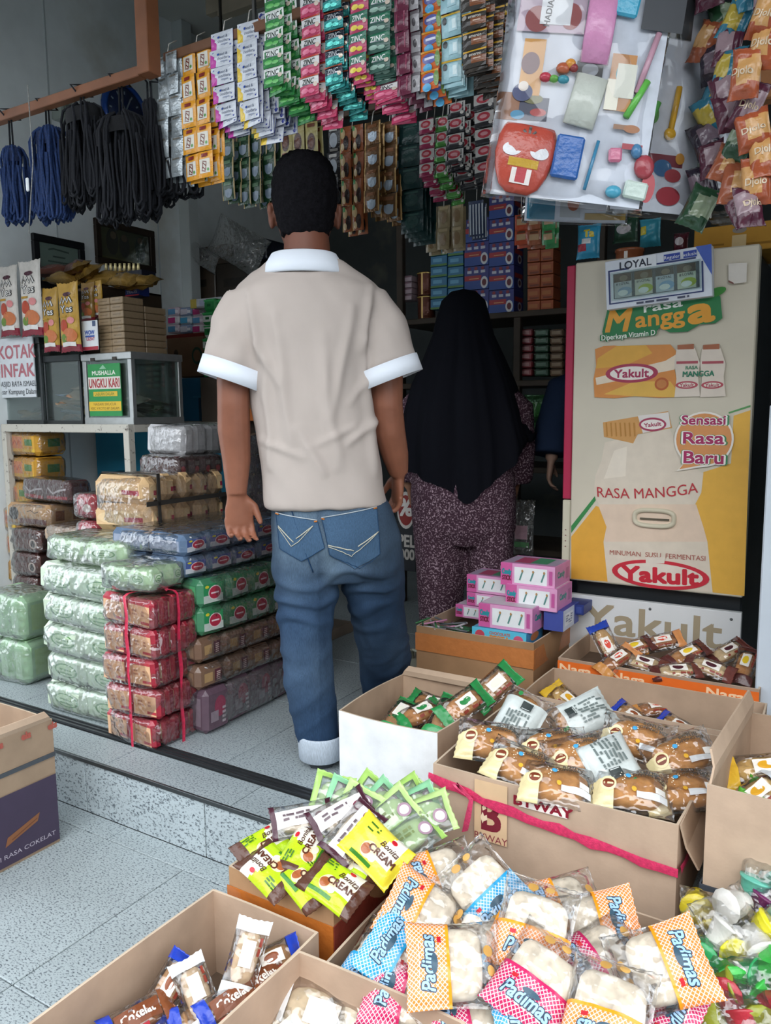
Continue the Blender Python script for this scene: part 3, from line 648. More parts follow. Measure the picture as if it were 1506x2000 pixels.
# ------------------------------------------------------------------ packets and cartons
class Pack:
    pass
def pillow(w, h, t, fn, nx=26, ny=16, seed=0, crimp=.07, wr=.10, waist=.08, uvs=1., ends=True, mat='gloss'):
    """a sealed flow-wrap packet lying flat: puffed middle, crimped saw-tooth ends, creases running in from the seals"""
    r = random.Random(seed); ph = [r.uniform(0, 6.28) for _ in range(8)]; fq = [r.uniform(1.5, 5) for _ in range(8)]
    def prof(u, v):
        a = max(0., 1-(abs(u)/(1-crimp))**2.6) if ends else 1; b = max(0., 1-abs(v)**2.4)
        return (a**.55)*(b**.6)
    def z(u, v):
        p = prof(u, v); c = sum(math.sin(fq[i]*v*3+ph[i]+u*fq[i+1]) for i in range(3))/3; e = abs(u)**2
        return t/2*p*(1+wr*c*(.4+1.4*e)+wr*.5*math.sin(fq[4]*u*2.2+ph[4]+fq[5]*v))
    lift = t*.06*r.uniform(-1, 1)
    def xy(u, v):
        p = prof(u, v); return u*w/2*(1-.04*(1-abs(v))), v*h/2*(1-waist*(1-abs(u)**2)*.9)
    mb = MB(mat); us = [-1+2*i/nx for i in range(nx+1)]; vs = [-1+2*i/ny for i in range(ny+1)]
    us[1] = -1+crimp*.8; us[-2] = 1-crimp*.8
    V = []; bend = lambda u, v: t*.14*math.sin(u*1.9+ph[5])*u*u + (.012*w*math.sin(v*4+ph[6])*max(0, abs(u)-.8)*5)
    for top in (1, -1):
        for i, v in enumerate(vs):
            for k, u in enumerate(us):
                x, y = xy(u, v)
                if k in (0, nx): x += (.012*w if i % 2 else -.0*w)*(-1 if k else 1)
                V.append((x, y, top*(z(u, v)+.0006)+bend(u, v)))
    N = (nx+1)*(ny+1); groups = {}
    base = len(mb.v); mb.v.extend(V)
    for top in (0, 1):
        for i in range(ny):
            for k in range(nx):
                a = top*N+i*(nx+1)+k; q = (a, a+1, a+nx+2, a+nx+1); q = q if top == 0 else q[::-1]
                c, m = fn((us[k]+us[k+1])/2, (vs[i]+vs[i+1])/2, top == 0)
                if isinstance(c, str): c = hx(c)
                mb.f.append(q); mb.c.append(c); mb.m.append(m); mb.sm.append(True)
    for top in (0, 1):
        for i, v in enumerate(vs):
            for k, u in enumerate(us): mb.uv[top*N+i*(nx+1)+k] = (u*w/2*uvs, v*h/2*uvs)
    for i in range(ny):
        for k in (0, nx):
            a = i*(nx+1)+k; b = a+nx+1; mb.f.append((a, b, N+b, N+a)); c, m = fn(us[k], vs[i], True); mb.c.append(hx(c) if isinstance(c, str) else c); mb.m.append(m); mb.sm.append(False)
    for k in range(nx):
        for i in (0, ny):
            a = i*(nx+1)+k; mb.f.append((a, a+1, N+a+1, N+a)); c, m = fn(us[k], vs[i], True); mb.c.append(hx(c) if isinstance(c, str) else c); mb.m.append(m); mb.sm.append(False)
    def surf(x, y, l, side=1):
        u = max(-1, min(1, 2*x/w)); y2 = y; v = max(-1, min(1, 2*y/h)); xx, yy = xy(u, v)
        return Vector((xx, yy, side*(z(u, v)+.0006+l)+bend(u, v)))
    return mb, surf
def loaf(mb, w, h, t, col_top, col_side, seed=0, e=2.8, split=.2, mat='bread'):
    """a bun or loaf: soft box, crust colour on the side faces"""
    r = random.Random(seed); n = 16; m = 10; V = []; Fs = []; cols = []
    for i in range(m+1):
        a = -math.pi/2+math.pi*i/m; ca, sa = math.cos(a), math.sin(a)
        for k in range(n):
            tt = 2*math.pi*k/n; f = lambda c, p: math.copysign(abs(c)**p, c); p = 2/e
            x = w/2*f(ca, p)*f(math.cos(tt), p); y = h/2*f(ca, p)*f(math.sin(tt), p); z = t/2*f(sa, p)
            V.append((x*(1+.03*math.sin(3*y/h+seed)), y, z*(1+.06*math.sin(5*x/w+seed))))
    A, B = hx(col_top), hx(col_side)
    for i in range(m):
        zc = -1+2*(i+.5)/m
        for k in range(n):
            mb.v  # faces below
            Fs.append(((i*n+k, i*n+(k+1) % n, (i+1)*n+(k+1) % n, (i+1)*n+k), A if zc > split else B))
    o = len(mb.v); mb.v.extend(V)
    for f, c in Fs: mb.f.append(tuple(j+o for j in f)); mb.c.append(c); mb.m.append(mat); mb.sm.append(True)
def pose(px, py, z, ang=0., tilt=25., lean=0., n=None):
    """where and how a packet lies: centre on the sight line at height z, long side at 'ang' in the picture, face tipped to the street by 'tilt'"""
    p = atz(px, py, z); to = Vector((CAM.x-p.x, CAM.y-p.y, 0)).normalized(); sd = Vector((-to.y, to.x, 0))
    if n is None: n = Vector((0, 0, 1))*math.cos(math.radians(tilt)) + to*math.sin(math.radians(tilt)) + sd*math.sin(math.radians(lean))
    n.normalize(); a = math.radians(ang); ex = RT*math.cos(a)+UP*math.sin(a)
    vd = (p-CAM).normalized(); tt = -ex.dot(n)/vd.dot(n); ex = (ex+vd*tt).normalized()
    return p, frame(ex, n.cross(ex))
def carton(name, label, x0, x1, y0, y1, z0, z1, th=.005, rot=0., col='bda48e', incol='b0967f', bow=.006, cat='carton', bottom=None, rim=None, mat='card'):
    """open corrugated box, walls with thickness and a slight bow; local origin at the base centre"""
    cx, cy = (x0+x1)/2, (y0+y1)/2; t = thing(name, label, cat, (cx, cy, z0), (0, 0, rot)); W, D, H = (x1-x0)/2, (y1-y0)/2, z1-z0
    mb = MB(mat, col); n = 8; C = [(-W, -D), (W, -D), (W, D), (-W, D)]
    for s_ in range(4):
        (ax, ay), (bx, by) = C[s_], C[(s_+1) % 4]; dx, dy = bx-ax, by-ay; L = math.hypot(dx, dy); nx_, ny_ = dy/L, -dx/L
        Vo = []; Vi = []
        for k in range(3):
            zf = k/2
            for i in range(n+1):
                f = i/n; bo = bow*math.sin(math.pi*f)*zf; g = min(max(f, th/L), 1-th/L)
                Vo.append((ax+dx*f+nx_*bo, ay+dy*f+ny_*bo, zf*H)); Vi.append((ax+dx*g+nx_*(bo-th), ay+dy*g+ny_*(bo-th), zf*H))
        Fo = [(k*(n+1)+i, k*(n+1)+i+1, (k+1)*(n+1)+i+1, (k+1)*(n+1)+i) for k in range(2) for i in range(n)]
        c_ = col if isinstance(col, str) else col[s_]
        mb.add(Vo, Fo, c_); mb.add(Vi, [f[::-1] for f in Fo], incol)
        top = 2*(n+1); mb.add(Vo[top:]+Vi[top:], [(i, i+1, n+1+i+1, n+1+i) for i in range(n)], rim or 'cbb69f')
    mb.box(-W+.002, W-.002, -D+.002, D-.002, 0, .004, incol)
    if bottom: mb.box(-W+th, W-th, -D+th, D-th, .004, bottom, '6b5a4c')
    mb.build('carton_body', t); return t
def flap(parent, a, b, out, ln, col='bfa68f', th=.004, taper=.02, name='flap'):
    """a lid flap hinged on edge a-b (local), reaching 'ln' along direction out"""
    a, b, o = Vector(a), Vector(b), Vector(out).normalized()*ln; e = (b-a).normalized()*taper; n = (b-a).cross(o).normalized()*th
    P = [a, b, b+o-e, a+o+e]; mid1 = (P[1]+P[2])/2+n*1.5; mid0 = (P[0]+P[3])/2+n*1.5; Q = [P[0], P[1], mid1, mid0, P[2], P[3]]
    V = Q+[q+n for q in Q]; m = MB('card', col)
    m.add(V, [(0, 1, 2, 3), (3, 2, 4, 5), (9, 8, 7, 6), (11, 10, 8, 9), (0, 6, 7, 1), (4, 10, 11, 5), (1, 7, 8, 2), (2, 8, 10, 4), (0, 3, 9, 6), (3, 5, 11, 9)]); return m.build(name, parent)
def face(mbname, parent, o, ex, ey, spec, W, H, mat='print', label=None):
    m = MB(mat); m.deco(flat(o, ex, ey), spec, W, H); return m.build(mbname, parent, label=label)

# --- packet designs -----------------------------------------------------------
def bread_bag(w, h, t, seed, fn, breadargs, spec=None, film_='film', bw=.78, bh=.8, name='bread_bag'):
    mb, sf = pillow(w, h, t, fn, seed=seed, wr=.13)
    if spec: mb.deco(sf, spec, w, h, mat='print', off=.0009)
    bm = MB('bread'); loaf(bm, w*bw, h*bh, t*.72, *breadargs, seed=seed)
    return mb.mesh('wrapper'), bm.mesh('bread')
def put_pack(name, label, cat, pr, wrap, inner=None, group=None, innername='bread', inner_off=(0, 0, 0)):
    p, R = pr
    if inner is None: o = tag(place(wrap, name, None, p, R), label, cat, group); return o
    t = thing(name, label, cat, p, R, group); place(wrap, 'wrapper', t); place(inner, innername, t, inner_off); return t

def padimas(col, seed, flip=False, pr=.42, sub='f4e3d8'):
    A = hx(col)
    def fn(u, v, top):
        if u < -1+2*pr: return A, 'lattice'
        if u < -1+2*pr+.07: return mixc(A, hx({'e98b3c': 'f39a1e'}.get(col, col)), .9), 'gloss'
        return hx('ffffff'), 'film'
    w, h, t = .150, .128, .052; mb, sf = pillow(w, h, t, fn, seed=seed, nx=30, ny=18, wr=.16)
    x = -.5+pr*.55; k = {'rot': math.pi/2, 'bold': .035, 'shear': .25, 'sx': .85, 'flip': flip}
    dark = dict(k, bold=.10)
    mb.deco(sf, [('t', 'Padimas', x, 0, .15*1.1, '2b4054', dark), ('t', 'Padimas', x, 0, .15*1.1, '9fc3e6', k), ('e', x+.07, -.02, .035, .12, '3a5566'), ('r', x+.11, .22, x+.15, .30, 'c4232f', {'n': 2})] +
            [('r', x-.10+.0, -.25+i*.1, x-.085, -.19+i*.1, sub, {'n': 1}) for i in range(5)], w, h, off=.0012, mat='print')
    mb.deco(sf, [('e', .38, .12, .05, .07, 'c9994f'), ('e', .40, -.10, .04, .06, 'd0a25a')], w, h, off=.001, mat='print')
    bm = MB('bread'); loaf(bm, .092, .100, .038, 'e9dcc8', 'bd8a55', seed=seed, e=4.2, split=-.3); return mb.mesh('wrapper'), bm.mesh('bread')
PAD = {c: [padimas(c, 11*i+j, flip=j == 1) for j in range(2)] for i, c in enumerate(('e98b3c', '2f9fd4', 'c4275f'))}
def byway(seed, back=False):
    def fn(u, v, top):
        if back and top and u < .55: return hx('cfd6d3'), 'gloss'
        if not back and u < -.45 and v < .1 and top: return hx('e6d6a4'), 'gloss'
        if not back and u > .55 and top: return hx('b9c4cc'), 'frost_film'
        return hx('ffffff'), 'film'
    w, h, t = .165, .115, .06; mb, sf = pillow(w, h, t, fn, seed=seed, wr=.16)
    if not back:
        sp = [('e', -.30, -.05, .10, .16, 'efe0b0'), ('e', -.30, -.05, .075, .10, '7d3a24'), ('r', -.36, -.08, -.24, -.04, 'efe0b0', {'n': 2}), ('e', -.05, .12, .035, .05, '4aa3d6'), ('e', .02, -.15, .03, .05, 'e8b23a'), ('r', .05, -.30, .42, -.18, 'd9dde0'),
              ('t', 'ROTI ISI', .18, .27, .075, '4a4742', {'bold': .03}), ('t', 'TOPPING MIX', .18, .18, .07, '4a4742', {'bold': .03}), ('r', .28, -.18, .40, -.06, 'f2f2ee')] + [('e', -.1+.05*math.cos(q*2.4)*(q % 3), .1+.06*math.sin(q*1.7)*(q % 4), .008, .012, 'f3e6cf') for q in range(9)]
    else:
        sp = squig(-.4, -.25, .05, .3, 7, '6d7876', seed) + [('r', .08, -.2, .22, .05, '39403f'), ('r', .09, -.17, .1, .02, 'cfd6d3'), ('e', .33, .2, .05, .05, '3a9a55')]
    mb.deco(sf, sp, w, h, off=.0012, mat='print')
    bm = MB('bread'); loaf(bm, w*.74, h*.70, t*.78, 'cf9558', 'dcb27c', seed=seed, split=-.2); return mb.mesh('wrapper'), bm.mesh('bread')
BYW = [byway(i) for i in range(3)]; BYB = [byway(7, True), byway(8, True)]
def bonita(seed, base='5a3a2e', band='b7d824', text='Bonita'):
    def fn(u, v, top):
        if u < -.62: return hx(base), 'gloss'
        if u < .05+.25*v: return hx(band), 'gloss'
        if u > .72: return hx(base), 'gloss'
        return (hx('ece6d8') if v > -.35 else hx(band)), 'gloss'
    w, h, t = .124, .090, .032; mb, sf = pillow(w, h, t, fn, seed=seed, wr=.16)
    mb.deco(sf, [('e', -.08, -.13, .13, .19, 'ead0a8'), ('e', -.12, -.15, .08, .12, 'a85f36'), ('e', .03, -.22, .07, .08, 'f0e2c4'), ('e', .16, .36, .05, .05, 'c4232f'), ('t', text, .17, .19, .13, '4d2c20', {'bold': .02, 'shear': .3}), ('t', 'CREAM', .14, -.03, .15, '5a3022', {'bold': .05}), ('r', -.3, -.42, .1, -.34, '3b7d2a')] + squig(-.32, .18, -.1, .38, 3, '3f6a22', seed), w, h, off=.0012, mat='gloss')
    return mb.mesh('bonita_packet')
BON = [bonita(1), bonita(2), bonita(3)]; BONY = bonita(5, 'e8d83a', 'efe04a')
def greenbag(seed, kind=0):
    g = ('a4cc6a', '8cc89a', 'b9d68a')[seed % 3]
    def fn(u, v, top):
        if kind == 1: return (hx('4a2733'), 'gloss') if u < -.8 or u > .85 else ((hx('e6e1e0'), 'gloss') if abs(v) < .55 and top else (hx('ffffff'), 'frost_film'))
        if u < -.7 or u > .84: return hx(g), 'gloss'
        return (hx(g), 'gloss') if v > .7 else (hx('ffffff'), 'milky_film')
    w, h, t = (.155, .088, .036) if kind == 0 else (.13, .074, .034); mb, sf = pillow(w, h, t, fn, seed=seed, nx=22, ny=12, wr=.15)
    mb.deco(sf, [('e', .3, -.12, .1, .17, 'a88a9a' if kind == 0 else '7c2c46'), ('e', .3, -.12, .07, .11, 'e9dfe0')] + squig(-.3, -.1, .15, .15, 2, '7d8a5a' if kind == 0 else '6a5a60', seed), w, h, off=.0012, mat='print')
    bm = MB('bread'); loaf(bm, w*.72, h*.66, t*.8, 'c4d6a0' if kind == 0 else 'c9b59a', 'b4bf8a' if kind == 0 else '9a8a60', seed=seed); return mb.mesh('wrapper'), bm.mesh('bread')
GRB = [greenbag(i) for i in range(3)]; PUB = [greenbag(9, 1), greenbag(10, 1)]
def snackbag(seed, c1, c2, bread=('c58a52', 'a06a3c'), w=.15, h=.07, t=.036, lab='d9462f', word=None):
    def fn(u, v, top): return (hx(c1), 'gloss') if u < -.68 else ((hx(c2), 'gloss') if u > .66 else (hx('ffffff'), 'film'))
    mb, sf = pillow(w, h, t, fn, seed=seed, nx=22, ny=12, wr=.16)
    mb.deco(sf, [('r', -.12, -.2, .22, .18, 'f0e9df'), ('e', .04, .0, .11, .13, lab)] + squig(-.1, -.4, .3, -.25, 1, '8c3a2c', seed) if word is None else [('r', -.3, -.26, .3, .26, '7a4326'), ('t', word, 0, .02, .26, 'efe6dc', {'w': .46, 'bold': .04}), ('r', -.25, -.42, .1, -.3, 'b8323f')], w, h, off=.0012, mat='print')
    bm = MB('bread'); loaf(bm, w*.7, h*.68, t*.78, *bread, seed=seed); return mb.mesh('wrapper'), bm.mesh('bread')
SN = [snackbag(31, '5a2f2b', '5a2f2b', lab='e6c22a'), snackbag(32, '5a2f2b', '6b3a33', ('d9bd92', 'b48a5a'), lab='4a1f2a'), snackbag(33, 'c88a4a', 'd9925a', ('b0764a', '8a5a36')), snackbag(34, '2a46a8', '7fae3a', ('c9a06a', 'a87a48'))]
GV = [snackbag(41, '2f8a4a', '2f8a4a', ('c88f58', 'a86d3c'), .16, .085, .045, '2f8a4a'), snackbag(42, '3a9a58', '2f8a4a', ('b98a5c', 'a06a3c'), .16, .085, .045, 'e8e4d4')]
CK = [snackbag(51, '2743b5', '8a5030', ('a06a42', '8a5030'), .125, .062, .036, 'c4232f', 'Cokelat'), snackbag(52, '2743b5', '2743b5', ('b98a5c', '8a5030'), .125, .062, .036, '8a4a2a'), snackbag(53, 'e2e4e4', 'e2e4e4', ('d3b796', 'c9a27a'), .125, .062, .036, 'cfd2d0')]
YW = [snackbag(61, 'e6b93a', 'c9cdd0', ('d9b06a', 'b98a4a'), .16, .08, .05, 'e0a52a'), snackbag(62, 'c8dc3a', '5fae3a', ('d9d06a', 'a9b94a'), .15, .07, .045, 'e8e83a')]
CL = [snackbag(71, 'dcdcdc', 'c42a4a', ('d8c3a3', 'c9a27a'), .17, .11, .055, 'dfe0e0'), snackbag(72, 'e6e6e4', 'e0e0de', ('e3d5bd', 'c9a27a'), .17, .11, .055, 'dfe0e0')]

# --- cartons, back to front ---------------------------------------------------------
# BYWAY carton
bx = carton('carton', 'brown BYWAY carton of breads tied round with pink string', -.81, -.275, 1.52, 2.01, UZ, .40, bottom=.10)
Fr = lambda t, W, D, H: None
fo = Vector((0, -.245-.0068, .115))
face('print', bx, fo, (1, 0, 0), (0, 0, 1), [('r', -.300, -.13, -.155, .47, 'd8b893'), ('t', 'B', -.225, .14, .30, '7a2635', {'bold': .05, 'sx': .9}), ('t', 'BYWAY', -.225, -.09, .07, '8a3a45', {'bold': .0}),
     ('p', [(-.262, .04), (-.252, .10), (-.262, .16), (-.272, .10)], 'e9d3b4'), ('p', [(-.262, .17), (-.245, .20), (-.25, .25), (-.265, .21)], 'e9d3b4'), ('p', [(-.262, .06), (-.24, .09), (-.243, .14), (-.262, .11)], 'e9d3b4'),
     ('r', -.105, .315, .095, .425, 'f3ebe4'), ('t', 'BYWAY', -.005, .37, .085, '8a2233', {'bold': .06, 'sx': 1.35})], .535, .23)
m = MB('string', 'd03a63')
def ribbon(mb, pts, hw, col, seed=0, up=(0, 0, 1)):
    r = random.Random(seed); P = [Vector(p) for p in pts]; V = []; Fs = []
    for i, p in enumerate(P):
        w_ = hw*r.uniform(.7, 1.25); V += [p-Vector(up)*w_, p+Vector((0, 0, 0)), p+Vector(up)*w_]
        d = (P[min(i+1, len(P)-1)]-P[max(i-1, 0)]).normalized(); nn = d.cross(Vector(up)); V[-2] = V[-2]+nn*.003*r.uniform(.2, 1)
    for i in range(len(P)-1):
        for k in (0, 1): a = 3*i+k; Fs.append((a, a+3, a+4, a+1))
    mb.add(V, Fs, col, 'string', True)
ribbon(m, [(-.272+.544*i/16, -.258-.004*math.sin(i*1.9), .205-.0062*i*(1 if i < 4 else 1)+(.0028*max(0, i-5))) for i in range(17)], .011, 'd03a63', 1)
ribbon(m, [(.275, -.25+.5*i/12, .137-.01*math.sin(math.pi*i/12)) for i in range(13)], .011, 'd03a63', 2)
ribbon(m, [(-.165, -.264, .183), (-.19, -.27, .2), (-.2, -.27, .21), (-.18, -.266, .195), (-.163, -.264, .178), (-.17, -.266, .135), (-.178, -.264, .10)], .008, 'd84a70', 3, (.8, 0, .4))
m.build('string', bx, label='pink plastic string')
flap(bx, (.272, -.24, .23), (.272, .24, .23), (.35, 0, -1), .10)
# carton behind it
bk = carton('carton', 'tall plain brown carton behind the BYWAY carton holding a few packets', -.80, -.20, 2.03, 2.29, UZ, .405, bottom=.08, bow=.003)
face('print', bk, (0, .1278, .23), (-1, 0, 0), (0, 0, 1), [], .6, .23)
# white fronted carton
wc = carton('carton', 'carton with a blank white front panel holding green-ended breads', -1.205, -.90, 1.712, 2.06, UZ, .383, bottom=.10, col=['eef0f2', 'bda48e', 'bda48e', 'e9ebed'], bow=.012)
flap(wc, (-.15, .17, .213), (.15, .17, .213), (0, .25, 1), .03)
# carton under the pink boxes
pc = carton('carton', 'brown carton with orange tape under the stack of pink boxes', -1.315, -.885, 2.345, 2.71, UZ, .455, bottom=.23, col='a5805e', bow=.004)
m = MB('gloss', 'c27a45'); m.box(-.216, .216, -.1885, -.1865, .20, .262); m.box(.2155, .2175, -.186, .186, .195, .262); m.build('packing_tape', pc, label='orange brown packing tape')
face('print', pc, (.2165, .06, .15), (0, 1, 0), (0, 0, 1), [('r', -.2, -.1, .0, .1, '4d3a2e'), ('r', .05, -.1, .2, .12, '4d3a2e'), ('e', -.1, 0, .04, .15, 'a5805e'), ('r', .08, -.03, .17, .03, 'a5805e')], .3, .1)
# snack carton before the cooler
sc = carton('carton', 'low carton with orange printed edge and brown snack packets before the cooler', -.80, -.225, 2.335, 2.655, UZ, .425, bottom=.19, bow=.004, col='a48a76')
face('print', sc, (0, -.165, .228), (1, 0, 0), (0, 0, 1), [('r', -.5, -.5, .5, .4, 'dd6a27'), ('t', 'Naga', -.12, -.02, .5, 'f1c9a0', {'bold': .05, 'sx': 1.4}), ('t', 'Naga', .35, -.02, .5, 'f1c9a0', {'bold': .05, 'sx': 1.4}), ('t', 'Naga', -.40, -.02, .5, 'f1c9a0', {'bold': .05, 'sx': 1.4})], .575, .05)
face('print', sc, (0, -.163, .11), (1, 0, 0), (0, 0, 1), [('r', -.32, .1, -.2, .3, '3a2c26'), ('r', -.31, .12, -.21, .28, 'a48a76'), ('r', -.1, .1, .02, .3, '3a2c26'), ('r', -.09, .12, .01, .28, 'a48a76')], .575, .2)
# right-hand carton
rc = carton('carton', 'torn open brown carton with black strap at right edge holding yellow packets', -.215, .18, 1.50, 1.93, UZ, .50, bottom=.16, bow=.003, rot=-.05)
flap(rc, (-.195, -.21, .33), (-.195, .21, .33), (-.10, 0, 1), .06)
m = MB('rubber', '3f444c'); m.box(-.2, .2, -.222, -.219, .12, .133); m.box(-.203, -.2, -.22, .22, .12, .133); m.build('strap', rc)
face('print', rc, (0, -.2185, .06), (1, 0, 0), (0, 0, 1), [('r', -.2, .3, -.02, 1.0, '7d3138'), ('r', -.19, .35, -.03, .95, 'bda48e'), ('e', -.11, .7, .05, .18, 'b0343f')], .4, .1)
# BONITA carton
bo = carton('carton', 'orange taped carton heaped with lime and brown cream bread packets', -1.045, -.79, 1.095, 1.45, 0, .30, bottom=.20, bow=.004, col='b08a66')
m = MB('gloss', 'b86a2c'); m.box(-.129, .129, -.1825, -.1805, .17, .262); m.box(.1285, .1305, -.18, .18, .08, .262, '8a3f33'); m.build('packing_tape', bo, label='orange packing tape')
m = MB('string', '8d7b68')
for i in range(60): m.box(.1315, .1335, -.178+i*.006, -.1755+i*.006, .292, .301, '8c2f38' if i % 2 else 'c9b299')
m.build('staples', bo); m = None
# left foreground cartons
ca = carton('carton', 'open brown carton at lower left holding blue and brown packets', -1.05, -.795, .62, 1.055, 0, .272, bottom=.10, bow=.003, incol='b89e88')
cb_ = carton('carton', 'empty looking brown carton at the bottom with clear bread bags', -.785, -.47, .55, .985, 0, .285, bottom=.10, bow=.004, incol='b89e88')
lc = carton('carton', 'purple printed carton at the left edge with a grey strap', -2.22, -1.89, .90, 1.31, 0, .36, bottom=.18, bow=.003, col='a08a74')
flap(lc, (.163, -.2, .36), (.163, .2, .36), (.1, 0, 1), .03)
face('print', lc, (.1685, 0, .12), (0, 1, 0), (0, 0, 1), [('r', -.5, -.5, .5, .38, '43384d'), ('t', 'ROTI RASA COKELAT', .21, -.38, .055, 'b8b0bd', {'bold': .01, 'w': .52}), ('p', [(-.2, .0), (.0, .1), (.02, .0), (-.05, -.05), (.0, -.12), (-.2, -.15)], 'c9a05a'), ('p', [(.1, -.26), (.34, -.12), (.36, -.02), (.12, -.15)], '8a5a3a'), ('l', [(.15, -.2), (.34, -.08)], .012, '6a3f28')], .405, .22)
face('print', lc, (.1687, -.05, .29), (0, 1, 0), (0, 0, 1), [('r', -.3, -.5, .28, .4, '5c5148'), ('r', -.29, -.46, .27, .36, 'a08a74'), ('e', 0, 0, .17, .25, '5c5148'), ('e', 0, 0, .15, .2, 'a08a74'), ('p', [(-.05, -.05), (.05, -.05), (.0, .2)], '5c5148')], .2, .09)
face('print', lc, (.17, 0, .345), (0, 1, 0), (0, 0, 1), [('t', 'els', -.3+.2*i, 0, .6, 'a8584c', {'bold': .08}) for i in range(5)], .4, .03)
m = MB('rubber', '4a4f55'); m.box(.1655, .1705, -.205, .205, .255, .266); m.build('strap', lc)
# PADIMAS carton
pd = carton('carton', 'wide open carton heaped with orange, blue and magenta bread bags', -.755, -.215, .99, 1.435, 0, .25, bottom=.14, bow=.006)
flap(pd, (.265, -.2, .25), (.265, .2, .25), (.6, 0, .6), .05)
jc = carton('carton', 'carton of coloured jelly cup bags in the bottom right corner', -.185, .2, .95, 1.42, 0, .20, bottom=.12, bow=.003)

# --- contents ------------------------------------------------------------------------
# BYWAY breads: (px, py, height, angle, tilt, kind, label)
for i, (px, py, z, an, ti, k, lb) in enumerate([
    (960, 1450, .425, -8, 35, 0, 'bun bag with yellow label at the left corner of BYWAY carton'), (1080, 1462, .425, 4, 32, 1, 'bun bag second from left in the front of BYWAY carton'),
    (1135, 1478, .430, 12, 40, 2, 'bun bag standing proud in the middle of BYWAY carton'), (1020, 1500, .415, -22, 30, 0, 'bun bag against the front rim above the B emblem'),
    (1090, 1535, .405, -8, 25, 1, 'bun bag low at the front rim of BYWAY carton'), (1245, 1445, .445, -14, 42, 2, 'bun bag at the top right heap of BYWAY carton'),
    (1330, 1478, .435, 18, 40, 0, 'bun bag leaning on the right wall of BYWAY carton'), (1235, 1545, .405, -6, 28, 1, 'bun bag at the right of the front rim of BYWAY carton'),
    (1330, 1545, .400, 6, 25, 2, 'bun bag in the near right corner of BYWAY carton')]):
    put_pack('bread_packet', lb, 'bread', pose(px, py, z, an, ti), *BYW[k], group='buns in the BYWAY carton')
for i, (px, py, z, an, ti, k, lb) in enumerate([(1015, 1405, .440, 62, 45, 0, 'bun bag showing its grey printed back at left of BYWAY carton'), (1135, 1402, .440, -155, 42, 1, 'bun bag showing its grey printed back with barcode beside the other back'), (1200, 1505, .425, -60, 35, 0, 'bun bag turned on edge between front buns of BYWAY carton')]):
    put_pack('bread_packet', lb, 'bread', pose(px, py, z, an, ti), *BYB[k], group='buns in the BYWAY carton')
for px, py, z, an, ti, src, lb in [(1110, 1372, .36, -40, 30, YW[0], 'yellow-ended packet inside the carton behind BYWAY'), (1235, 1400, .34, -35, 30, CK[1], 'blue-ended packet inside the carton behind BYWAY'), (1325, 1420, .33, -30, 25, CK[1], 'blue and clear packet at the right of the carton behind BYWAY'), (1280, 1385, .33, 10, 20, SN[2], 'orange-brown packet deep in the carton behind BYWAY')]:
    put_pack('snack_packet', lb, 'packet', pose(px, py, z, an, ti), *src)
for px, py, z, an, ti, k, lb in [(905, 1378, .40, 35, 45, 0, 'green-ended bread standing highest in white fronted carton'), (965, 1342, .43, 42, 50, 1, 'green-ended bread leaning out over the carton corner'), (870, 1400, .36, 60, 30, 1, 'green-ended bread beside the white rim corner'), (820, 1395, .345, 25, 20, 0, 'green-ended bread lying in the middle of white fronted carton'), (780, 1400, .335, 50, 20, 1, 'green-ended bread at the left inside white fronted carton'), (845, 1378, .345, -20, 20, 0, 'green-ended bread at the back of white fronted carton')]:
    put_pack('bread_packet', lb, 'bread', pose(px, py, z, an, ti), *GV[k], group='green-ended breads')
for px, py, z, an, ti, src, lb in [(1185, 1258, .46, -62, 55, SN[3], 'blue and green packet standing in the snack carton'), (1235, 1268, .44, 20, 30, SN[0], 'brown packet beside the blue one in snack carton'), (1290, 1255, .455, 12, 35, SN[2], 'orange-ended packet on top of snack carton'), (1255, 1295, .43, -15, 30, SN[1], 'brown packet against the orange edge of snack carton'), (1340, 1280, .45, 25, 30, SN[0], 'brown packet with yellow badge in snack carton'), (1385, 1305, .435, -18, 30, SN[1], 'brown packet with pale biscuits at right of snack carton'), (1420, 1275, .45, 30, 30, SN[1], 'brown packet at the right back of snack carton'), (1455, 1300, .435, 70, 30, SN[0], 'brown packet in the right corner of snack carton'), (1320, 1312, .425, 5, 25, SN[1], 'brown packet lowest at the orange edge of snack carton'), (1205, 1290, .435, 35, 30, SN[2], 'orange-ended packet in the left corner of snack carton')]:
    put_pack('snack_packet', lb, 'packet', pose(px, py, z, an, ti), *src, group='packets in the snack carton')
for i, (px, py, z, an, ti, me, lb) in enumerate([(598, 1665, .345, 60, 30, BON[0], 'lime and brown cream packet in the middle facing up'), (630, 1640, .330, 25, 30, BON[1], 'lime and brown cream packet behind the middle one'), (520, 1655, .335, 30, 25, BON[2], 'lime and brown cream packet at the left back corner'), (690, 1685, .335, -30, 25, BON[2], 'lime and brown cream packet turned sideways at right'), (655, 1730, .325, -35, 25, BON[1], 'lime and brown cream packet at the front right corner'), (530, 1700, .325, 135, 25, BON[0], 'lime and brown cream packet showing its magenta back at left'), (735, 1660, .375, -45, 50, BONY, 'yellow cream packet standing on the brown ones'), (600, 1722, .318, -50, 20, BON[2], 'lime and brown cream packet at the front rim')]):
    tag(place(me, 'cream_packet', None, *pose(px, py, z, an, ti)), lb, 'packet', 'cream packets in the orange taped carton')
for i in range(9):
    put_pack('bread_packet', ['pale green bread packet %s in the row behind the cream packets' % w_ for w_ in ('first', 'second', 'third', 'fourth', 'fifth', 'sixth', 'seventh', 'eighth', 'ninth')][i], 'bread', pose(640+i*22, 1580+(i % 3)*12-(i > 5)*4, .37-.002*i, 75-7*i, 50), *GRB[i % 3], group='green bread row')
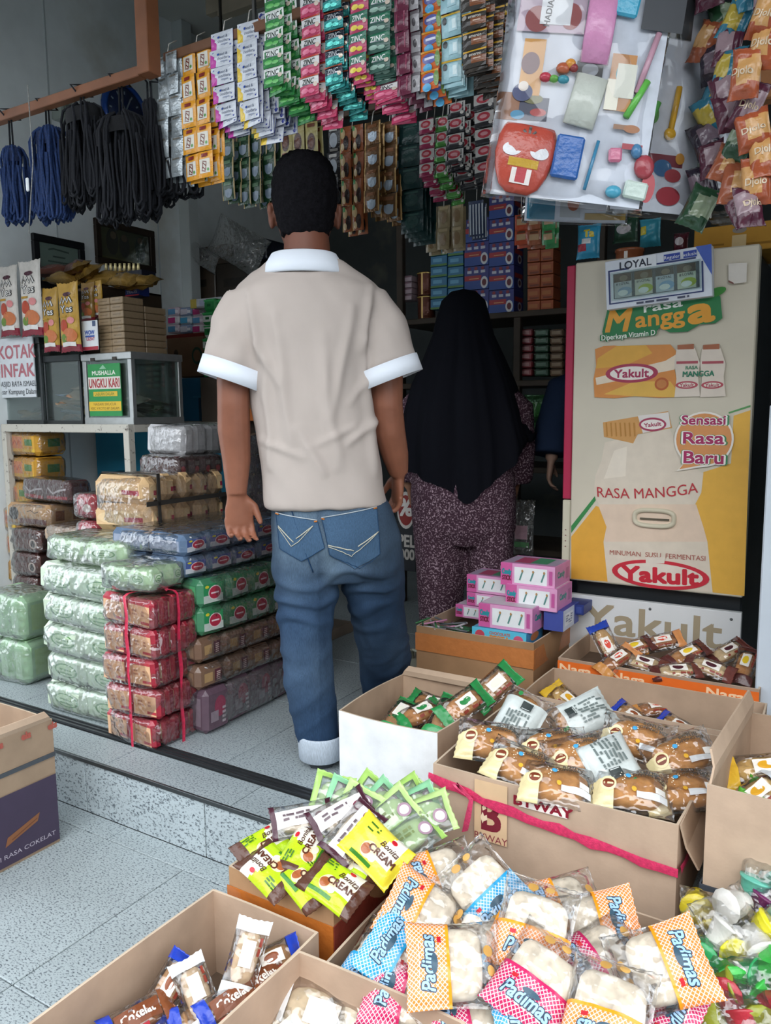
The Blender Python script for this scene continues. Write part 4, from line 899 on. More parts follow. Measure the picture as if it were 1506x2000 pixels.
for px, py, z, an, ti, k, lb in [(810, 1590, .35, 60, 35, 2, 'green bread packet in the right back corner of cream carton'), (790, 1640, .335, 35, 35, 0, 'green bread packet with pink badge at the right rim')]: put_pack('bread_packet', lb, 'bread', pose(px, py, z, an, ti), *GRB[k], group='green bread row')
for px, py, z, an, ti, k, lb in [(590, 1600, .38, 12, 35, 0, 'white and purple packet at the left end of the green row'), (665, 1590, .40, 28, 35, 1, 'white and purple packet lying on top of the green row'), (690, 1625, .385, 50, 40, 0, 'white and purple packet standing before the yellow packet')]: put_pack('bread_packet', lb, 'bread', pose(px, py, z, an, ti), *PUB[k], group='white and purple packets')
# the heap of patterned bread bags
for px, py, z, an, ti, c, j, lb in [
    (860, 1718, 0.325, 20, 40, 'e98b3c', 0, 'orange lattice bread bag at the far left back of the heap'), (945, 1738, 0.360, 130, 50, '2f9fd4', 1, 'blue lattice bread bag standing at the top of the heap'), (830, 1788, 0.325, -28, 35, 'e98b3c', 1, 'orange lattice bread bag lying across the left of the heap'),
    (795, 1870, 0.290, -35, 35, '2f9fd4', 0, 'blue lattice bread bag at the left rim of the heap'), (885, 1885, 0.335, 2, 40, 'e98b3c', 0, 'orange lattice bread bag with loaf to the right in the left middle'), (960, 1808, 0.320, 150, 35, 'e98b3c', 1, 'orange lattice bread bag under the blue standing one'),
    (1045, 1810, 0.365, 78, 45, 'e98b3c', 1, 'orange lattice bread bag in the centre with upside-down lettering'), (1165, 1813, 0.330, 188, 35, 'e98b3c', 0, 'orange lattice bread bag right of the centre one'), (1055, 1915, 0.335, 60, 38, 'c4275f', 1, 'magenta lattice bread bag below the centre'), (1175, 1880, 0.315, 30, 30, 'c4275f', 0, 'magenta lattice bread bag under the right orange bag'),
    (1290, 1890, 0.345, 195, 40, 'e98b3c', 0, 'orange lattice bread bag hanging over the right rim'), (1190, 1975, 0.335, 80, 35, 'e98b3c', 0, 'orange lattice bread bag at the bottom edge of the picture'), (800, 1940, 0.260, -15, 25, 'c4275f', 0, 'magenta lattice bread bag low at the left front'), (920, 1970, 0.265, 10, 30, 'c4275f', 1, 'magenta lattice bread bag low at the front'), (1000, 1860, 0.305, 100, 30, '2f9fd4', 0, 'blue lattice bread bag half buried in the middle'), (745, 1890, 0.250, 60, 30, '2f9fd4', 1, 'blue lattice bread bag deep in the left corner'), (1270, 1970, 0.280, 150, 25, 'c4275f', 1, 'magenta lattice bread bag low at the right front'), (1060, 1995, 0.290, 10, 30, '2f9fd4', 1, 'blue lattice bread bag at the very front'), (1100, 1773, 0.300, 15, 30, 'e98b3c', 0, 'orange lattice bread bag at the back against the BYWAY carton')]:
    put_pack('bread_bag', lb, 'bread', pose(px, py, z, an, ti), *PAD[c][j], group='lattice bread bags')
for px, py, z, an, ti, k, lb in [(480, 1870, .27, 75, 55, 2, 'clear packet standing in the lower left carton'), (385, 1940, .22, 110, 40, 2, 'clear crumpled packet in the lower left carton'), (525, 1880, .24, 25, 35, 1, 'blue-ended packet at the back of the lower left carton'), (455, 1955, .22, 35, 35, 0, 'brown chocolate packet against the right wall of lower left carton'), (330, 1930, .21, 60, 40, 1, 'bright blue packet at the left of the lower left carton'), (270, 1990, .20, 30, 30, 0, 'blue and orange packet at the bottom edge of lower left carton'), (400, 1985, .19, 20, 30, 1, 'blue packet deep in the lower left carton'), (510, 1920, .225, 40, 30, 0, 'brown packet lettered coklat in the lower left carton')]:
    o = put_pack('snack_packet', lb, 'packet', pose(px, py, z, an, ti), *CK[k], group='packets in the lower left carton')
for px, py, z, an, ti, k, lb in [(620, 1985, .20, -20, 35, 0, 'clear bread bag with red stripe in the bottom carton'), (725, 1990, .20, 20, 35, 1, 'clear bread bag at the right in the bottom carton'), (560, 2030, .18, 40, 30, 1, 'clear bread bag at the frame edge in the bottom carton')]: put_pack('bread_bag', lb, 'bread', pose(px, py, z, an, ti), *CL[k], group='clear bread bags')
for px, py, z, an, ti, k, lb in [(1490, 1505, .45, 5, 40, 0, 'yellow and silver packet on top in the torn carton'), (1475, 1560, .42, 40, 35, 0, 'yellow packet lower in the torn carton'), (1455, 1620, .38, 70, 50, 1, 'lime packet seen through the torn corner'), (1490, 1590, .40, 80, 40, 1, 'lime packet behind the torn corner')]: put_pack('snack_packet', lb, 'packet', pose(px, py, z, an, ti), *YW[k], group='packets in the torn carton')
# jelly cup bags: clear bags of fluted jelly cups
def jelly_bag(col, px, py, z, an, ti, lb, n=4):
    p, R = pose(px, py, z, an, ti); t = thing('jelly_bag', lb, 'jelly', p, R, 'jelly cup bags')
    c = MB('gloss', col); c.lathe([(.017, -.028), (.021, -.01), (.026, .016), (.029, .018), (.029, .021), (.012, .023)], 12); me = c.mesh('jelly_cup')
    for i in range(n): place(me, 'jelly_cup', t, (-.05+.033*i, .022*(-1)**i, 0), (.9*(-1)**i, 1.1*math.sin(i*2.0), i))
    mb, sf = pillow(.16, .10, .05, lambda u, v, tt: (hx('ffffff'), 'film'), seed=int(px), nx=18, ny=12, wr=.25); place(mb.mesh('wrapper'), 'wrapper', t)
for a in [('c9b52e', 1420, 1800, .30, -10, 35, 'bag of yellow jelly cups at the top left of the jelly heap'), ('4a1f4a', 1410, 1860, .28, 20, 35, 'bag of dark purple jelly cups in the jelly heap'), ('e6dc2e', 1490, 1850, .30, 30, 40, 'bag of bright yellow jelly cups at the right edge'), ('2f9a5a', 1430, 1915, .27, -25, 35, 'bag of green jelly cups in the jelly heap'), ('3fb24a', 1495, 1920, .28, 15, 35, 'bag of light green jelly cups at the right edge'), ('8a8f2a', 1400, 1960, .26, 5, 30, 'bag of olive jelly cups at the left front of the jelly heap'), ('5fae9a', 1495, 1765, .32, 80, 50, 'bag of mint jelly cups standing at the right edge'), ('b0343f', 1480, 1985, .26, -20, 30, 'bag of red jelly cups at the bottom edge'), ('6a2a5a', 1500, 1800, .30, 60, 45, 'bag of plum jelly cups under the mint ones'), ('d9d6cf', 1445, 1835, .31, -60, 45, 'bag of milky jelly cups with a white paper slip')]: jelly_bag(*a)

# ------------------------------------------------------------------ drinks cooler
YD = 2.70
cx0, cx1 = aty(1118, 820, YD).x, aty(1468, 820, YD).x; cz0, cz1 = .595, aty(1300, 495, YD).z
co = thing('drinks_cooler', 'white drinks cooler with a mango yogurt drink advert on its door', 'cooler', ((cx0+cx1)/2, YD, UZ))
def DL(px, py):      # a point of the door as the photo shows it, in the door's own metres
    p = aty(px, py, YD); return (p.x-(cx0+cx1)/2, p.z-UZ)
m = MB('enamel', '24282c'); W2 = (cx1-cx0)/2; z0d, z1d = cz0-UZ, cz1-UZ
m.box(-W2+.01, W2-.008, .055, .56, .02, z1d-.012, b=.006); m.build('cabinet', co, label='dark cooler cabinet')
m = MB('enamel', 'd2c9b6'); m.box(-W2, W2, 0, .05, z0d, z1d, b=.004); door = m.build('door', co, label='cream door with printed advert')
m = MB('rubber', '17191b'); m.box(-W2+.012, W2-.012, .048, .058, z0d+.01, z1d-.01); m.build('door_gasket', co)
m = MB('enamel', 'b22a4e'); a_ = DL(1094, 515)[0]; m.box(-W2-.034, -W2-.004, .012, .05, DL(1100, 975)[1], z1d-.005, b=.003)
for i in range(4): m.box(-W2-.022, -W2-.018, .0115, .0125, .54+.02*i, .543+.02*i, '6d1a30')
m.build('side_trim', co, label='red vertical trim strip')
m = MB('enamel', 'cfc9b4'); m.box(-W2-.034, -W2-.004, .014, .05, DL(1100, 1116)[1], DL(1100, 976)[1]-.002, b=.003); m.build('side_trim', co, label='cream lower trim strip')
m = MB('enamel', 'dfe0e0'); kz = aty(1300, 1180, YD).z-UZ; m.box(-W2+.005, W2, -.004, .02, .04, kz, b=.002)
for x, z in ((-W2+.03, kz-.02), (0, kz-.022), (W2-.03, kz-.024)): m.lathe([(.005, 0), (.004, .003)], 10, '5d5f60', M=Matrix.Translation((x, -.004, z)) @ Matrix.Rotation(math.pi/2, 4, 'X'))
m.deco(flat((0, -.0045, kz-.075), (1, 0, 0), (0, 0, 1)), [('t', 'Yakult', 0, 0, .10, 'a99a80', {'bold': .03, 'w': .46})]); m.build('lower_panel', co, label='white lower panel lettered Yakult')
q = lambda *pts: [DL(*p) for p in pts]
sp = []
def ell(px, py, rx, ry, col, **k):
    x, z = DL(px, py); s_ = (DL(px+50, py)[0]-x)/50; sp.append(('e', x, z, rx*s_, ry*s_, col, dict(n=32, **k)))
def txt(s, px, py, hpx, col, wpx=None, **k):
    x, z = DL(px, py); s_ = (DL(px+50, py)[0]-x)/50
    if wpx: k['w'] = wpx*s_
    sp.append(('t', s, x, z, hpx*s_, col, k))
def pol(col, *pts): sp.append(('p', q(*pts), col))
pol('e4b04a', (1433, 812), (1466, 801), (1454, 1164), (1392, 1157), (1382, 1058), (1374, 1029), (1357, 987), (1370, 962), (1374, 922), (1428, 905))
pol('e3a842', (1116, 1048), (1164, 988), (1174, 991), (1185, 1029), (1179, 1058), (1187, 1136), (1116, 1130))
pol('3d8a4c', (1116, 1027), (1162, 969), (1164, 977), (1116, 1041)); pol('5e9a5c', (1423, 805), (1466, 791), (1466, 795), (1424, 808))
# bottle
pol('dccfbd', (1182, 864), (1308, 836), (1335, 900), (1374, 925), (1370, 962), (1357, 987), (1374, 1029), (1382, 1058), (1392, 1157), (1187, 1136), (1179, 1058), (1185, 1029), (1174, 991), (1160, 965), (1163, 930), (1175, 900))
pol('e0c8b2', (1168, 985), (1360, 985), (1374, 1029), (1382, 1058), (1181, 1058), (1185, 1029)); pol('e8dccb', (1200, 880), (1225, 872), (1222, 930), (1180, 935))
pol('cf9a5c', (1178, 825), (1305, 803), (1313, 836), (1246, 848), (1237, 866), (1180, 853)); pol('e3dcd6', (1246, 812), (1306, 805), (1310, 834), (1256, 846))
for i in range(7): pol('b8823f', (1183+i*9, 826), (1186+i*9, 825), (1188+i*9, 852), (1185+i*9, 853))
ell(1275, 829, 27, 14, 'a8415c'); ell(1275, 829, 23, 10, 'efe6df'); txt('Yakult', 1275, 829, 8, 'a8415c', 34, bold=.05, rot=.12)
txt('RASA MANGGA', 1262, 956, 21, 'b8373f', 200, bold=.01, rot=.09, arc=-.012)
txt('MINUMAN  SUSU  FERMENTASI', 1282, 1084, 10, 'a85a50', 190, rot=.02)
ell(1288, 1122, 97, 30, 'c8303f'); ell(1288, 1122, 85, 23, 'e0d4c6'); pol('e0d4c6', (1262, 1088), (1300, 1088), (1298, 1100), (1262, 1100))
txt('Yakult', 1288, 1123, 30, 'c62a3a', 152, bold=.07, rot=.03)
# multipack picture
pol('d98f4c', (1163, 682), (1180, 676), (1200, 675), (1230, 678), (1262, 674), (1310, 673), (1325, 690), (1318, 720), (1326, 760), (1318, 776), (1290, 777), (1240, 774), (1200, 778), (1162, 776), (1160, 740), (1165, 715))
pol('e0aa4a', (1205, 676), (1262, 674), (1275, 690), (1220, 715), (1165, 720), (1168, 700)); pol('e3b455', (1180, 770), (1240, 745), (1310, 745), (1325, 765), (1318, 776), (1240, 774)); pol('ead9c2', (1164, 738), (1300, 705), (1325, 690), (1318, 722), (1166, 752))
ell(1234, 729, 52, 19, 'ab3d58'); ell(1234, 729, 43, 13.5, 'f0e8e0'); txt('Yakult', 1234, 729, 16, 'a8385a', 68, bold=.05)
ell(1293, 750, 14, 13, 'bb6236'); ell(1293, 750, 10, 9, 'c9824a')
for bx_ in (1322, 1372):
    pol('dfd2c4', (bx_, 682), (bx_+36, 680), (bx_+46, 710), (bx_+42, 735), (bx_+46, 774), (bx_-4, 776), (bx_, 740), (bx_-4, 710)); pol('a8674a', (bx_+2, 674), (bx_+34, 672), (bx_+34, 682), (bx_+2, 683)); pol('b05560', (bx_, 706), (bx_+42, 705), (bx_+42, 710), (bx_, 711))
    ell(bx_+20, 752, 22, 8, 'b8505c'); ell(bx_+20, 752, 17, 5, 'e6dbcd'); txt('Yakult', bx_+20, 752, 7, 'b0405a', 28, bold=.04)
txt('RASA', 1352, 718, 7, '4d8a6a', 24, bold=.04); txt('MANGGA', 1365, 730, 11, '2f7a5e', 62, bold=.05)
# speech bubble
pol('e9e2d6', (1322, 920), (1345, 895), (1372, 912)); ell(1375, 858, 59, 58, 'ece6dc'); ell(1375, 858, 55, 54, 'd9955c'); pol('d9955c', (1328, 916), (1345, 895), (1372, 908))
for s_, y_, w_, h_ in (('Sensasi', 820, 90, 19), ('Rasa', 855, 84, 24), ('Baru', 893, 82, 25)):
    txt(s_, 1376, y_, h_, '3f8a5a', w_+4, bold=.12); txt(s_, 1375, y_, h_, 'f3ede6', w_, bold=.10); txt(s_, 1375, y_, h_, 'a83060', w_-4, bold=.04)
# rasa Mangga logo
pol('2f7d4c', (1178, 648), (1190, 596), (1240, 596), (1262, 586), (1340, 578), (1380, 560), (1408, 580), (1412, 622), (1398, 632), (1368, 634), (1345, 648), (1310, 650), (1290, 640), (1278, 655), (1180, 662))
ell(1398, 572, 22, 9, '3f8a3a', rot=.3); ell(1378, 566, 9, 14, '4d9a44', rot=-.6); sp.append(('l', q((1372, 556), (1384, 540), (1380, 520)), .006, '2f7a3f'))
txt('rasa', 1296, 596, 18, 'eef0ea', 76, bold=.03, rot=.10)
txt('M', 1210, 626, 42, 'e6a23c', 50, bold=.05, shear=.2); txt('angg', 1290, 619, 32, 'e6a23c', 96, bold=.035, rot=.06); txt('a', 1370, 604, 52, 'e6a23c', 48, bold=.06, rot=.1)
txt('Diperkaya Vitamin D', 1228, 655, 10, '2f7d4c', 110, bold=.12, rot=.05); txt('Diperkaya Vitamin D', 1228, 655, 10, 'f2f2ea', 106, bold=.02, rot=.05)
pol('dcd5cc', (1424, 516), (1460, 514), (1459, 552), (1434, 555), (1424, 548)); pol('7d5148', (1424, 548), (1434, 553), (1434, 556), (1424, 552))
mb = MB('print'); mb.deco(flat((0, -.0004, 0), (1, 0, 0), (0, 0, 1)), sp, 1, 1, off=.0004, step=.00014); mb.build('advert', door)
hx0, hz0 = DL(1278, 1012); m = MB('enamel', 'cfc6ae'); S_ = (DL(1328, 1012)[0]-hx0)/50
def oval(rx, rz, y, n=32, e=3.2):
    out = []
    for k in range(n): t_ = 2*math.pi*k/n; c, s_ = math.cos(t_), math.sin(t_); out.append(Vector((hx0+math.copysign(abs(c)**(2/e), c)*rx*S_, y, hz0+math.copysign(abs(s_)**(2/e), s_)*rz*S_)))
    return out
R_ = [oval(44, 21, -.001), oval(43, 20, -.010), oval(39, 17, -.013), oval(35, 12, -.008), oval(34, 11, .004), oval(33, 10, -.0005)]; V = [p for r_ in R_ for p in r_]; n = 32
m.add(V, [(i*n+k, i*n+(k+1) % n, (i+1)*n+(k+1) % n, (i+1)*n+k) for i in range(len(R_)-1) for k in range(n)], smooth=True)
m.add(R_[-1], [tuple(range(n))], '7d735f'); m.box(hx0-28*S_, hx0+30*S_, -.0062, -.0035, hz0-4*S_, hz0+0*S_, '5d5444'); m.build('handle_recess', door, label='cream oval door handle')
# cigarette display box on the door
a0, a1 = aty(1184, 505, 2.655), aty(1388, 590, 2.655); bw_, bh_ = a1.x-a0.x, aty(1285, 494, 2.655).z-aty(1285, 592, 2.655).z; zc_ = (aty(1285, 494, 2.655).z+aty(1285, 592, 2.655).z)/2
ly = thing('cigarette_display', 'white and blue LOYAL display box fixed across the cooler door top', 'display box', ((a0.x+a1.x)/2, 2.655, zc_), (0, math.radians(-3.5), 0))
m = MB('print', 'dfe4ee'); m.box(-bw_/2, bw_/2, .002, .042, -bh_/2, bh_/2, b=.002)
m.deco(flat((0, .0015, 0), (1, 0, 0), (0, 0, 1)), [('p', [(.36, .5), (.5, .5), (.5, -.1)], '4a64b8'), ('r', -.47, .27, .36, .30, '2c3a70', {'n': 2}), ('r', -.47, -.40, -.455, .3, '2c3a70', {'n': 2}), ('r', -.47, -.40, .42, -.375, '2c3a70', {'n': 2}), ('r', .41, -.4, .425, .2, '2c3a70', {'n': 2}), ('r', -.26, .24, .0, .48, 'e8ecf2'), ('t', 'LOYAL', -.2, .36, .15, '2a2f3f', {'bold': .03}), ('r', .07, .31, .22, .44, '2f46a0'), ('r', .25, .31, .37, .44, '2f46a0'), ('t', 'Reguler', .145, .375, .07, 'e8ecf2', {}), ('t', 'Exclusive', .31, .375, .07, 'e8ecf2', {}), ('r', -.42, -.30, .39, .21, '565d66')] + squig(-.2, -.48, .3, -.41, 1, '4a4f66', 3), bw_, bh_); m.build('box_body', ly)
for i in range(4):
    m = MB('print', ('c9ccd0', 'd8d7c9', 'c9d2dc', 'd5d9c8')[i]); xx = (-.325+.2*i)*bw_; m.box(xx-.085*bw_, xx+.085*bw_, -.004, .0, -.29*bh_, .19*bh_, b=.001)
    m.deco(flat((xx, -.0042, 0), (1, 0, 0), (0, 0, 1)), [('r', -.085, .03, .085, .19, ('5a4a42', '6b5238', '4d4a48', '5f4f44')[i]), ('e', .01, .1, .04, .06, '8a7a6a'), ('t', '# LOYAL', 0, -.01, .05, '4a4f5a', {'w': .13, 'bold': .02}), ('e', .02, -.17, .07, .09, ('9fb4cc', 'b4c04a', '8fb4d8', 'b4c04a')[i]), ('e', .0, -.20, .05, .06, 'eef0ee')], bw_, bh_); m.build('cigarette_pack', ly)
m = MB('glass'); m.box(-.44*bw_, .41*bw_, -.007, -.0062, -.34*bh_, .24*bh_); m.build('clear_window', ly)

def boxpx(name, label, cat, px0, px1, pyt, pyb, Y, dep, col, spec=(), side=(), top=None, mat='print', b=.002, group=None, rotz=0., z0=None):
    """a box whose street face fills this part of the photo at shop depth Y"""
    pm = (pyt+pyb)/2; A, B = aty(px0, pm, Y), aty(px1, pm, Y); zt, zb = aty((px0+px1)/2, pyt, Y).z, aty((px0+px1)/2, pyb, Y).z if z0 is None else z0
    W, H = B.x-A.x, zt-zb; m = MB(mat, col); m.box(-W/2, W/2, 0, dep, 0, H, b=min(b, W*.2, H*.2))
    m.deco(flat((0, 0, H/2), (1, 0, 0), (0, 0, 1)), list(spec), W, H, off=.0004)
    if side: m.deco(flat((W/2, dep/2, H/2), (0, 1, 0), (0, 0, 1)), list(side), dep, H, off=.0004)
    if top: m.deco(flat((0, dep/2, H), (1, 0, 0), (0, 1, 0)), list(top), W, dep, off=.0004)
    return tag(m.build(name, None, ((A.x+B.x)/2, Y, zb), (0, 0, rotz)), label, cat, group)

# toy boxes in pink and blue on the taped carton
PK = 'd98cc0'
def toyspec(sd): return [('r', -.5, -.5, .5, .5, 'dfa0c8'), ('r', -.5, -.5, -.28, .5, 'd0609e'), ('r', -.24, -.36, .36, .36, 'eceff0'), ('t', 'Candy', -.385, .12, .22, '2f8f9a', {'w': .17, 'bold': .08}), ('t', 'STICK', -.385, -.16, .20, '7a2a40', {'w': .16, 'bold': .06})] + [('l', [(-.14+.2*i, -.22), (-.08+.2*i, .22)], .07, '5f8f8a') for i in range(3)] + [('e', -.09+.2*i, .2, .018, .06, 'b58a5a') for i in range(3)] + [('r', .40, -.3, .46, .3, 'c25a9a')]
TS = [('r', -.5, -.5, .5, .5, 'cf86b8'), ('t', 'Candy', -.1, .08, .26, '2f8f8a', {'w': .45, 'bold': .06}), ('r', .22, -.25, .42, .25, 'b06a9a')]
for nm, a, Y, dep, lb in [('toy_box', (988, 1088, 1146, 1190), 2.46, .15, 'pink toy box second from the top of the stack'), ('toy_box', (978, 1084, 1103, 1147), 2.47, .15, 'pink toy box on top of the stack'), ('toy_box', (935, 1040, 1184, 1230), 2.40, .13, 'pink toy box at the front above the blue box'), ('toy_box', (912, 1000, 1126, 1160), 2.53, .13, 'pink toy box at upper left full of coloured sticks'), ('toy_box', (912, 990, 1161, 1186), 2.53, .13, 'pink toy box in the left middle of the stack'), ('toy_box', (890, 955, 1184, 1208), 2.53, .13, 'pink toy box lowest at left')]:
    boxpx(nm, lb, 'toy box', *a, Y, dep, PK, toyspec(1), TS, [('r', -.48, -.4, .48, .4, 'a89ab0'), ('r', -.3, -.35, .0, .3, 'b0486a'), ('r', .0, -.3, .3, .35, '4a8f6a')] if '1103' in str(a) or '1126' in str(a) else [('r', -.47, -.42, .47, .42, 'cfc4cc')], group='toy boxes on the taped carton')
boxpx('toy_box', 'light blue toy box lettered PESTA under the pink boxes', 'toy box', 922, 1028, 1231, 1258, 2.39, .15, '4fb0d0', [('r', -.5, -.5, .5, .5, '5cc0dc'), ('e', -.35, 0, .09, .34, 'c44a5a'), ('t', 'PESTA', .02, -.12, .36, 'd9822f', {'w': .36, 'bold': .06}), ('t', 'CHOCOLATE', .02, .24, .2, 'c9582f', {'w': .38, 'bold': .04}), ('e', .36, -.05, .09, .34, 'd05a7a')], [('r', -.5, -.5, .5, .5, '4f9ad0'), ('e', 0, 0, .25, .3, 'd98a5a')])
boxpx('toy_box', 'navy and white box at the right of the pink stack', 'toy box', 1062, 1100, 1192, 1232, 2.47, .16, '3a4a9a', [('r', -.5, -.5, .5, .5, '44529e')], [('r', -.5, -.5, .5, .5, 'c9d2e4'), ('r', -.4, -.3, .1, .3, 'e6eaf0'), ('r', .2, -.5, .5, .5, '3a4a9a')]+squig(-.35, -.25, .05, .25, 4, '7a84a0', 2))
boxpx('toy_box', 'flat navy box behind the navy and white one', 'toy box', 1100, 1140, 1180, 1200, 2.60, .1, '2c3a7a', [('r', -.4, -.3, .4, .3, '3f4f94')])
m = MB('gloss', '3f7a4a'); r = random.Random(5)
for i in range(26): a = Vector((r.uniform(-.09, .09), r.uniform(-.05, .05), r.uniform(0, .02))); v = Vector((r.uniform(-.05, .05), r.uniform(-.03, .03), .006)); m.tube([a-v, a+v], .0035, 5, r.choice(('3f7a4a', '2f5f3f', 'b7b0b4', 'c98aa8', '5a5f62')))
o = tag(m.build('toy_stick_pouch', None, atz(868, 1228, .44)), 'pouch of green and pink sticks in the taped carton corner', 'toys'); o['kind'] = 'stuff'

# things standing on the cooler
ct = cz1
def bag_up(name, label, cat, px, py, wpx, hpx, Y, design, seed=1, t=.06, group=None, tilt=0.):
    """an upright pillow packet seen from the front"""
    c = aty(px, py, Y); W = aty(px+wpx/2, py, Y).x-aty(px-wpx/2, py, Y).x; H = aty(px, py-hpx/2, Y).z-aty(px, py+hpx/2, Y).z
    fn, spec = design; mb, sf = pillow(H, W, t, fn, nx=18, ny=12, seed=seed, wr=.16)
    g = lambda x, y, l: sf(y, -x, l)
    mb.deco(g, spec, W, H, off=.0012, mat='gloss')
    R = frame((math.sin(tilt), 0, math.cos(tilt)), (-math.cos(tilt), 0, math.sin(tilt))); return tag(place(mb.mesh(name), name, None, c, R), label, cat, group)
solid = lambda c, m='gloss': (lambda u, v, t_: (hx(c), m))
bag_up('snack_bag', 'blue and red striped snack bag on the cooler at left', 'snack', 1150, 472, 46, 70, 2.85, (solid('3a9ac0'), [('r', -.4, -.3, .0, -.1, 'b03a4a'), ('r', -.2, -.1, .2, .05, 'e6e6e6'), ('t', 'Ta', .1, .2, .2, 'd9c23a', {'bold': .08})]), 1)
bag_up('snack_bag', 'dark green snack bag above the orange tub', 'snack', 1222, 450, 50, 50, 2.9, (solid('2f4a3a'), [('e', 0, 0, .3, .2, 'b4aeb0')]), 2)
bag_up('snack_bag', 'teal snack bag with yellow mark beside the orange tub', 'snack', 1270, 455, 42, 55, 2.9, (solid('3f94a8'), [('r', -.4, -.1, -.1, .2, 'c9b83a')]), 3)
bag_up('snack_bag', 'red and white sweet bag beside the yellow carton', 'snack', 1330, 474, 30, 40, 2.88, (solid('5a2a35'), [('e', 0, 0, .3, .2, 'c9c0c4')]), 4)
p = aty(1222, 498, 2.85); m = MB('gloss', '9a5a3a'); m.lathe([(.044, 0), (.047, .008), (.047, .05), (.05, .052), (.05, .062), (.02, .063)], 28); m.box(-.006, .006, -.0485, -.047, .01, .05, 'e6e0d8'); tag(m.build('plastic_tub', None, (p.x, 2.9, ct)), 'orange brown round tub on top of the cooler', 'tub')
bxc = boxpx('carton', 'yellow brown carton with round hand hole on the cooler at right', 'carton', 1356, 1530, 437, 482, 2.80, .3, 'b08236', [('e', .02, .28, .08, .12, '8a8078'), ('r', -.42, -.35, -.1, -.28, '8a6428'), ('r', -.42, -.22, -.15, -.15, '8a6428'), ('r', .1, -.3, .4, -.22, '8a6428'), ('r', -.06, -.4, .1, .1, 'cdb487')], mat='card', z0=ct)
m = MB('film'); mb, sf = pillow(.12, .06, .05, lambda u, v, t_: (hx('e9e4e2'), 'frost_film'), seed=4, nx=14, ny=10, wr=.3); sf_ = mb.mesh('plastic_bag'); tag(place(sf_, 'plastic_bag', None, aty(1418, 432, 2.88)+Vector((0, 0, .01))), 'crumpled clear bag lying on the yellow brown carton', 'plastic bag')
# edge of the white cabinet at the right border
boxpx('cabinet', 'white cabinet edge at the right border of the picture', 'cabinet', 1487, 1570, 790, 1420, 2.36, .3, 'c9d2dc', mat='enamel', z0=UZ, b=.004)

# ------------------------------------------------------------------ back shelves
ys = 3.62
sz = aty(960, 612, ys).z; sz2 = aty(1060, 742, ys).z; sx0, sx1 = aty(775, 620, ys).x, aty(1180, 620, ys).x
sh_ = thing('shelf_rack', 'dark wooden shelf rack along the back of the shop', 'shelf', ((sx0+sx1)/2, ys, UZ))
L = (sx1-sx0)/2
for z in (sz-UZ, sz2-UZ, .75, .35): m = MB('wood', '4a4036'); m.box(-L, L, -.01, .42, z-.028, z, b=.003); m.build('shelf_board', sh_)
for k_, x in enumerate((-L+.02, aty(1010, 700, ys).x-(sx0+sx1)/2, L-.02)): m = MB('wood', '453b32'); m.box(x-.018, x+.018, -.006, .03, 0, sz-UZ+(-.028 if k_ == 1 else .55), b=.003); m.build('upright', sh_)
CF = [('r', -.5, -.02, .5, .5, '3a3f86'), ('r', -.5, -.5, .5, .0, '2f4f9a'), ('r', -.5, -.12, .2, .10, 'a82f38'), ('e', .32, -.22, .15, .26, 'd9d9dc'), ('e', .32, -.22, .09, .15, '6a2430'), ('r', -.3, -.06, .1, -.02, 'd9a070')] + [('r', -.38+.28*i, .2, -.2+.28*i, .32, 'c9c9d6') for i in range(3)] + [('e', -.3+.28*i, .40, .07, .07, '8a2f3f') for i in range(3)]
CFS = [('r', -.5, -.5, .5, .5, '343a7c'), ('r', -.4, .0, .4, .2, '9a2f38'), ('e', .1, -.2, .2, .2, 'c9c9cf'), ('e', .1, -.2, .12, .12, '5a2430')]
for c, (x0, x1, yt) in enumerate(((907, 955, 446), (955, 1004, 400))):
    for r_ in range(5 if c else 4):
        yb = 612-r_*46.5
        if yb < 420: continue
        boxpx('coffee_box', 'blue and red coffee box, %s column, %s from the shelf' % ('right' if c else 'left', ORD[r_]), 'box', x0+.5, x1-.5, yb-45.5, yb-.5, ys, .12, '3a3f86', CF, CFS, group='coffee boxes on the back shelf')
for c in range(2):
    for r_ in range(7):
        yb = 604-r_*21; boxpx('soap_box', 'light blue carton, %s column, %s from the shelf' % ('right' if c else 'left', ORD[r_]), 'box', 841+c*34, 873+c*32, yb-20.3, yb-.4, ys+.02, .12, '3f7fa8', [('r', -.5, -.5, .5, -.3, '5a8a4a'), ('r', -.35, -.1, .2, .25, '6fb0d0')], group='light blue cartons')
for c in range(2):
    for r_ in range(6):
        yb = 612-r_*25-c*2; boxpx('tea_box', 'orange brown box, %s column, %s from the shelf' % ('right' if c else 'left', ORD[r_]), 'box', 1030+c*26, 1055+c*26, yb-24, yb-.5, ys+.05, .1, 'a8552f', [('r', -.4, -.1, .3, .25, 'b8703f'), ('r', -.3, -.4, .4, -.25, '7a3a24')], group='orange brown boxes')
for r_ in range(2):
    z = sz+.0+r_*.118; p = aty(822, 600, ys); m = MB('foil', '6a3a2a'); m.lathe([(.046, 0), (.048, .004), (.046, .008), (.046, .108), (.048, .112), (.046, .116)], 28); m.box(-.004, .004, -.0475, -.046, .004, .112, 'd9b46a'); m.lathe([(.0485, .108), (.0485, .1135)], 28, 'c9a85a', cap=False); tag(m.build('milk_tin', None, (p.x, ys+.06, z)), ('lower' if r_ == 0 else 'upper')+' brown tin with gold stripe on the back shelf', 'tin', 'brown tins')
for r_ in range(4): boxpx('cigarette_carton', 'pale pink flat box, %s from the bottom, behind the tins' % ORD[r_], 'box', 779, 804, 586-r_*12-11, 586-r_*12, ys+.02, .1, 'b9a4ac', [('r', -.5, .2, .5, .5, '7a5a66')], group='pale pink flat boxes')
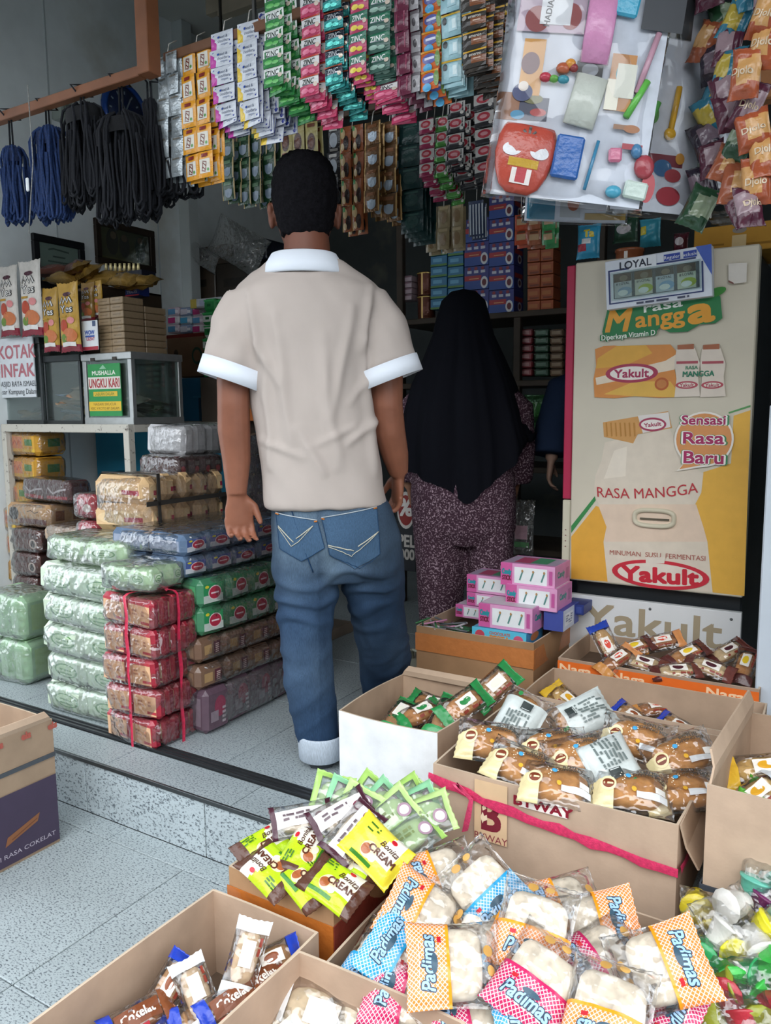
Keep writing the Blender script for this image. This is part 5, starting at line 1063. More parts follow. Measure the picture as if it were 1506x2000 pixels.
cols = [('9a4048', 1006, 1040), ('3a5a48', 1043, 1072), ('8a705a', 1074, 1100)]
for ci, (c, x0, x1) in enumerate(cols):
    for r_ in range(6): 
        yb = 735-r_*15.5; boxpx('soap_packet', '%s packet, %s from the second shelf' % (('red', 'dark green', 'tan')[ci], ORD[r_]), 'packet', x0, x1, yb-14.6, yb-.4, ys+.02, .12, c, [('r', -.35, -.2, .3, .25, ('c08a8a', '6a8a78', 'b09a80')[ci]), ('r', -.5, .3, .5, .42, ('6a2a34', '24402f', '5f4a3a')[ci])], mat='gloss', b=.006, group='soap packets on the second shelf')
for px, py, lb in ((1050, 800, 'upper green'), (1062, 850, 'lower green')): bag_up('noodle_bag', lb+' shiny bag under the second back shelf', 'snack', px, py, 50, 60, ys-.0, (solid('2f5a34', 'foil'), [('e', 0, 0, .3, .25, '3f7a3f')]), px)
bag_up('plastic_bag', 'white and pink plastic bag hanging low beside the purple dress', 'plastic bag', 1022, 1030, 44, 110, 3.3, ((lambda u, v, t_: (hx('b9c4bc'), 'frost_film')), [('r', -.3, -.2, .3, .05, 'c9a4b0'), ('r', -.3, -.35, .35, -.25, '6aa070')]), 9)
# painted sign sheet between man and woman
boxpx('poster', 'dark poster with white ring and letters PEL between the two customers', 'poster', 774, 812, 950, 1115, 3.05, .01, '23262b', [('e', 0, .22, .45, .22, 'c9c4bf'), ('e', 0, .22, .38, .18, '8a2f2c'), ('t', '%', 0, .26, .2, 'd9d4cf', {'bold': .05}), ('t', 'PEL', .05, -.14, .14, 'b9b4ae', {'bold': .05, 'w': .85}), ('t', '000', .05, -.3, .12, 'a9a49e', {'bold': .05, 'w': .75})])
# low wooden tray of cracker bags seen between the man's legs
p0, p1 = atz(640, 1235, UZ), atz(800, 1160, UZ)
m = MB('wood', '6d6257'); m.box(-.32, .0, 0, .7, 0, .05, b=.004); m.box(-.33, .005, 0, .02, 0, .12, b=.003); tag(m.build('wooden_tray', None, (-2.02, 2.30, UZ)), 'low worn wooden tray behind the man holding cracker bags', 'tray')
for i in range(8):
    mb, sf = pillow(.17, .11, .05, lambda u, v, t_: (hx('ffffff'), 'film') if u > -.6 else (hx('3f7a4a'), 'gloss'), seed=60+i, nx=14, ny=10, wr=.2); bm = MB('bread'); loaf(bm, .12, .08, .035, 'c98a52', 'a8703c', seed=i)
    put_pack('cracker_bag', 'clear cracker bag, %s layer of the %s pile behind the man' % (ORD[i//2], 'near' if i % 2 == 0 else 'far'), 'snack', (Vector((-2.10+.01*(i % 3), 2.42+.24*(i % 2), UZ+.08+.05*(i//2))), Matrix.Rotation(.2*i, 3, 'Z')), mb.mesh('wrapper'), bm.mesh('crackers'), innername='crackers', group='cracker bags')

# ------------------------------------------------------------------ the left-hand counter
TX, TY, TZ = -2.645, 2.273, 1.146
tb = thing('counter_table', 'white painted metal counter with chipped paint under the donation boxes', 'table', (TX, TY, UZ))
H = TZ-UZ; c_ = 'c4c0b6'
m = MB('worn_paint', c_); m.box(-.88, 0, 0, .03, H-.034, H, b=.002); m.build('front_rail', tb)
m = MB('worn_paint', c_); m.box(-.03, 0, .03, 1.1, H-.032, H, b=.002); m.build('side_rail', tb)
m = MB('worn_paint', c_); m.box(-.88, -.002, .002, 1.1, H-.012, H+.002); m.build('table_top', tb)
for x, y in ((-.034, 0), (-.034, 1.06), (-.88, 0), (-.88, 1.06)): m = MB('worn_paint', c_); m.box(x, x+.034, y, y+.034, 0, H-.03, b=.002); m.build('leg', tb)
m = MB('enamel', '2f8fb4'); m.box(-.86, -.04, .52, .54, .55, H-.02); m.build('back_panel', tb, label='bright blue back panel')
m = MB('enamel', '2f8fb4'); m.box(-.05, -.036, .56, 1.05, .62, H-.03); m.build('side_panel', tb, label='bright blue side panel')
# donation boxes
def glassbox(t, W, D, Hh, fr=.018, col='b9bcbc', lid=.03):
    for x in (-W/2, W/2-fr):
        for y in (0, D-fr): m = MB('metal', col); m.box(x, x+fr, y, y+fr, 0, Hh-lid, b=.002); m.build('frame_post', t)
    m = MB('metal', col); m.box(-W/2-.004, W/2+.004, -.004, D+.004, Hh-lid, Hh, b=.003); m.build('lid', t)
    m = MB('metal', col)
    m.box(-W/2, W/2, -.001, fr, 0, fr*1.3); m.box(-W/2, W/2, D-fr, D+.001, 0, fr*1.3); m.box(-W/2-.001, -W/2+fr, 0, D, 0, fr*1.3); m.box(W/2-fr, W/2+.001, 0, D, 0, fr*1.3); m.box(-W/2+.002, W/2-.002, .002, D-.002, 0, .006); m.build('base_frame', t)
    for nm, (x0, x1, y0, y1) in (('pane', (-W/2+fr, W/2-fr, .006, .009)), ('pane', (W/2-.009, W/2-.006, fr, D-fr)), ('pane', (-W/2+.006, -W/2+.009, fr, D-fr)), ('pane', (-W/2+fr, W/2-fr, D-.009, D-.006))): m = MB('glass'); m.box(x0, x1, y0, y1, fr, Hh-lid); m.build(nm, t)
def bills(center, wd, dp, n, lb, seed, cols=('b9947a', 'c9a88c', '8a8f94', 'a89a86')):
    r = random.Random(seed)
    for i in range(n):
        mb, sf = pillow(.13, .06, .012, (lambda c: (lambda u, v, t_: (hx(c), 'paper')))(r.choice(cols)), nx=10, ny=6, seed=seed+i, wr=.9, crimp=.01)
        tag(place(mb.mesh('banknote'), 'banknote', None, center+Vector((r.uniform(-wd, wd), r.uniform(-dp, dp), .012+.011*i)), (r.uniform(-.5, .5), r.uniform(-.4, .4), r.uniform(0, 3))), lb, 'banknote', lb)
A, B = aty(163, 760, TY+.03), aty(258, 760, TY+.03); bD = atx(357, 760, B.x).y-(TY+.03); bH = aty(210, 690, TY+.03).z-TZ
al = thing('donation_box', 'aluminium framed glass donation box with green MUSHALLA sign', 'donation box', ((A.x+B.x)/2, TY+.03, TZ+.002)); W = B.x-A.x; glassbox(al, W, bD, bH, .022)
m = MB('print', '2f8a4c'); m.box(-W*.36, W*.30, -.006, -.002, .035, bH-.045)
m.deco(flat((-W*.03, -.0062, bH/2-.005), (1, 0, 0), (0, 0, 1)), [('r', -.5, -.5, .5, .5, '2f8f4e'), ('r', -.5, .02, .5, .25, 'dcd8cf'), ('t', 'MUSHALLA', 0, .33, .08, 'e8ece2', {'w': .72, 'bold': .03}), ('t', 'UNGKU KARI', 0, .135, .17, 'a8343a', {'w': .94, 'bold': .03}), ('r', -.35, -.12, .4, -.03, 'd9b43a'), ('t', 'LABUAN DALAM', 0, -.075, .06, '2f7a3a', {'w': .6}), ('r', -.5, -.40, .5, -.22, 'dfb93a'), ('t', 'NAGARI SIKUCUR', 0, -.27, .05, '7a5a24', {'w': .7}), ('t', 'KEC. V KOTO KP. DALAM', 0, -.35, .05, '7a5a24', {'w': .86}), ('p', [(-.12, .40), (.1, .40), (0, .48)], '8fc0a0')], W*.66, bH-.08); m.build('sign', al, label='green sign with red and yellow lettering')
for x in (-.25, .2): m = MB('metal', '4a4440'); m.box(x*W-.012, x*W+.012, -.008, -.003, bH-.032, bH-.018); m.build('hinge', al)
bills(Vector(((A.x+B.x)/2+.03, TY+.03+bD*.5, TZ+.03)), W*.25, bD*.25, 7, 'crumpled banknote inside the aluminium donation box', 3, ('8a8578', '9a9488', '6f6a62'))
A2, B2 = aty(86, 760, TY+.07), aty(158, 760, TY+.07); h2 = aty(120, 694, TY+.07).z-TZ
g2 = thing('donation_box', 'dark framed glass donation box full of crumpled notes', 'donation box', ((A2.x+B2.x)/2, TY+.07, TZ+.002)); glassbox(g2, B2.x-A2.x, .24, h2, .012, '4f5355')
bills(Vector(((A2.x+B2.x)/2, TY+.17, TZ+.02)), .05, .05, 12, 'crumpled banknote inside the dark framed donation box', 20, ('c9a88c', 'c09a80', 'd0b59c', '8a9aa8'))
A3, B3 = aty(-70, 740, TY+.05), aty(80, 740, TY+.05); h3 = aty(40, 662, TY+.05).z-TZ
g3 = thing('donation_box', 'glass donation box behind the white KOTAK INFAK sign', 'donation box', ((A3.x+B3.x)/2, TY+.05, TZ+.002)); W = B3.x-A3.x; glassbox(g3, W, .26, h3, .014, '4f5355')
m = MB('print', 'd8dde2'); S = (aty(78, 715, TY+.03).x-aty(-62, 715, TY+.03).x); zt, zb = aty(40, 660, TY+.04).z-TZ, aty(40, 777, TY+.04).z-TZ; m.box(-S/2, S/2, -.014, -.008, zb, zt)
m.deco(flat((.022, -.0145, (zb+zt)/2), (1, 0, 0), (0, 0, 1)), [('t', 'KOTAK', .24, .27, .22, 'b8707a', {'w': .50, 'bold': .03}), ('t', 'INFAK', .24, -.04, .22, 'b8707a', {'w': .45, 'bold': .03}), ('t', 'MASJID RAYA ISMAEL', .22, -.27, .09, '4a4d52', {'w': .52}), ('t', 'Pasar Kampung Dalam', .22, -.40, .09, '4a4d52', {'w': .52})], S, zt-zb); m.build('sign', g3, label='white sign lettered KOTAK INFAK')
bills(Vector(((A3.x+B3.x)/2+.1, TY+.16, TZ+.02)), .06, .04, 4, 'folded note inside the KOTAK INFAK box', 40)
# clove-brown wrapped boxes stacked on the aluminium box
ztop = TZ+.002+bH; sx1_ = atx(0, 0, -1).x
xr = aty(242, 640, TY+.05).x; xl = aty(192, 640, TY+.05).x; y1_ = atx(283, 630, xr).y; y2_ = atx(326, 630, xr).y; lh = (aty(220, 580, TY+.05).z-ztop)/8
for c, (ya, yb, n_, cx_) in enumerate(((TY+.05, y1_, 8, 2), (y1_+.003, y2_, 7, 2))):
    for r_ in range(n_):
        for k in range(cx_):
            m = MB('gloss', '9a8468'); xa = xl+(xr-xl)*k/cx_; m.box(xa+.001-xl, xa+(xr-xl)/cx_-.001-xl, 0, yb-ya-.002, 0, lh-.0015, b=.003); m.deco(flat((xa-xl+(xr-xl)/cx_/2, 0, lh/2), (1, 0, 0), (0, 0, 1)), [('r', -.3, -.08, .3, .05, '7d6a52')], (xr-xl)/cx_, lh)
            tag(m.build('incense_box', None, (xl, ya, ztop+.001+r_*lh)), 'brown wrapped box, %s layer, %s stack, %s side, on the aluminium donation box' % (ORD[r_], 'near' if c == 0 else 'far', 'left' if k == 0 else 'right'), 'box', 'brown wrapped boxes')
# snack sachets standing in front (white and gold) with price strips
def yespack(c1, c2): 
    return (lambda u, v, t_: (hx('8a2a3a'), 'gloss') if u < -.84 else ((hx(c1), 'gloss') if u > -.1 or abs(v) > .8 else (hx(c2), 'gloss'))), [('r', -.45, -.48, .45, -.42, '8a2a3a'), ('t', 'Yes', .0, .12, .10, '2a2528', {'w': .62, 'bold': .10}), ('t', 'Yes', .0, .12, .10, 'd9d6d2', {'w': .58, 'bold': .02}), ('l', [(-.3, .2), (-.2, .28), (-.12, .2), (-.02, .28), (.08, .21), (.18, .28), (.28, .2)], .05, '2a2528'), ('l', [(-.3, .2), (-.2, .28), (-.12, .2), (-.02, .28), (.08, .21), (.18, .28), (.28, .2)], .022, 'd9d6d2'), ('e', .05, .33, .2, .03, '4a2030'), ('r', -.4, -.0, .0, .03, 'b58a2a'), ('e', .2, -.05, .16, .05, 'd98a8a'), ('e', -.15, -.12, .2, .09, 'b8482f'), ('e', .1, -.26, .34, .10, 'c9764a'), ('e', -.2, -.3, .15, .06, '6a8a3a'), ('r', -.34, -.42, .34, -.36, 'e2dedb')]
for px, py, wp, hp, Y, d, lb in [(18, 588, 36, 142, TY+.0, ('cfc9c2', 'd9cfc6'), 'white snack packet at the left picture edge'), (61, 583, 42, 152, TY-.01, ('d3cdc6', 'd9cfc6'), 'taller white snack packet second from left'), (100, 625, 32, 130, TY-.0, ('b08a3a', 'c29a44'), 'gold snack packet right of the white ones'), (136, 620, 40, 140, TY-.02, ('b8903c', 'c49c46'), 'gold snack packet with white lettering before the brown boxes'), (172, 590, 26, 80, TY+.06, ('8a6a34', '9a783a'), 'dark gold snack packet behind the gold ones'), (190, 585, 22, 76, TY+.08, ('b08a3a', 'b8903f'), 'gold snack packet behind the brown boxes')]:
    bag_up('snack_packet', lb, 'snack', px, py, wp, hp, Y, yespack(*d), int(px), t=.03)
for k, (px, py, an, lb) in enumerate([(130, 545, 5, 'gold packet lying at the left end of the heap'), (170, 535, -8, 'gold packet lying in the heap beside the first'), (205, 545, 10, 'gold packet lying across the middle of the heap'), (245, 548, -4, 'gold packet lying at the right of the heap'), (270, 552, 3, 'gold packet at the right end of the heap'), (110, 530, 20, 'maroon and gold packet on top of the heap left'), (150, 522, -12, 'maroon and gold packet on top of the heap')]):
    c_2 = 'a07d3a' if k < 5 else '6a3f34'; mb, sf = pillow(.20, .10, .055, (lambda c: lambda u, v, t_: (hx(c), 'foil') if abs(u) < .8 else (hx('8a6c34'), 'foil'))(c_2), nx=16, ny=8, seed=80+k, wr=.3)
    c0 = aty(px, py, TY+.16+.02*(k % 3)); tag(place(mb.mesh('snack_packet'), 'snack_packet', None, c0, (.5+.15*math.sin(k), .12*math.cos(k*2), math.radians(an*2))), lb, 'snack', 'heap of gold packets')
m = MB('print', '4a3a2e'); cz_ = aty(180, 560, TY+.16).z
zr_ = aty(180, 562, TY+.16).z-TZ-.01; m.box(-.30, .14, .07, .2, .0, zr_, b=.003); m.box(-.30, .14, -.14, .2, zr_-.012, zr_, b=.003); tag(m.build('display_rack', None, (aty(180, 560, TY+.17).x, TY+.17+.08, TZ+.003)), 'dark display rack under the heap of gold packets', 'rack')
boxpx('price_card', 'white card lettered WOW standing left of the brown boxes', 'card', 160, 191, 626, 684, TY+.005, .004, 'dfe2e6', [('t', 'WOW', 0, .1, .14, '3a5aa8', {'w': .6, 'bold': .06}), ('r', -.28, -.06, .3, .0, '3a5aa8'), ('t', 'LEZAT', .05, -.12, .1, 'b03a5a', {'w': .5, 'bold': .05}), ('r', -.5, -.5, .5, -.38, 'a82f3f'), ('r', .2, .3, .4, .48, '4a5a7a')])
boxpx('tobacco_box', 'dark blue box lettered TRADISI behind the brown boxes', 'box', 244, 271, 552, 578, TY+.20, .06, '24357a', [('t', 'TRADISI', 0, -.2, .2, 'c9cfe0', {'w': .75, 'bold': .02}), ('r', -.5, -.5, .5, -.4, 'a8323a')])
for i in range(8): m = MB('foil', 'd9c07a'); m.lathe([(.008, 0), (.008, .02), (.006, .026), (.006, .034)], 10, 'e0cf9a'); p = aty(208+i*9, 530, TY+.24); tag(m.build('perfume_bottle', None, p-Vector((0, 0, .0)), ), 'small gold capped bottle, %s from left on the rack' % ORD[i], 'bottle', 'gold capped bottles')
m = MB('print', '1d2030'); q0, q1 = aty(204, 532, TY+.22), aty(280, 532, TY+.22); m.box(q0.x, q1.x, TY+.21, TY+.29, aty(240, 532, TY+.22).z-.03, aty(240, 532, TY+.22).z-.001); tag(m.build('bottle_tray', None), 'dark tray under the row of gold capped bottles', 'tray')
# behind the counter: cartons, tissues, green-white packs
boxpx('carton', 'brown carton with dark red rim and round green print', 'carton', 327, 398, 652, 736, 3.15, .3, '8a6a52', [('r', -.5, .42, .5, .5, '7a2f2a'), ('e', .32, -.02, .14, .2, '3f5a4a'), ('e', .32, -.02, .1, .14, '8a6a52'), ('e', -.25, .05, .06, .1, '4a3a30')], [('r', -.5, .42, .5, .5, '7a2f2a')], mat='card')
boxpx('drum', 'blue plastic crate below the round print carton', 'crate', 352, 404, 738, 835, 3.10, .25, '2f78a0', [('r', .2, -.5, .5, .1, '1f4a66'), ('r', .0, .1, .5, .14, '3f8ab0')], mat='enamel')
boxpx('carton', 'brown carton with red round emblem and orange base beside the man', 'carton', 405, 520, 738, 822, 2.95, .25, '8f735c', [('e', -.32, .15, .10, .17, 'a83a34'), ('e', -.32, .15, .085, .14, 'd8c8b8'), ('e', -.32, .15, .07, .11, 'a83a34'), ('r', -.5, -.5, .5, -.22, 'b86a38'), ('r', -.46, -.36, -.2, -.33, '8f4a24'), ('r', -.46, -.43, -.2, -.40, '8f4a24')], mat='card')
TI = [('5a8fb8', 'c9b8c4'), ('c9c4d0', '8a9ab8'), ('b83a78', 'd9d4da'), ('4a9ac0', 'b9c9d4')]
for r_ in range(3):
    for k in range(3): a, b_ = TI[(r_*2+k) % 4]; boxpx('tissue_pack', 'small tissue pack, %s row, %s from left, on the round print carton' % (ORD[r_], ORD[k]), 'tissue', 326+k*24, 349+k*24, 651-(r_+1)*17, 651-r_*17-.5, 3.16, .1, b_, [('r', -.4, -.35, .2, .3, a), ('r', .2, -.2, .45, .1, 'e0dde2')], mat='gloss', b=.008, group='tissue packs')
boxpx('tissue_pack', 'yellow and white tissue pack on top of the others', 'tissue', 372, 432, 582, 600, 3.1, .1, 'b9bcc0', [('r', -.5, -.5, -.3, .5, 'b8a44a'), ('r', -.2, -.3, .3, .3, 'a4a9c0')], mat='gloss', b=.008)
for r_ in range(6):
    for k in range(2): boxpx('detergent_pack', 'green and white pack, %s layer, %s column, left of the man' % (ORD[r_], ('left', 'right')[k]), 'packet', 394+k*24+(r_ % 2)*3, 418+k*26+(r_ % 2)*3, 736-(r_+1)*25.5, 736-r_*25.5-.5, 2.90, .12, ('2f8a4a', 'c9d4cc')[r_ == 3], [('r', -.4, -.3, .35, .2, ('cfd9d0', '2f7a44')[r_ == 3 or r_ % 2]), ('r', -.2, -.12, .1, .08, '1f5a34'), ('r', -.45, .3, .4, .42, '3fa05a')], mat='gloss', b=.01, group='green and white packs')
m = MB('print', '34302c'); q0 = aty(394, 737, 2.90); m.box(0, .22, 0, .14, -.9, -.002, '5a5048'); tag(m.build('carton_stand', None, (q0.x-.01, 2.90, q0.z)), 'tall dark carton under the green and white packs', 'carton')
# dim upper shelf with plastic wrapped cartons at back left
zz = aty(430, 590, 3.6).z
ush = thing('wall_shelf', 'dark wall shelf holding plastic wrapped cartons at back left', 'shelf', (aty(430, 590, 3.6).x, 3.6, zz)); m = MB('wood', '3a322c'); m.box(-.42, .5, 0, .4, -.03, 0); m.build('shelf_board', ush)
for x in (-.38, .45): m = MB('wood', '3a322c'); m.box(x-.015, x+.015, .0, .03, -zz+UZ, -.03); m.build('upright', ush)
for a, c, lb in [((340, 420, 520, 590), '4f443a', 'dark brown wrapped carton on the wall shelf'), ((422, 500, 510, 590), '3c3630', 'black brown wrapped carton on the wall shelf'), ((350, 450, 482, 520), '5a5048', 'flat wrapped carton lying on the shelf cartons'), ((455, 520, 470, 510), '2a2f3c', 'dark blue wrapped bundle on the shelf cartons')]: boxpx('carton', lb, 'carton', *a, 3.62, .25, c, [('r', -.3, -.1, .3, .1, '2f2a26')], mat='gloss', b=.006)
for px, py, wp, hp, sd, lb in ((385, 495, 90, 40, 3, 'clear plastic bag spread over the wrapped cartons'), (465, 480, 110, 80, 4, 'large clear plastic bag hanging over the wall shelf')): bag_up('plastic_bag', lb, 'plastic bag', px, py, wp, hp, 3.55, ((lambda u, v, t_: (hx('ffffff'), 'film')), []), sd, t=.08, tilt=.5)

# ------------------------------------------------------------------ wrapped bundles under and before the counter
def wrapbox(sx, sy, sz_, mat, seed, e=6., amp=.004, n=28, mm=16):
    mb = MB(mat); V = []; Fs = []; p = 2/e; f = lambda c: math.copysign(abs(c)**p, c); off = Vector((seed*3.1, seed*1.7, 0))
    for i in range(mm+1):
        a = -math.pi/2+math.pi*i/mm; ca, sa = math.cos(a), math.sin(a)
        for k in range(n):
            t_ = 2*math.pi*k/n; v = Vector((sx/2*f(ca)*f(math.cos(t_)), sy/2*f(ca)*f(math.sin(t_)), sz_/2*f(sa)))
            nn = v.normalized(); v = v+nn*(amp*(noise.noise(v*16+off)*1.3+noise.noise(v*45+off)*.9)); V.append(v)
    for i in range(mm):
        for k in range(n): Fs.append((i*n+k, i*n+(k+1) % n, (i+1)*n+(k+1) % n, (i+1)*n+k))
    mb.add(V, Fs, 'ffffff', mat, True); return mb
_unit = {}
def bundle(name, label, x0, x1, y0, y1, z0, z1, nx, ny, nz, col, front=(), side=(), wrap='film', group=None, seed=0, round_=.012, part='biscuit_pack', jit=.003, mat='gloss', rot=0., wamp=.004, tilt=0.):
    wamp = wamp*1.5; rr_ = random.Random(seed*7+1); rot = rot+rr_.uniform(-.05, .05); tilt = tilt+rr_.uniform(-.02, .02)
    cx, cy, cz = (x0+x1)/2+rr_.uniform(-.006, .006), (y0+y1)/2, (z0+z1)/2; ux, uy, uz = (x1-x0)/nx, (y1-y0)/ny, (z1-z0)/nz
    t = thing(name, label, 'packet', (cx, cy, z0), (0, tilt, rot), group); key = (round(ux, 3), round(uy, 3), round(uz, 3), col, str(front)[:200], str(side)[:100], mat)
    if key not in _unit:
        m = MB(mat, col); g = .0015; b = min(round_, ux*.3, uy*.3, uz*.3); m.box(-ux/2+g, ux/2-g, -uy/2+g, uy/2-g, -uz/2+g, uz/2-g, b=b)
        m.deco(flat((0, -uy/2+g, 0), (1, 0, 0), (0, 0, 1)), list(front), (ux-2*b), (uz-2*b), off=.0004); m.deco(flat((ux/2-g, 0, 0), (0, 1, 0), (0, 0, 1)), list(side), (uy-2*b), (uz-2*b), off=.0004); _unit[key] = m.mesh(part)
    r = random.Random(seed)
    for i in range(nx):
        for j in range(ny):
            if nx*ny > 6 and 0 < i < nx-1 and 0 < j: continue
            if i < nx-1 and 0 < j: continue                # units wholly hidden inside the bundle are left out
            for k in range(nz): place(_unit[key], part, t, ((i+.5)*ux-(x1-x0)/2+r.uniform(-jit, jit)*.5, (j+.5)*uy-(y1-y0)/2+r.uniform(-jit, jit)*.5, (k+.5)*uz), (r.uniform(-.04, .04), r.uniform(-.04, .04), r.uniform(-.07, .07)))
    if wrap: place(wrapbox(x1-x0+.014, y1-y0+.014, z1-z0+.006, wrap, seed, amp=wamp).mesh('plastic_wrap'), 'plastic_wrap', t, (0, 0, (z1-z0)/2))
    if wrap:
        tl = wrapbox(.05, (y1-y0)*.6, (z1-z0)*.55, wrap, seed+3, e=2.2, amp=.012, n=16, mm=10).mesh('wrap_tail'); place(tl, 'wrap_tail', t, (-(x1-x0)/2-.012, -(y1-y0)*.1, (z1-z0)*.5), (0, .3*math.sin(seed), .3))
    return t
def band_(z0, z1, n): h = (z1-z0)/n; return [(z0+i*h, z0+(i+1)*h) for i in range(n)]
# red bundles tied with red string
RX0, RX1, RY0, RY1 = aty(206, 1400, 1.60).x, -1.805, 1.60, atx(392, 1330, -1.805).y
rt = aty(255, 1165, 1.6).z
RF = [('r', -.5, -.5, .5, .5, 'd9ac86'), ('r', -.5, .38, .5, .5, 'b03a44'), ('r', .1, -.42, .5, -.3, 'b03a44')]+squig(-.3, -.1, .3, .2, 2, 'b07a60', 4, .7); RS = [('r', -.5, -.5, .5, .5, '8f2434'), ('r', -.5, .2, .5, .28, 'a8485a'), ('r', -.2, -.35, .1, .2, 'a04050')]
for i, (za, zb) in enumerate(band_(UZ, rt, 5)):
    bundle('biscuit_bundle', 'red wrapped biscuit bundle, %s from the floor in the red stack' % ORD[i], RX0+.004*(i % 2), RX1+.004*(i % 2), RY0-.003*(i % 2), RY1, za, zb-.002, 2, 5, 1, 'a02a3a', RF, RS, 'film', 'red biscuit bundles', i+1, .014, wamp=.006)
m = MB('string', 'c22a4a')
def belt(x):
    hgt = rt-UZ; P = [(x+.004*math.sin(3*i), RY0-.012, UZ+hgt*i/8) for i in range(9)]+[(x, RY0+(RY1-RY0)*i/4, rt+.008) for i in range(5)]+[(x, RY1+.012, rt-hgt*i/8) for i in range(9)]; ribbon(m, P, .006, 'c22a4a', 3, (1, 0, 0))
xm, ym = (RX0+RX1)/2+.02, (RY0+RY1)/2
belt(xm); hgt = rt-UZ
ribbon(m, [(RX1+.014, ym+.003*math.sin(2*i), UZ+hgt*i/8) for i in range(9)]+[(RX1-(RX1-RX0)*i/4, ym, rt+.009) for i in range(5)], .006, 'c22a4a', 5, (0, 1, 0))
ribbon(m, [(xm-.03, ym, rt+.012), (xm, ym+.01, rt+.02), (xm+.05, ym, rt+.015), (xm+.09, ym-.02, rt+.012)], .007, 'd03a5a', 6, (0, 1, .2))
tag(m.build('tie_string', None), 'bright red plastic string tied round the red biscuit stack', 'string')
# milky green cracker bundles
GU = [('r', -.5, -.5, .5, .5, 'c4d4bc'), ('e', .1, .0, .38, .38, '4f8a4a'), ('e', .1, 0, .32, .32, 'b9cfac'), ('r', -.1, -.2, .3, -.12, '4f8a4a'), ('r', -.1, 0, .3, .08, '4f8a4a')]
GX0, GX1 = aty(80, 1300, 1.66).x, -2.01; gz = band_(UZ, aty(140, 1110, 1.66).z, 5)
for i, (za, zb) in enumerate(gz): bundle('cracker_bundle', 'milky wrapped green cracker bundle, %s from the floor in the corner stack' % ORD[i], GX0+.01*(i % 2), GX1, 1.66, 1.92, za, zb-.001, 2, 2, 1, 'cbd9c6', GU, GU, 'milky_film', 'green cracker bundles', 20+i, .02, wamp=.007)
zt_ = gz[-1][1]
bundle('cracker_bundle', 'green cracker bundle lying on top of the milky stack', aty(82, 1080, 1.72).x, aty(235, 1080, 1.72).x, 1.72, 1.92, zt_+.002, zt_+.09, 2, 1, 1, 'b4cfa0', GU, GU, 'milky_film', None, 31, .03, wamp=.008)
bundle('cracker_bundle', 'green cracker bundle lying on top of the red stack', RX0+.0, RX1-.02, RY0+.01, RY1-.03, rt+.014, rt+.014+.075, 2, 2, 1, 'b4cfa0', GU, GU, 'milky_film', None, 32, .028, wamp=.008)
for i, (za, zb) in enumerate(band_(UZ, aty(20, 1165, 1.75).z, 2)):
    bundle('cracker_bundle', ('lower', 'upper')[i]+' green cracker bundle at the left picture edge', aty(-40, 1250, 1.75).x, aty(42, 1250, 1.75).x, 1.75, 1.95, za, zb, 3, 1, 1, '9fc49a', [('r', -.4, -.4, .4, .4, 'b4d0b0')], [('r', -.4, -.4, .4, .4, 'a9c98a')], 'milky_film', None, 35+i, .025)
# stacks beside the walkway: dark purple, brown, green, blue layers (faces to the walkway)
SX = -1.76
def wk(px, py): return atx(px, py, SX).y
def wz(py): return atx(470, py, SX).z
OV = lambda base, c2: [('r', -.5, -.5, .5, .5, base), ('r', -.5, -.1, .5, .5, c2), ('e', .08, .0, .34, .38, 'd9c9c9'), ('e', .08, .0, .30, .33, 'a82f44'), ('r', -.12, -.05, .28, .03, 'e0c4c9'), ('e', -.32, .36, .1, .08, 'c9c23a')]
BR = [('r', -.5, -.5, .5, .5, '7a5f4c'), ('r', .15, -.4, .5, .4, '5a3038'), ('r', -.35, -.3, .05, .3, 'a8885f')]+[('r', .24, -.34+.13*i, .42, -.27+.13*i, 'c9a8a4') for i in range(5)]
PU = [('r', -.5, -.5, .5, .5, '5f4a56'), ('e', .1, .1, .3, .3, '8a3a50'), ('r', -.4, -.3, .0, .0, '8a7a84')]+[('r', .2, -.4+.13*i, .38, -.33+.13*i, 'a8989f') for i in range(4)]
y0_, y1_ = wk(398, 1380), 2.34
lv = [UZ, wz(1320), wz(1225), wz(1115), wz(1030)]
for i, (c, sd, n_, lb, wrap) in enumerate((('5c4854', PU, 1, 'purple', 'frost_film'), ('705646', BR, 2, 'brown', 'film'), ('3f7a58', OV('b9c4bc', '2f8a56'), 2, 'green', 'film'), ('5a6f8a', OV('c4c9d0', '4a5f9a'), 2, 'blue', 'film'))):
    for k, (za, zb) in enumerate(band_(lv[i], lv[i+1], n_)):
        bundle('biscuit_bundle', '%s bundle layer%s in the stack along the walkway, left of the man' % (('red-badged '+lb) if i > 1 else lb, '' if n_ == 1 else (' (lower)', ' (upper)')[k]), SX-.34-(.06 if i == 3 else 0), SX-(.06 if i == 3 else 0)-.004*k, y0_+.02*(i > 1)-.03*(i == 3), y1_, za, zb-.001, 2, 5, 1, c, [('r', -.45, -.4, .45, .4, {0: '7a6a74', 1: '8a6f58', 2: '4f9a68', 3: '8a94a8'}[i])], sd, wrap, None, 50+i*3+k, .016, wamp=.005)
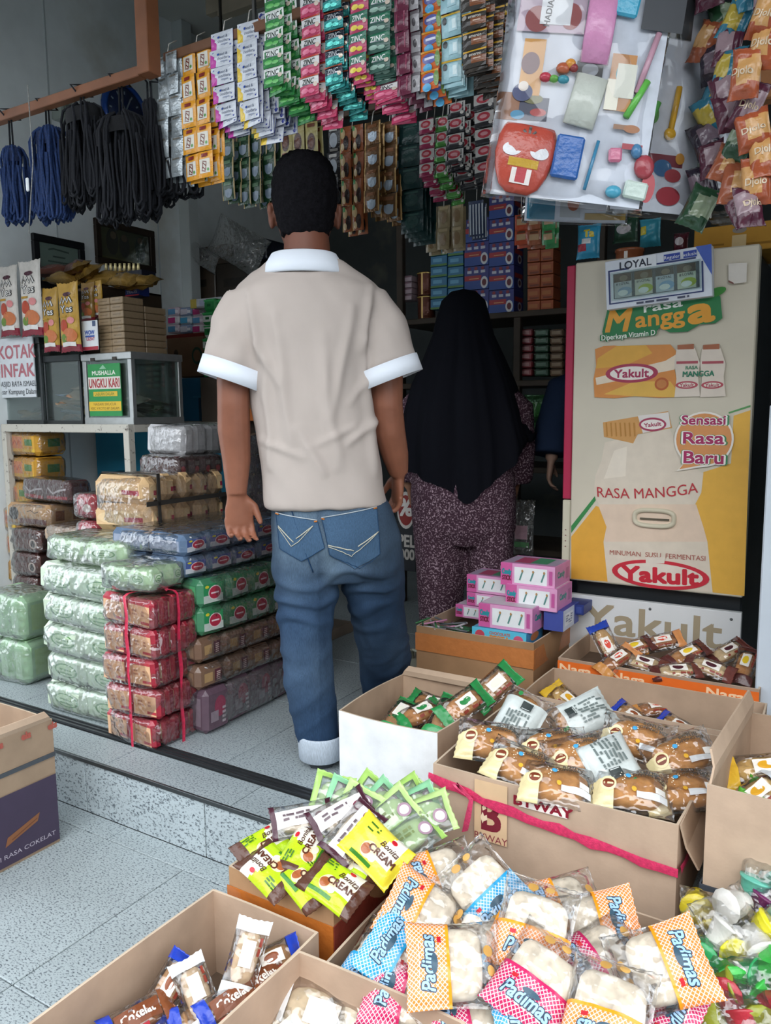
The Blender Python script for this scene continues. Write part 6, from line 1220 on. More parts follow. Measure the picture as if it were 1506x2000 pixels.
# goods inside / under the counter
CB = [('r', -.5, -.5, .5, .5, 'd3b083'), ('e', -.02, .0, .46, .46, 'dcbf93'), ('r', .1, -.3, .48, .02, 'a8324a')]
ct_ = bundle('biscuit_bundle', 'cream biscuit bundle bound with black straps behind the counter leg', -2.42, -2.14, atx(272, 980, -2.2).y-.03, atx(440, 980, -2.14).y, atx(350, 1032, -2.14).z, atx(350, 925, -2.14).z, 1, 5, 2, 'd3b083', CB, CB, 'film', None, 70, .025)
m = MB('rubber', '35322f'); dy = (atx(440, 980, -2.14).y-atx(272, 980, -2.2).y+.03)/2; hh = atx(350, 925, -2.14).z-atx(350, 1032, -2.14).z; m.box(.146, .149, -dy, dy, hh*.48, hh*.56); m.box(-.14, .149, -dy*.75, -dy*.68, hh+.004, hh+.007); m.box(.146, .149, -dy*.75, -dy*.68, 0, hh+.006); m.build('strap', ct_, label='black strap')
def bpx(label, px0, px1, pyt, pyb, X, dep, ny, nz, col, sd, fr=(), wrap='film', seed=0, rnd=.015):
    ya, yb = atx(px0, (pyt+pyb)/2, X).y, atx(px1, (pyt+pyb)/2, X).y; zc = (px0+px1)/2; return bundle('snack_bundle', label, X-dep, X, ya, yb, atx(zc, pyb, X).z, atx(zc, pyt, X).z, 1, ny, nz, col, fr, sd, wrap, None, seed, rnd)
bpx('white bagged bundle on the stack under the counter edge', 357, 480, 828, 886, -2.20, .2, 5, 1, 'c9c9cc', [('r', -.3, -.3, .3, .3, 'd9d9dc')], (), 'frost_film', 71)
bpx('dark brown biscuit bundle with red badges below the white one', 350, 440, 888, 930, -2.16, .22, 4, 1, '4f3434', [('e', .0, -.2, .35, .25, 'a83a44'), ('r', -.4, .1, .4, .4, '7a6a66')], (), 'film', 72)
bpx('row of dark bottles behind the man at the counter end', 484, 545, 850, 1005, -2.0, .1, 4, 4, '2b2f3c', [('r', -.3, -.2, .3, .1, '4a5468')], (), 'frost_film', 73)
bpx('red and white bundle leaning behind the counter leg, upper', 185, 250, 962, 1010, -2.52, .12, 2, 1, 'a83240', [('e', -.2, .2, .2, .25, 'd9b0b4'), ('e', .1, -.2, .3, .25, 'cfc8c4')], [('r', -.5, -.2, .5, .5, 'b02f3f'), ('e', -.2, .2, .16, .25, 'dcc0c0'), ('e', .15, -.15, .28, .25, 'cfc4bc')], 'film', 74)
bpx('red and white bundle leaning behind the counter leg, lower', 190, 252, 1015, 1068, -2.50, .12, 2, 1, 'a83240', [('e', -.2, .2, .2, .25, 'd9b0b4')], [('r', -.5, -.2, .5, .5, 'b02f3f'), ('e', -.2, .2, .16, .25, 'dcc0c0'), ('e', .15, -.15, .28, .25, 'cfc4bc')], 'film', 75)
def fpx(label, px0, px1, pyt, pyb, Y, dep, nx, nz, col, fr, sd=(), wrap='film', seed=0, rnd=.015, group=None):
    pm = (pyt+pyb)/2; pc = (px0+px1)/2; return bundle('snack_bundle', label, aty(px0, pm, Y).x, aty(px1, pm, Y).x, Y, Y+dep, aty(pc, pyb, Y).z, aty(pc, pyt, Y).z, nx, 1, nz, col, fr, sd, wrap, group, seed, rnd)
YL = [('r', -.5, -.5, .5, .5, 'd9a43a'), ('r', -.5, -.3, -.0, .45, 'd98a5a'), ('t', 'Monde', -.25, .05, .3, 'b83a3a', {'rot': .5, 'bold': .03, 'w': .5}), ('r', .1, -.1, .4, .3, '4f8a44'), ('r', .0, -.5, .5, -.3, 'e0b83a')]
YL[2] = ('l', [(-.42, -.15), (-.3, .2), (-.22, -.1), (-.12, .25), (-.05, .0)], .07, 'b83a3a')
for i in range(8):
    yt = 842+i*49; x1 = (72, 70, 60, 40, 35, 25, 30, 40)[i]
    fpx('yellow wafer bundle, %s from the top of the left stack' % ORD[i], -40, x1, yt, yt+47, 2.30 if i < 3 else 2.28, .17, 2, 1, 'cf9a36', YL, [('r', -.4, -.4, .4, .4, 'c99a3a'), ('r', -.2, -.2, .3, .3, '4f7a40')], 'film', 90+i, .02, 'yellow wafer bundles')
fpx('brown striped chocolate bundle with red edge', 40, 135, 936, 980, 2.22, .12, 2, 1, '5a3a3c', [('r', -.5, -.5, .5, -.3, 'a82f3a'), ('l', [(-.45, .2), (-.2, -.15), (.1, .05), (.45, .15)], .12, 'c9c0c4')], [('r', -.4, -.3, .4, .3, '6a5a60')], 'film', 101)
fpx('tan bread roll bundle with black emblem', 12, 92, 985, 1030, 2.16, .26, 1, 1, 'b08c66', [('r', -.5, -.1, .5, .5, 'c09c74'), ('e', -.35, .05, .13, .4, '2a2528'), ('r', -.2, -.5, .5, -.2, '6a3a34'), ('l', [(.0, .2), (.1, .3), (.2, .15), (.3, .25)], .05, '4a3428')], [('r', -.4, -.3, -.2, .3, '7a4f38'), ('r', 0, -.3, .2, .3, '7a4f38')], 'film', 102)
for i in range(4): fpx('dark chocolate roll bundle, %s below the tan one' % ORD[i], 24, 78-4*i, 1034+i*46, 1078+i*46, 2.14, .12, 1, 1, '5a302c', [('r', -.5, .1, .5, .5, '4a2422'), ('e', .3, -.15, .17, .3, 'c9b9b0'), ('e', .3, -.15, .1, .22, '35302f')], [('r', -.4, -.4, .4, .4, '4a2a28')], 'film', 103+i, group='dark chocolate rolls')
fpx('pale bun bundle in clear wrap behind the milky stack', 85, 200, 1030, 1062, 2.10, .2, 3, 1, 'b9a08a', [('e', 0, 0, .4, .4, 'c9b098')], (), 'frost_film', 110)
fpx('grey bundle with black emblem low behind the milky stack', 40, 85, 1190, 1270, 2.10, .25, 1, 2, '6a5f5c', [('e', 0, 0, .3, .3, '2a2a2c')], (), 'film', 111)
fpx('pack of dark bottles with blue band under the blue panel', 190, 250, 925, 965, 2.55, .15, 3, 1, '2a3550', [('r', -.5, .2, .5, .5, '2f56a8'), ('r', -.2, -.3, .1, .1, '5a6a8a')], (), 'film', 112, .02)

# ------------------------------------------------------------------ left wall: clock, frames, meter
XW = -3.55
c0 = atx(240, 220, XW); ck = thing('wall_clock', 'round blue wall clock half hidden by black rope', 'clock', (XW, c0.y, c0.z), (0, math.pi/2, 0))
m = MB('gloss', '1f4a9a'); m.lathe([(.118, .0), (.148, .004), (.152, .02), (.142, .034), (.128, .034), (.122, .02)], 40, cap=False); m.build('rim', ck)
m = MB('print', '1c2f66'); m.lathe([(.124, .004), (.124, .018), (.001, .0185)], 40)
for k in range(12): a = 2*math.pi*k/12; m.box(-.004, .004, .088, .104, .0188, .0195, 'b9c4d9', M=Matrix.Rotation(a, 4, 'Z'))
m.build('dial', ck)
for nm, ln, a in (('hour_hand', .06, 2.0), ('minute_hand', .085, 1.1)): m = MB('metal', 'c9ccd4'); m.box(-.004, .004, -.012, ln, .021, .023, M=Matrix.Rotation(a, 4, 'Z')); m.build(nm, ck)
m = MB('glass'); m.lathe([(.126, .028), (.06, .03), (.001, .0305)], 32, cap=False); m.build('clock_glass', ck)
def wallframe(name, label, cat, pts, fw, fcol, pcol, spec):
    A, B = atx(*pts[0], XW), atx(*pts[1], XW); W, H = B.y-A.y, A.z-B.z; t = thing(name, label, cat, (XW+.003, (A.y+B.y)/2, (A.z+B.z)/2))
    for y0, y1, z0, z1 in ((-W/2, W/2, H/2-fw, H/2), (-W/2, W/2, -H/2, -H/2+fw), (-W/2, -W/2+fw, -H/2+fw, H/2-fw), (W/2-fw, W/2, -H/2+fw, H/2-fw)): m = MB('wood', fcol); m.box(0, .022, y0, y1, z0, z1, b=.003); m.build('frame_side', t)
    m = MB('print', pcol); m.box(.002, .008, -W/2+fw, W/2-fw, -H/2+fw, H/2-fw); m.deco(flat((.0082, 0, 0), (0, 1, 0), (0, 0, 1)), spec, W, H); m.build('picture', t)
    m = MB('glass'); m.box(.012, .014, -W/2+fw, W/2-fw, -H/2+fw, H/2-fw); m.build('pane', t)
wallframe('certificate_frame', 'black framed certificate on the left wall', 'picture frame', ((58, 455), (165, 575)), .035, '16181c', 'b4bab0', [('l', [(-.2, .25), (-.1, .28), (.2, .25)], .03, '6a7068'), ('r', -.12, .12, .12, .15, '6a7068'), ('r', -.22, .02, .22, .05, '7a8078'), ('r', -.15, -.1, .15, -.08, '8a9088')])
wallframe('painting', 'dark brown framed painting of figures on the left wall', 'painting', ((180, 425), (300, 535)), .035, '2e241c', '4a4530', [('r', -.4, -.38, .4, .38, '5f5836'), ('e', -.22, .05, .1, .3, '3a2c22'), ('e', -.2, .2, .05, .09, '8a6a50'), ('e', -.02, .0, .09, .26, '4a3a34'), ('e', -.02, .18, .05, .08, '8a6a50'), ('e', .25, .0, .09, .3, '2f3a2a'), ('e', .25, .2, .045, .08, '8a6a50'), ('r', -.4, -.38, .4, -.3, '7a6a3a')])
p = atx(120, 225, XW); m = MB('enamel', '9aa39c'); m.box(0, .07, -.06, .06, -.04, .05, b=.006); m.box(.07, .085, -.04, .04, -.02, .03, '6d756f', b=.003); tag(m.build('meter_box', None, (XW, p.y, p.z)), 'small grey green switch box on the left wall', 'switch box')
p = atx(150, 300, XW); m = MB('metal', '8f979a'); m.box(0, .05, -.10, .25, -.012, .012, b=.004); tag(m.build('lamp_tube', None, (XW, p.y, p.z)), 'slim wall lamp fitting behind the hanging ropes', 'lamp')

# ------------------------------------------------------------------ rack of timber at the shop front
YR = 1.62
bz0, bz1 = aty(150, 187, YR-.015).z, aty(150, 167, YR-.015).z; bx1 = aty(302, 130, YR).x; bx0 = -3.5
rk = thing('hanging_rack', 'brown timber frame across the shop front carrying ropes and sachets', 'rack', (bx1, YR, bz0))
m = MB('wood', '75492f'); m.box(bx0-bx1, -.046, -.015, .015, 0, bz1-bz0, b=.002); m.build('beam', rk)
m = MB('wood', '75492f'); m.box(-.045, .0, -.022, .024, .0, 2.95-bz0, b=.002); m.build('post', rk)
m = MB('wood', '6d4a34'); m.box(-.02, .85, .05, .075, .05, .075, b=.002); m.build('rail', rk)
m = MB('wood', '6d4a34'); m.box(.84, 1.95, .05, .075, .40, .425, b=.002); m.build('rail', rk)
for x in (.3, .8, .86, 1.3, 1.9): m = MB('metal', '4a4a48'); m.box(x-.004, x+.004, .058, .066, .07 if x < .82 else .42, 2.75-bz0); m.build('hanger_rod', rk)
# ropes
def hank(label, px0, px1, pyt, pyb, Y, col, n, seed, tiepy=None, flare=1.15):
    r = random.Random(seed); T = aty((px0+px1)/2, pyt, Y); Bt = aty((px0+px1)/2, pyb, Y); W = aty(px1, pyb, Y).x-aty(px0, pyb, Y).x; H = T.z-Bt.z
    t = thing('rope_hank', label, 'rope', (T.x, Y, T.z), (0, 0, 0), 'hanks of rope'); m = MB('rope', col)
    for i in range(n):
        x = r.uniform(-.5, .5)*W*.8; y = r.uniform(-.5, .5)*W*.5; b = H*r.uniform(.86, 1.0); x2 = x*flare+r.uniform(-.01, .01); dx = r.uniform(.008, .03); s = r.choice((-1, 1)); ph = r.uniform(0, 6)
        P = [(x*.5, y*.5, 0), (x*.85, y*.9, -.05*H)]
        for k in range(1, 6): f = k/6; P.append((x+(x2-x)*f+.006*math.sin(5*f+ph), y+.005*math.cos(4*f+ph), -b*f))
        P += [(x2, y, -b*.97), (x2+s*dx*.5, y, -b), (x2+s*dx, y, -b*.96), (x2+s*dx*.9, y+.004, -b*.7), (x2+s*dx*.6, y, -b*.3)]
        m.tube(P, .0042, 5, col, caps=False)
    m.build('rope_coil', t)
    m = MB('rope', '17191e')
    zb = bz0-T.z-.0
    m.tube([(-.008, 0, -.02), (-.006, 0, zb+.0), (-.01, -.03, bz1-T.z), (.0, .0, bz1-T.z+.006), (.01, .03, bz1-T.z-.02), (.006, .0, zb), (.008, 0, -.02)], .003, 6); m.build('hanging_cord', t)
    m = MB('rope', '1a2747' if 'blue rope' in label else '0f1013'); m.lathe([(W*.34, -.02), (W*.36, 0), (W*.34, .02)], 16, M=Matrix.Translation((0, 0, -H*.12)) @ Matrix.Diagonal((1, .6, 1, 1)), cap=False); m.build('tie_band', t)
hank('slim blue rope hank at the left end of the beam', 2, 44, 288, 442, YR, '1c3058', 34, 1)
hank('wide blue rope hank second on the beam', 66, 122, 250, 440, YR+.01, '1c3058', 60, 2)
hank('black rope hank beside the wide blue one', 122, 200, 205, 410, YR, '14161c', 60, 3)
hank('bulky black rope hank below the clock', 190, 285, 225, 440, YR+.01, '12141a', 80, 4)
hank('thin black rope hank beside the timber post', 278, 306, 195, 390, YR+.03, '101218', 26, 5)
hank('short black rope loops under the silver sachets', 285, 385, 300, 395, YR+.09, '0f1116', 40, 6)
p = aty(72, 180, YR); m = MB('rope', '8f8f8c'); q_ = aty(72, 460, YR); m.tube([(p.x, YR-.03, p.z+.01), (p.x, YR-.028, (p.z+q_.z)/2), (q_.x, YR-.028, q_.z)], .0018, 5); tt_ = aty(71, 365, YR); m.box(tt_.x-.006, tt_.x+.006, YR-.034, YR-.026, tt_.z-.02, tt_.z+.02, 'd9dde0', 'paper', b=.003); tag(m.build('pull_cord', None), 'thin grey cord with white tag hanging from the beam', 'cord')
m = MB('rope', '14161a')
for i, px in enumerate((24, 40, 312)): q_ = aty(px, 200 if px < 100 else 95, YR); m.tube([(q_.x, YR-.025, q_.z-.01), (q_.x+.006, YR-.03, q_.z+.02), (q_.x+.012, YR-.02, q_.z+.035)], .0022, 5)
m.build('knot_cords', rk)

# ------------------------------------------------------------------ sachet strips
def sachet(w, h, base, spec, seed=0, mat='gloss', t=.006, edge=None):
    mb = MB(mat, base); nx, ny = 8, 6; V = []; r = random.Random(seed); ph = r.uniform(0, 6)
    def z(u, v): return t*(max(0, 1-abs(u)**3)*max(0, 1-abs(v)**3))**.6*(1+.25*math.sin(3*u+ph)+.2*math.sin(4*v+ph))
    for side in (1, -1):
        for j in range(ny+1):
            for i in range(nx+1): u, v = -1+2*i/nx, -1+2*j/ny; V.append((u*w/2, -side*(z(u, v)*.6+.0004), v*h/2))
    N = (nx+1)*(ny+1); Fs = []; Fe = []
    for s in (0, 1):
        for j in range(ny):
            for i in range(nx): a = s*N+j*(nx+1)+i; f = (a, a+1, a+nx+2, a+nx+1); f = f if s == 0 else f[::-1]; (Fe if edge and (i in (0, nx-1)) else Fs).append(f)
    mb.add(V, Fs, base, mat, True)
    if edge: mb.add(V, Fe, edge, mat, True)
    g = lambda x, y, l: Vector((x, -(z(2*x/w, 2*y/h)*.6+.0004+l), y)); mb.deco(g, spec, w, h, off=.0008, step=.0002); return mb
def strip(label, px0, px1, pyt, pyb, Y, rows, base, spec, layers=3, cols=1, mat='gloss', shift=(.005, .02, .010), group=None, edge=None, name='sachet_strip', seed=1, swing=.0, back=None, hang=None):
    """one hanging bundle: strips of joined sachets one behind the other, the hinder ones reaching a little lower"""
    A, B = aty(px0, pyt, Y), aty(px1, pyt, Y); W = (B.x-A.x)/cols; top = aty((px0+px1)/2, pyt, Y).z; H = (top-aty((px0+px1)/2, pyb, Y).z)/rows
    me = sachet(W*.985, H*.985, base, spec, seed, mat, edge=edge).mesh('sachet'); mb2 = sachet(W*.985, H*.985, back[0], back[1], seed, mat, edge=edge).mesh('sachet') if back else me
    t = thing(name, label, 'sachets', (A.x, Y, top), (0, 0, 0), group); r = random.Random(seed+7)
    for l in range(layers):
        for c in range(cols):
            ph = r.uniform(0, 6)
            for k in range(rows):
                if l > 0 and k < rows-2 and (l < layers-1) and c < cols-1: continue
                x = (c+.5)*W+l*shift[0]+swing*k*H; y = l*shift[1]+.006*math.sin(k*.9+ph); z = -(k+.5)*H-l*shift[2]
                place(me if l == 0 else mb2, 'sachet', t, (x, y, z), (r.uniform(-.06, .06), 0, r.uniform(-.08, .08)))
    m = MB('string', 'b9b4ac'); up = .05 if hang is None else hang-top
    m.tube([(W*cols/2, 0, -.01), (W*cols/2, .01, up*.6), (W*cols/2, .04, up)], .0015, 5); m.build('hanging_string', t); return t
def tailed(label, px0, px1, pyt, pyb, Y, rows, base, spec, n=7, tx=3.2, ty=5.2, **k):
    n = max(2, int(n*.75)); tx *= .8
    """a folded bundle whose lower sachets fan out like shingles"""
    t = strip(label, px0, px1, pyt, pyb, Y, rows, base, spec, **k); me = [o for o in t.children if o.name.startswith('sachet')][0].data
    W = aty(px1, pyb, Y).x-aty(px0, pyb, Y).x; bot = aty((px0+px1)/2, pyb, Y).z-t.location.z; u = (aty(px0+100, pyb, Y).x-aty(px0, pyb, Y).x)/100
    for i in range(n): place(me, 'sachet', t, (W/2+u*tx*(i+1)+.004*math.sin(i*2.3+px0), .012*(i+1), bot-u*ty*(i+1)+.02+.004*math.sin(i*3.1+px0)), (-.15+.1*math.sin(i*1.7+px0), .08*math.sin(i*2.9+px0), .14*math.sin(i*4.1+px0)))
    return t
Z_ = lambda c1, c2, tc='1f2a24', top='d9dcd8': [('r', -.5, .02, .5, .5, top), ('r', -.5, -.5, .5, .02, c1), ('t', 'ZINC', -.02, .2, .28, tc, {'w': .62, 'shear': .1, 'bold': .02}), ('r', -.3, .02, .3, .06, '7a8088'), ('e', .36, .0, .1, .12, 'c9b8a8'), ('e', -.2, -.25, .2, .12, c2), ('e', .15, -.3, .16, .1, c2)]
HS = lambda c: [('r', -.5, -.5, .5, .5, 'c4c8d0'), ('p', [(-.5, -.5), (-.26, -.5), (-.2, -.2), (-.3, .1), (-.5, .3)], c), ('e', -.4, -.1, .09, .2, c), ('e', -.1, .15, .05, .07, '2f4a9a'), ('t', 'head &', .12, .15, .17, '33415f', {'w': .36}), ('t', 'shoulders', .12, -.08, .17, '33415f', {'w': .5}), ('r', .0, -.3, .3, -.25, '8a92a8')]
TEA = [('r', -.36, -.34, .36, .20, 'c9c4b8'), ('r', -.22, .28, .22, .42, '7a2a24'), ('t', 'IZZI', -.05, -.08, .22, '6a2a20', {'rot': 1.35, 'bold': .04, 'w': .5}), ('e', .22, -.22, .08, .06, '4f8a44')]
SIL = [('e', -.0, .05, .28, .10, 'a8aeb0'), ('r', -.3, .34, .3, .42, '7a7468'), ('r', -.2, -.3, .2, -.24, '8f9698')]
# each bundle: the row nearest the street, left to right
strip('double column of silver foil sachets beside the timber post', 303, 348, 106, 350, YR+.05, 6, '9aa2a6', SIL, 3, 2, 'foil', (.006, .012, .012), seed=1)
strip('double column of orange yellow sachets with white panels', 353, 409, 90, 352, YR+.055, 5, 'd08f24', TEA, 3, 2, 'gloss', (.008, .014, .006), seed=2)
tailed('white and magenta shampoo sachet strip at the left', 413, 456, 62, 235, YR+.05, 5, '2f3a8a', HS('b83a9a'), 6, layers=3, shift=(.008, .014, .012), edge='34429a', seed=3)
tailed('white and yellow shampoo sachet strip', 463, 503, 42, 235, YR+.05, 5, '2f3a8a', HS('d9b83a'), 7, layers=3, shift=(.006, .014, .012), edge='34429a', seed=4)
tailed('white and orange shampoo sachet strip half hidden by the green strip', 504, 540, 20, 225, YR+.09, 5, '2f3a8a', HS('cf6a2a'), 6, layers=2, edge='34429a', seed=5)
tailed('green shampoo sachet strip', 514, 553, -20, 172, YR+.03, 5, '2f7a44', Z_('2f7a3f', '5fae5a'), 10, 3.6, 5.5, layers=4, shift=(.010, .016, .010), edge='2a6a3a', seed=6)
tailed('crimson shampoo sachet strip with red tops', 585, 623, -10, 190, YR+.03, 5, 'a8324f', Z_('b0385a', 'd06a88', top='cfcdcc')+[('r', -.5, .42, .5, .5, 'b8442f')], 9, 2.2, 6, layers=3, edge='7a2038', seed=7)
tailed('dark teal shampoo sachet strip', 632, 668, -15, 165, YR+.03, 5, '1f2a34', Z_('2f8a88', '5fd0c4', 'c9ccd0', '232c38')+[('r', -.5, .42, .5, .5, 'a8482f')], 10, 2.4, 6, layers=3, edge='14181f', mat='foil', seed=8)
tailed('crimson and green fruit shampoo sachet strip', 682, 718, -20, 150, YR+.03, 4, 'a8385a', Z_('b03f62', 'd9c24a', 'e0e4e0', '2f6a54'), 9, 3.0, 6, layers=3, edge='6a2038', seed=9)
tailed('dark green shampoo sachet strip with white lettering', 719, 764, -10, 142, YR+.04, 4, '2f5f4c', Z_('3a5a50', '8aa89a', 'e0e4e0', '2a6a50'), 3, 1, 6, layers=3, edge='24483c', seed=10)
tailed('crimson shampoo sachets fanned below the dark green strip', 728, 776, 135, 190, YR+.06, 2, 'b0345a', Z_('b83a60', 'd9708f', '2a2028', 'd9d4d4'), 8, 2.2, 6, layers=2, edge='7a2038', seed=11)
strip('maroon sachet bundle seen edge on', 772, 800, -20, 185, YR+.02, 5, '5a2036', [('r', -.3, -.4, -.2, .3, '7a3048'), ('r', .2, -.3, .3, .4, '7a3048')], 5, 1, 'gloss', (.004, .02, .004), seed=12)
strip('grey and maroon sachet strip beside the edge-on bundle', 801, 819, -20, 180, YR+.03, 5, '6a6468', [('r', -.5, -.5, .5, .3, '9a979a'), ('e', 0, -.1, .2, .2, '4a464a')], 3, 1, seed=13)
strip('orange and blue hair care sachet strip', 823, 860, -20, 178, YR+.04, 5, 'c2602c', [('r', -.5, .38, .5, .5, 'c98a2a'), ('e', .0, .05, .38, .26, '5a5f9a'), ('r', -.25, .0, .28, .12, 'c9c9d9'), ('e', -.1, -.38, .25, .2, '4a9ac4'), ('e', .42, 0, .12, .4, '6a8a4a')], 3, 1, seed=14)
tailed('pale blue hair care sachet strip', 861, 900, -20, 160, YR+.04, 4, '8fb4bc', [('r', -.5, .40, .5, .5, 'c9a43a'), ('e', -.3, .2, .12, .16, '35383a'), ('r', -.1, -.3, .35, .3, 'a4c4cc'), ('r', .1, -.2, .3, .2, 'c9dadc')], 5, 2, 5, layers=3, seed=15)
tailed('black and brown hair care sachet strip lettered emeron', 902, 950, -15, 130, YR+.02, 4, '3a2c26', [('r', -.5, .38, .5, .5, 'c99a2a'), ('r', -.5, -.5, .5, .38, '35302c'), ('r', -.1, -.3, .5, .1, '7a4a30'), ('e', -.38, .2, .1, .14, '9a958f'), ('t', 'emeron', .05, .2, .2, 'cfc9c0', {'w': .5, 'bold': .02}), ('r', .0, -.1, .3, -.04, 'c9a890')], 9, 2.5, 6.5, layers=4, shift=(.012, .018, .01), edge='2a2522', seed=16)
strip('black and gold sachet bundle behind the toy sheets', 955, 1005, -20, 130, YR+.10, 5, '2a2724', [('e', -.2, .1, .1, .16, 'b89a3a'), ('e', .2, -.2, .1, .16, 'b89a3a'), ('e', .3, .3, .06, .1, 'a88a34')], 4, 1, seed=17)
# second row, deeper inside
Y2 = 2.22
r2 = thing('hanging_rail', 'wooden rail deeper inside carrying coffee sachets', 'rail', (aty(640, 235, Y2).x, Y2+.06, aty(640, 228, Y2).z+.02)); m = MB('wood', '4f3f32'); m.box(-.6, 1.6, -.012, .012, -.012, .012, b=.002); m.build('bar', r2)
for x in (-.5, .5, 1.5): m = MB('metal', '3a3a38'); m.box(x-.004, x+.004, -.004, .004, 0, .85); m.build('hanger_rod', r2)
CUP = lambda mug, lab, edge='b89a5a': [('r', -.5, -.5, -.42, .5, edge), ('r', .42, -.5, .5, .5, edge), ('e', .02, -.18, .28, .22, mug), ('r', -.26, -.2, .3, .0, mug), ('r', -.3, .2, .3, .36, lab)]
GC = CUP('7a8a9a', '5a7a5a', 'b8a070')
for i, (a, b_, yt, yb) in enumerate(((432, 458, 268, 392), (460, 486, 262, 400), (488, 510, 255, 400), (511, 540, 250, 395))):
    strip('dark green coffee sachet strip, %s from the left' % ORD[i], a, b_, yt, yb, Y2+.02*i, 3, '24442c', GC, 2, 1, 'gloss', (.012, .02, .01), 'green coffee strips', seed=20+i)
for i, a in enumerate((546, 571, 597)): strip('cream and brown chocolate drink strip, %s from the left, above the man' % ORD[i], a, a+23, 238, 385, Y2, 2, 'a89a5f', [('e', 0, -.05, .32, .25, '4a2a24'), ('e', 0, -.05, .2, .15, '6a4030'), ('r', -.3, -.46, .3, -.34, '7a2f24'), ('r', -.3, .36, .3, .46, '6a3a24')], 2, 1, seed=25+i, group='cream drink strips')
strip('black and white coffee sachet strip beside the head', 638, 662, 245, 400, Y2+.02, 3, '1d1c20', [('e', 0, -.05, .3, .28, '9aa0a8'), ('r', -.3, .3, .3, .42, 'b9b4ae'), ('r', -.3, -.46, .3, -.36, '8a8680')], 2, 1, seed=29)
strip('orange and brown coffee sachet strip right of the head', 666, 708, 245, 452, Y2, 4, '8a4a28', [('r', -.5, -.5, -.42, .5, 'b89a5a'), ('e', .1, -.15, .22, .28, '2a1c18'), ('e', -.2, .2, .2, .2, 'c0a478'), ('r', -.42, .28, -.2, .46, '3f8a4a'), ('e', -.2, -.3, .16, .14, 'c9b088')], 2, 2, seed=30)
for i, (a, b_, yb) in enumerate(((710, 742, 415), (744, 776, 425))): strip('gold and white mug coffee sachet strip, %s' % ('left one' if i == 0 else 'right one'), a, b_, 236, yb, Y2+.03*i, 4, '6a4a2a', CUP('a4b0bc', '8a5a38', 'b8925a'), 3, 1, 'foil', (.008, .02, .01), seed=32+i)
strip('dark teal sachet bundle in shade', 780, 826, 240, 455, Y2+.05, 5, '1a3434', [('e', 0, 0, .3, .3, '24403c'), ('r', -.3, .3, .3, .4, '2f4f48')], 4, 1, seed=35)
RO = lambda c: [('r', -.5, -.22, .5, .42, 'b4b0ac'), ('e', .0, .1, .34, .26, 'a8323f'), ('e', .0, .1, .2, .12, 'c98a8f'), ('r', -.5, -.5, .5, -.22, c), ('e', .35, -.3, .1, .1, 'c9c4be')]
tailed('crimson sachet strip with red ovals', 818, 847, 232, 345, Y2-.02, 4, '8a2a4a', RO('8a2a4a'), 8, 1.4, 5.5, layers=2, edge='6a2038', seed=36)
tailed('green sachet strip with red ovals', 850, 878, 225, 348, Y2-.01, 4, '3f7a3a', RO('4a8a3f'), 9, 2, 6, layers=2, edge='3a6a34', mat='foil', seed=37)
tailed('black sachet strip with red ovals, left one', 872, 908, 196, 322, Y2-.04, 4, '1f1f22', RO('26262a'), 9, 2.2, 6, layers=4, shift=(.012, .02, .008), edge='17171a', seed=38)
tailed('black sachet strip with red ovals, right one', 927, 966, 182, 345, Y2-.04, 5, '1f1f22', RO('26262a'), 5, 1, 6, layers=3, edge='17171a', seed=39)
for i, a in enumerate((830, 855, 880)): strip('beige drink sachet strip, %s from left, above the light blue cartons' % ORD[i], a, a+24, 405-i*4, 492-i*4, 2.75, 2, '8a7a5c', [('e', 0, -.05, .3, .3, '7a6448'), ('r', -.35, .3, .35, .44, 'a89674')], 2, 1, seed=42+i, group='beige drink strips', hang=2.36)
strip('navy and white narrow stick sachets beside the coffee boxes', 916, 946, 392, 462, 2.76, 1, '2a3550', [('r', -.4+.2*i, -.45, -.32+.2*i, .4, 'b4bcc4') for i in range(5)], 2, 1, seed=46, hang=2.36)
for i, (px, c, lb) in enumerate(((1030, '8a4f34', 'brown sachet pair under the toy sheets'), (1060, '2f7a44', 'green sachet pair under the toy sheets'), (1005, 'a0432a', 'orange sachet pair under the toy sheets'))): strip(lb, px, px+26, 418, 478, 2.75, 2, c, [('r', -.35, -.2, .35, .2, 'a88a6a'), ('r', -.3, .25, .3, .4, '5a3a2a')], 2, 1, seed=50+i, hang=2.36)

r3 = thing('hanging_rail', 'thin wooden rail above the back shelf carrying beige sachets', 'rail', (-1.3, 2.79, 2.36)); m = MB('wood', '3f332a'); m.box(-.5, .65, -.01, .01, -.01, .01, b=.002); m.build('bar', r3)
for x in (-.45, .6): m = MB('metal', '3a3a38'); m.box(x-.004, x+.004, -.004, .004, 0, 1.04); m.build('hanger_rod', r3)
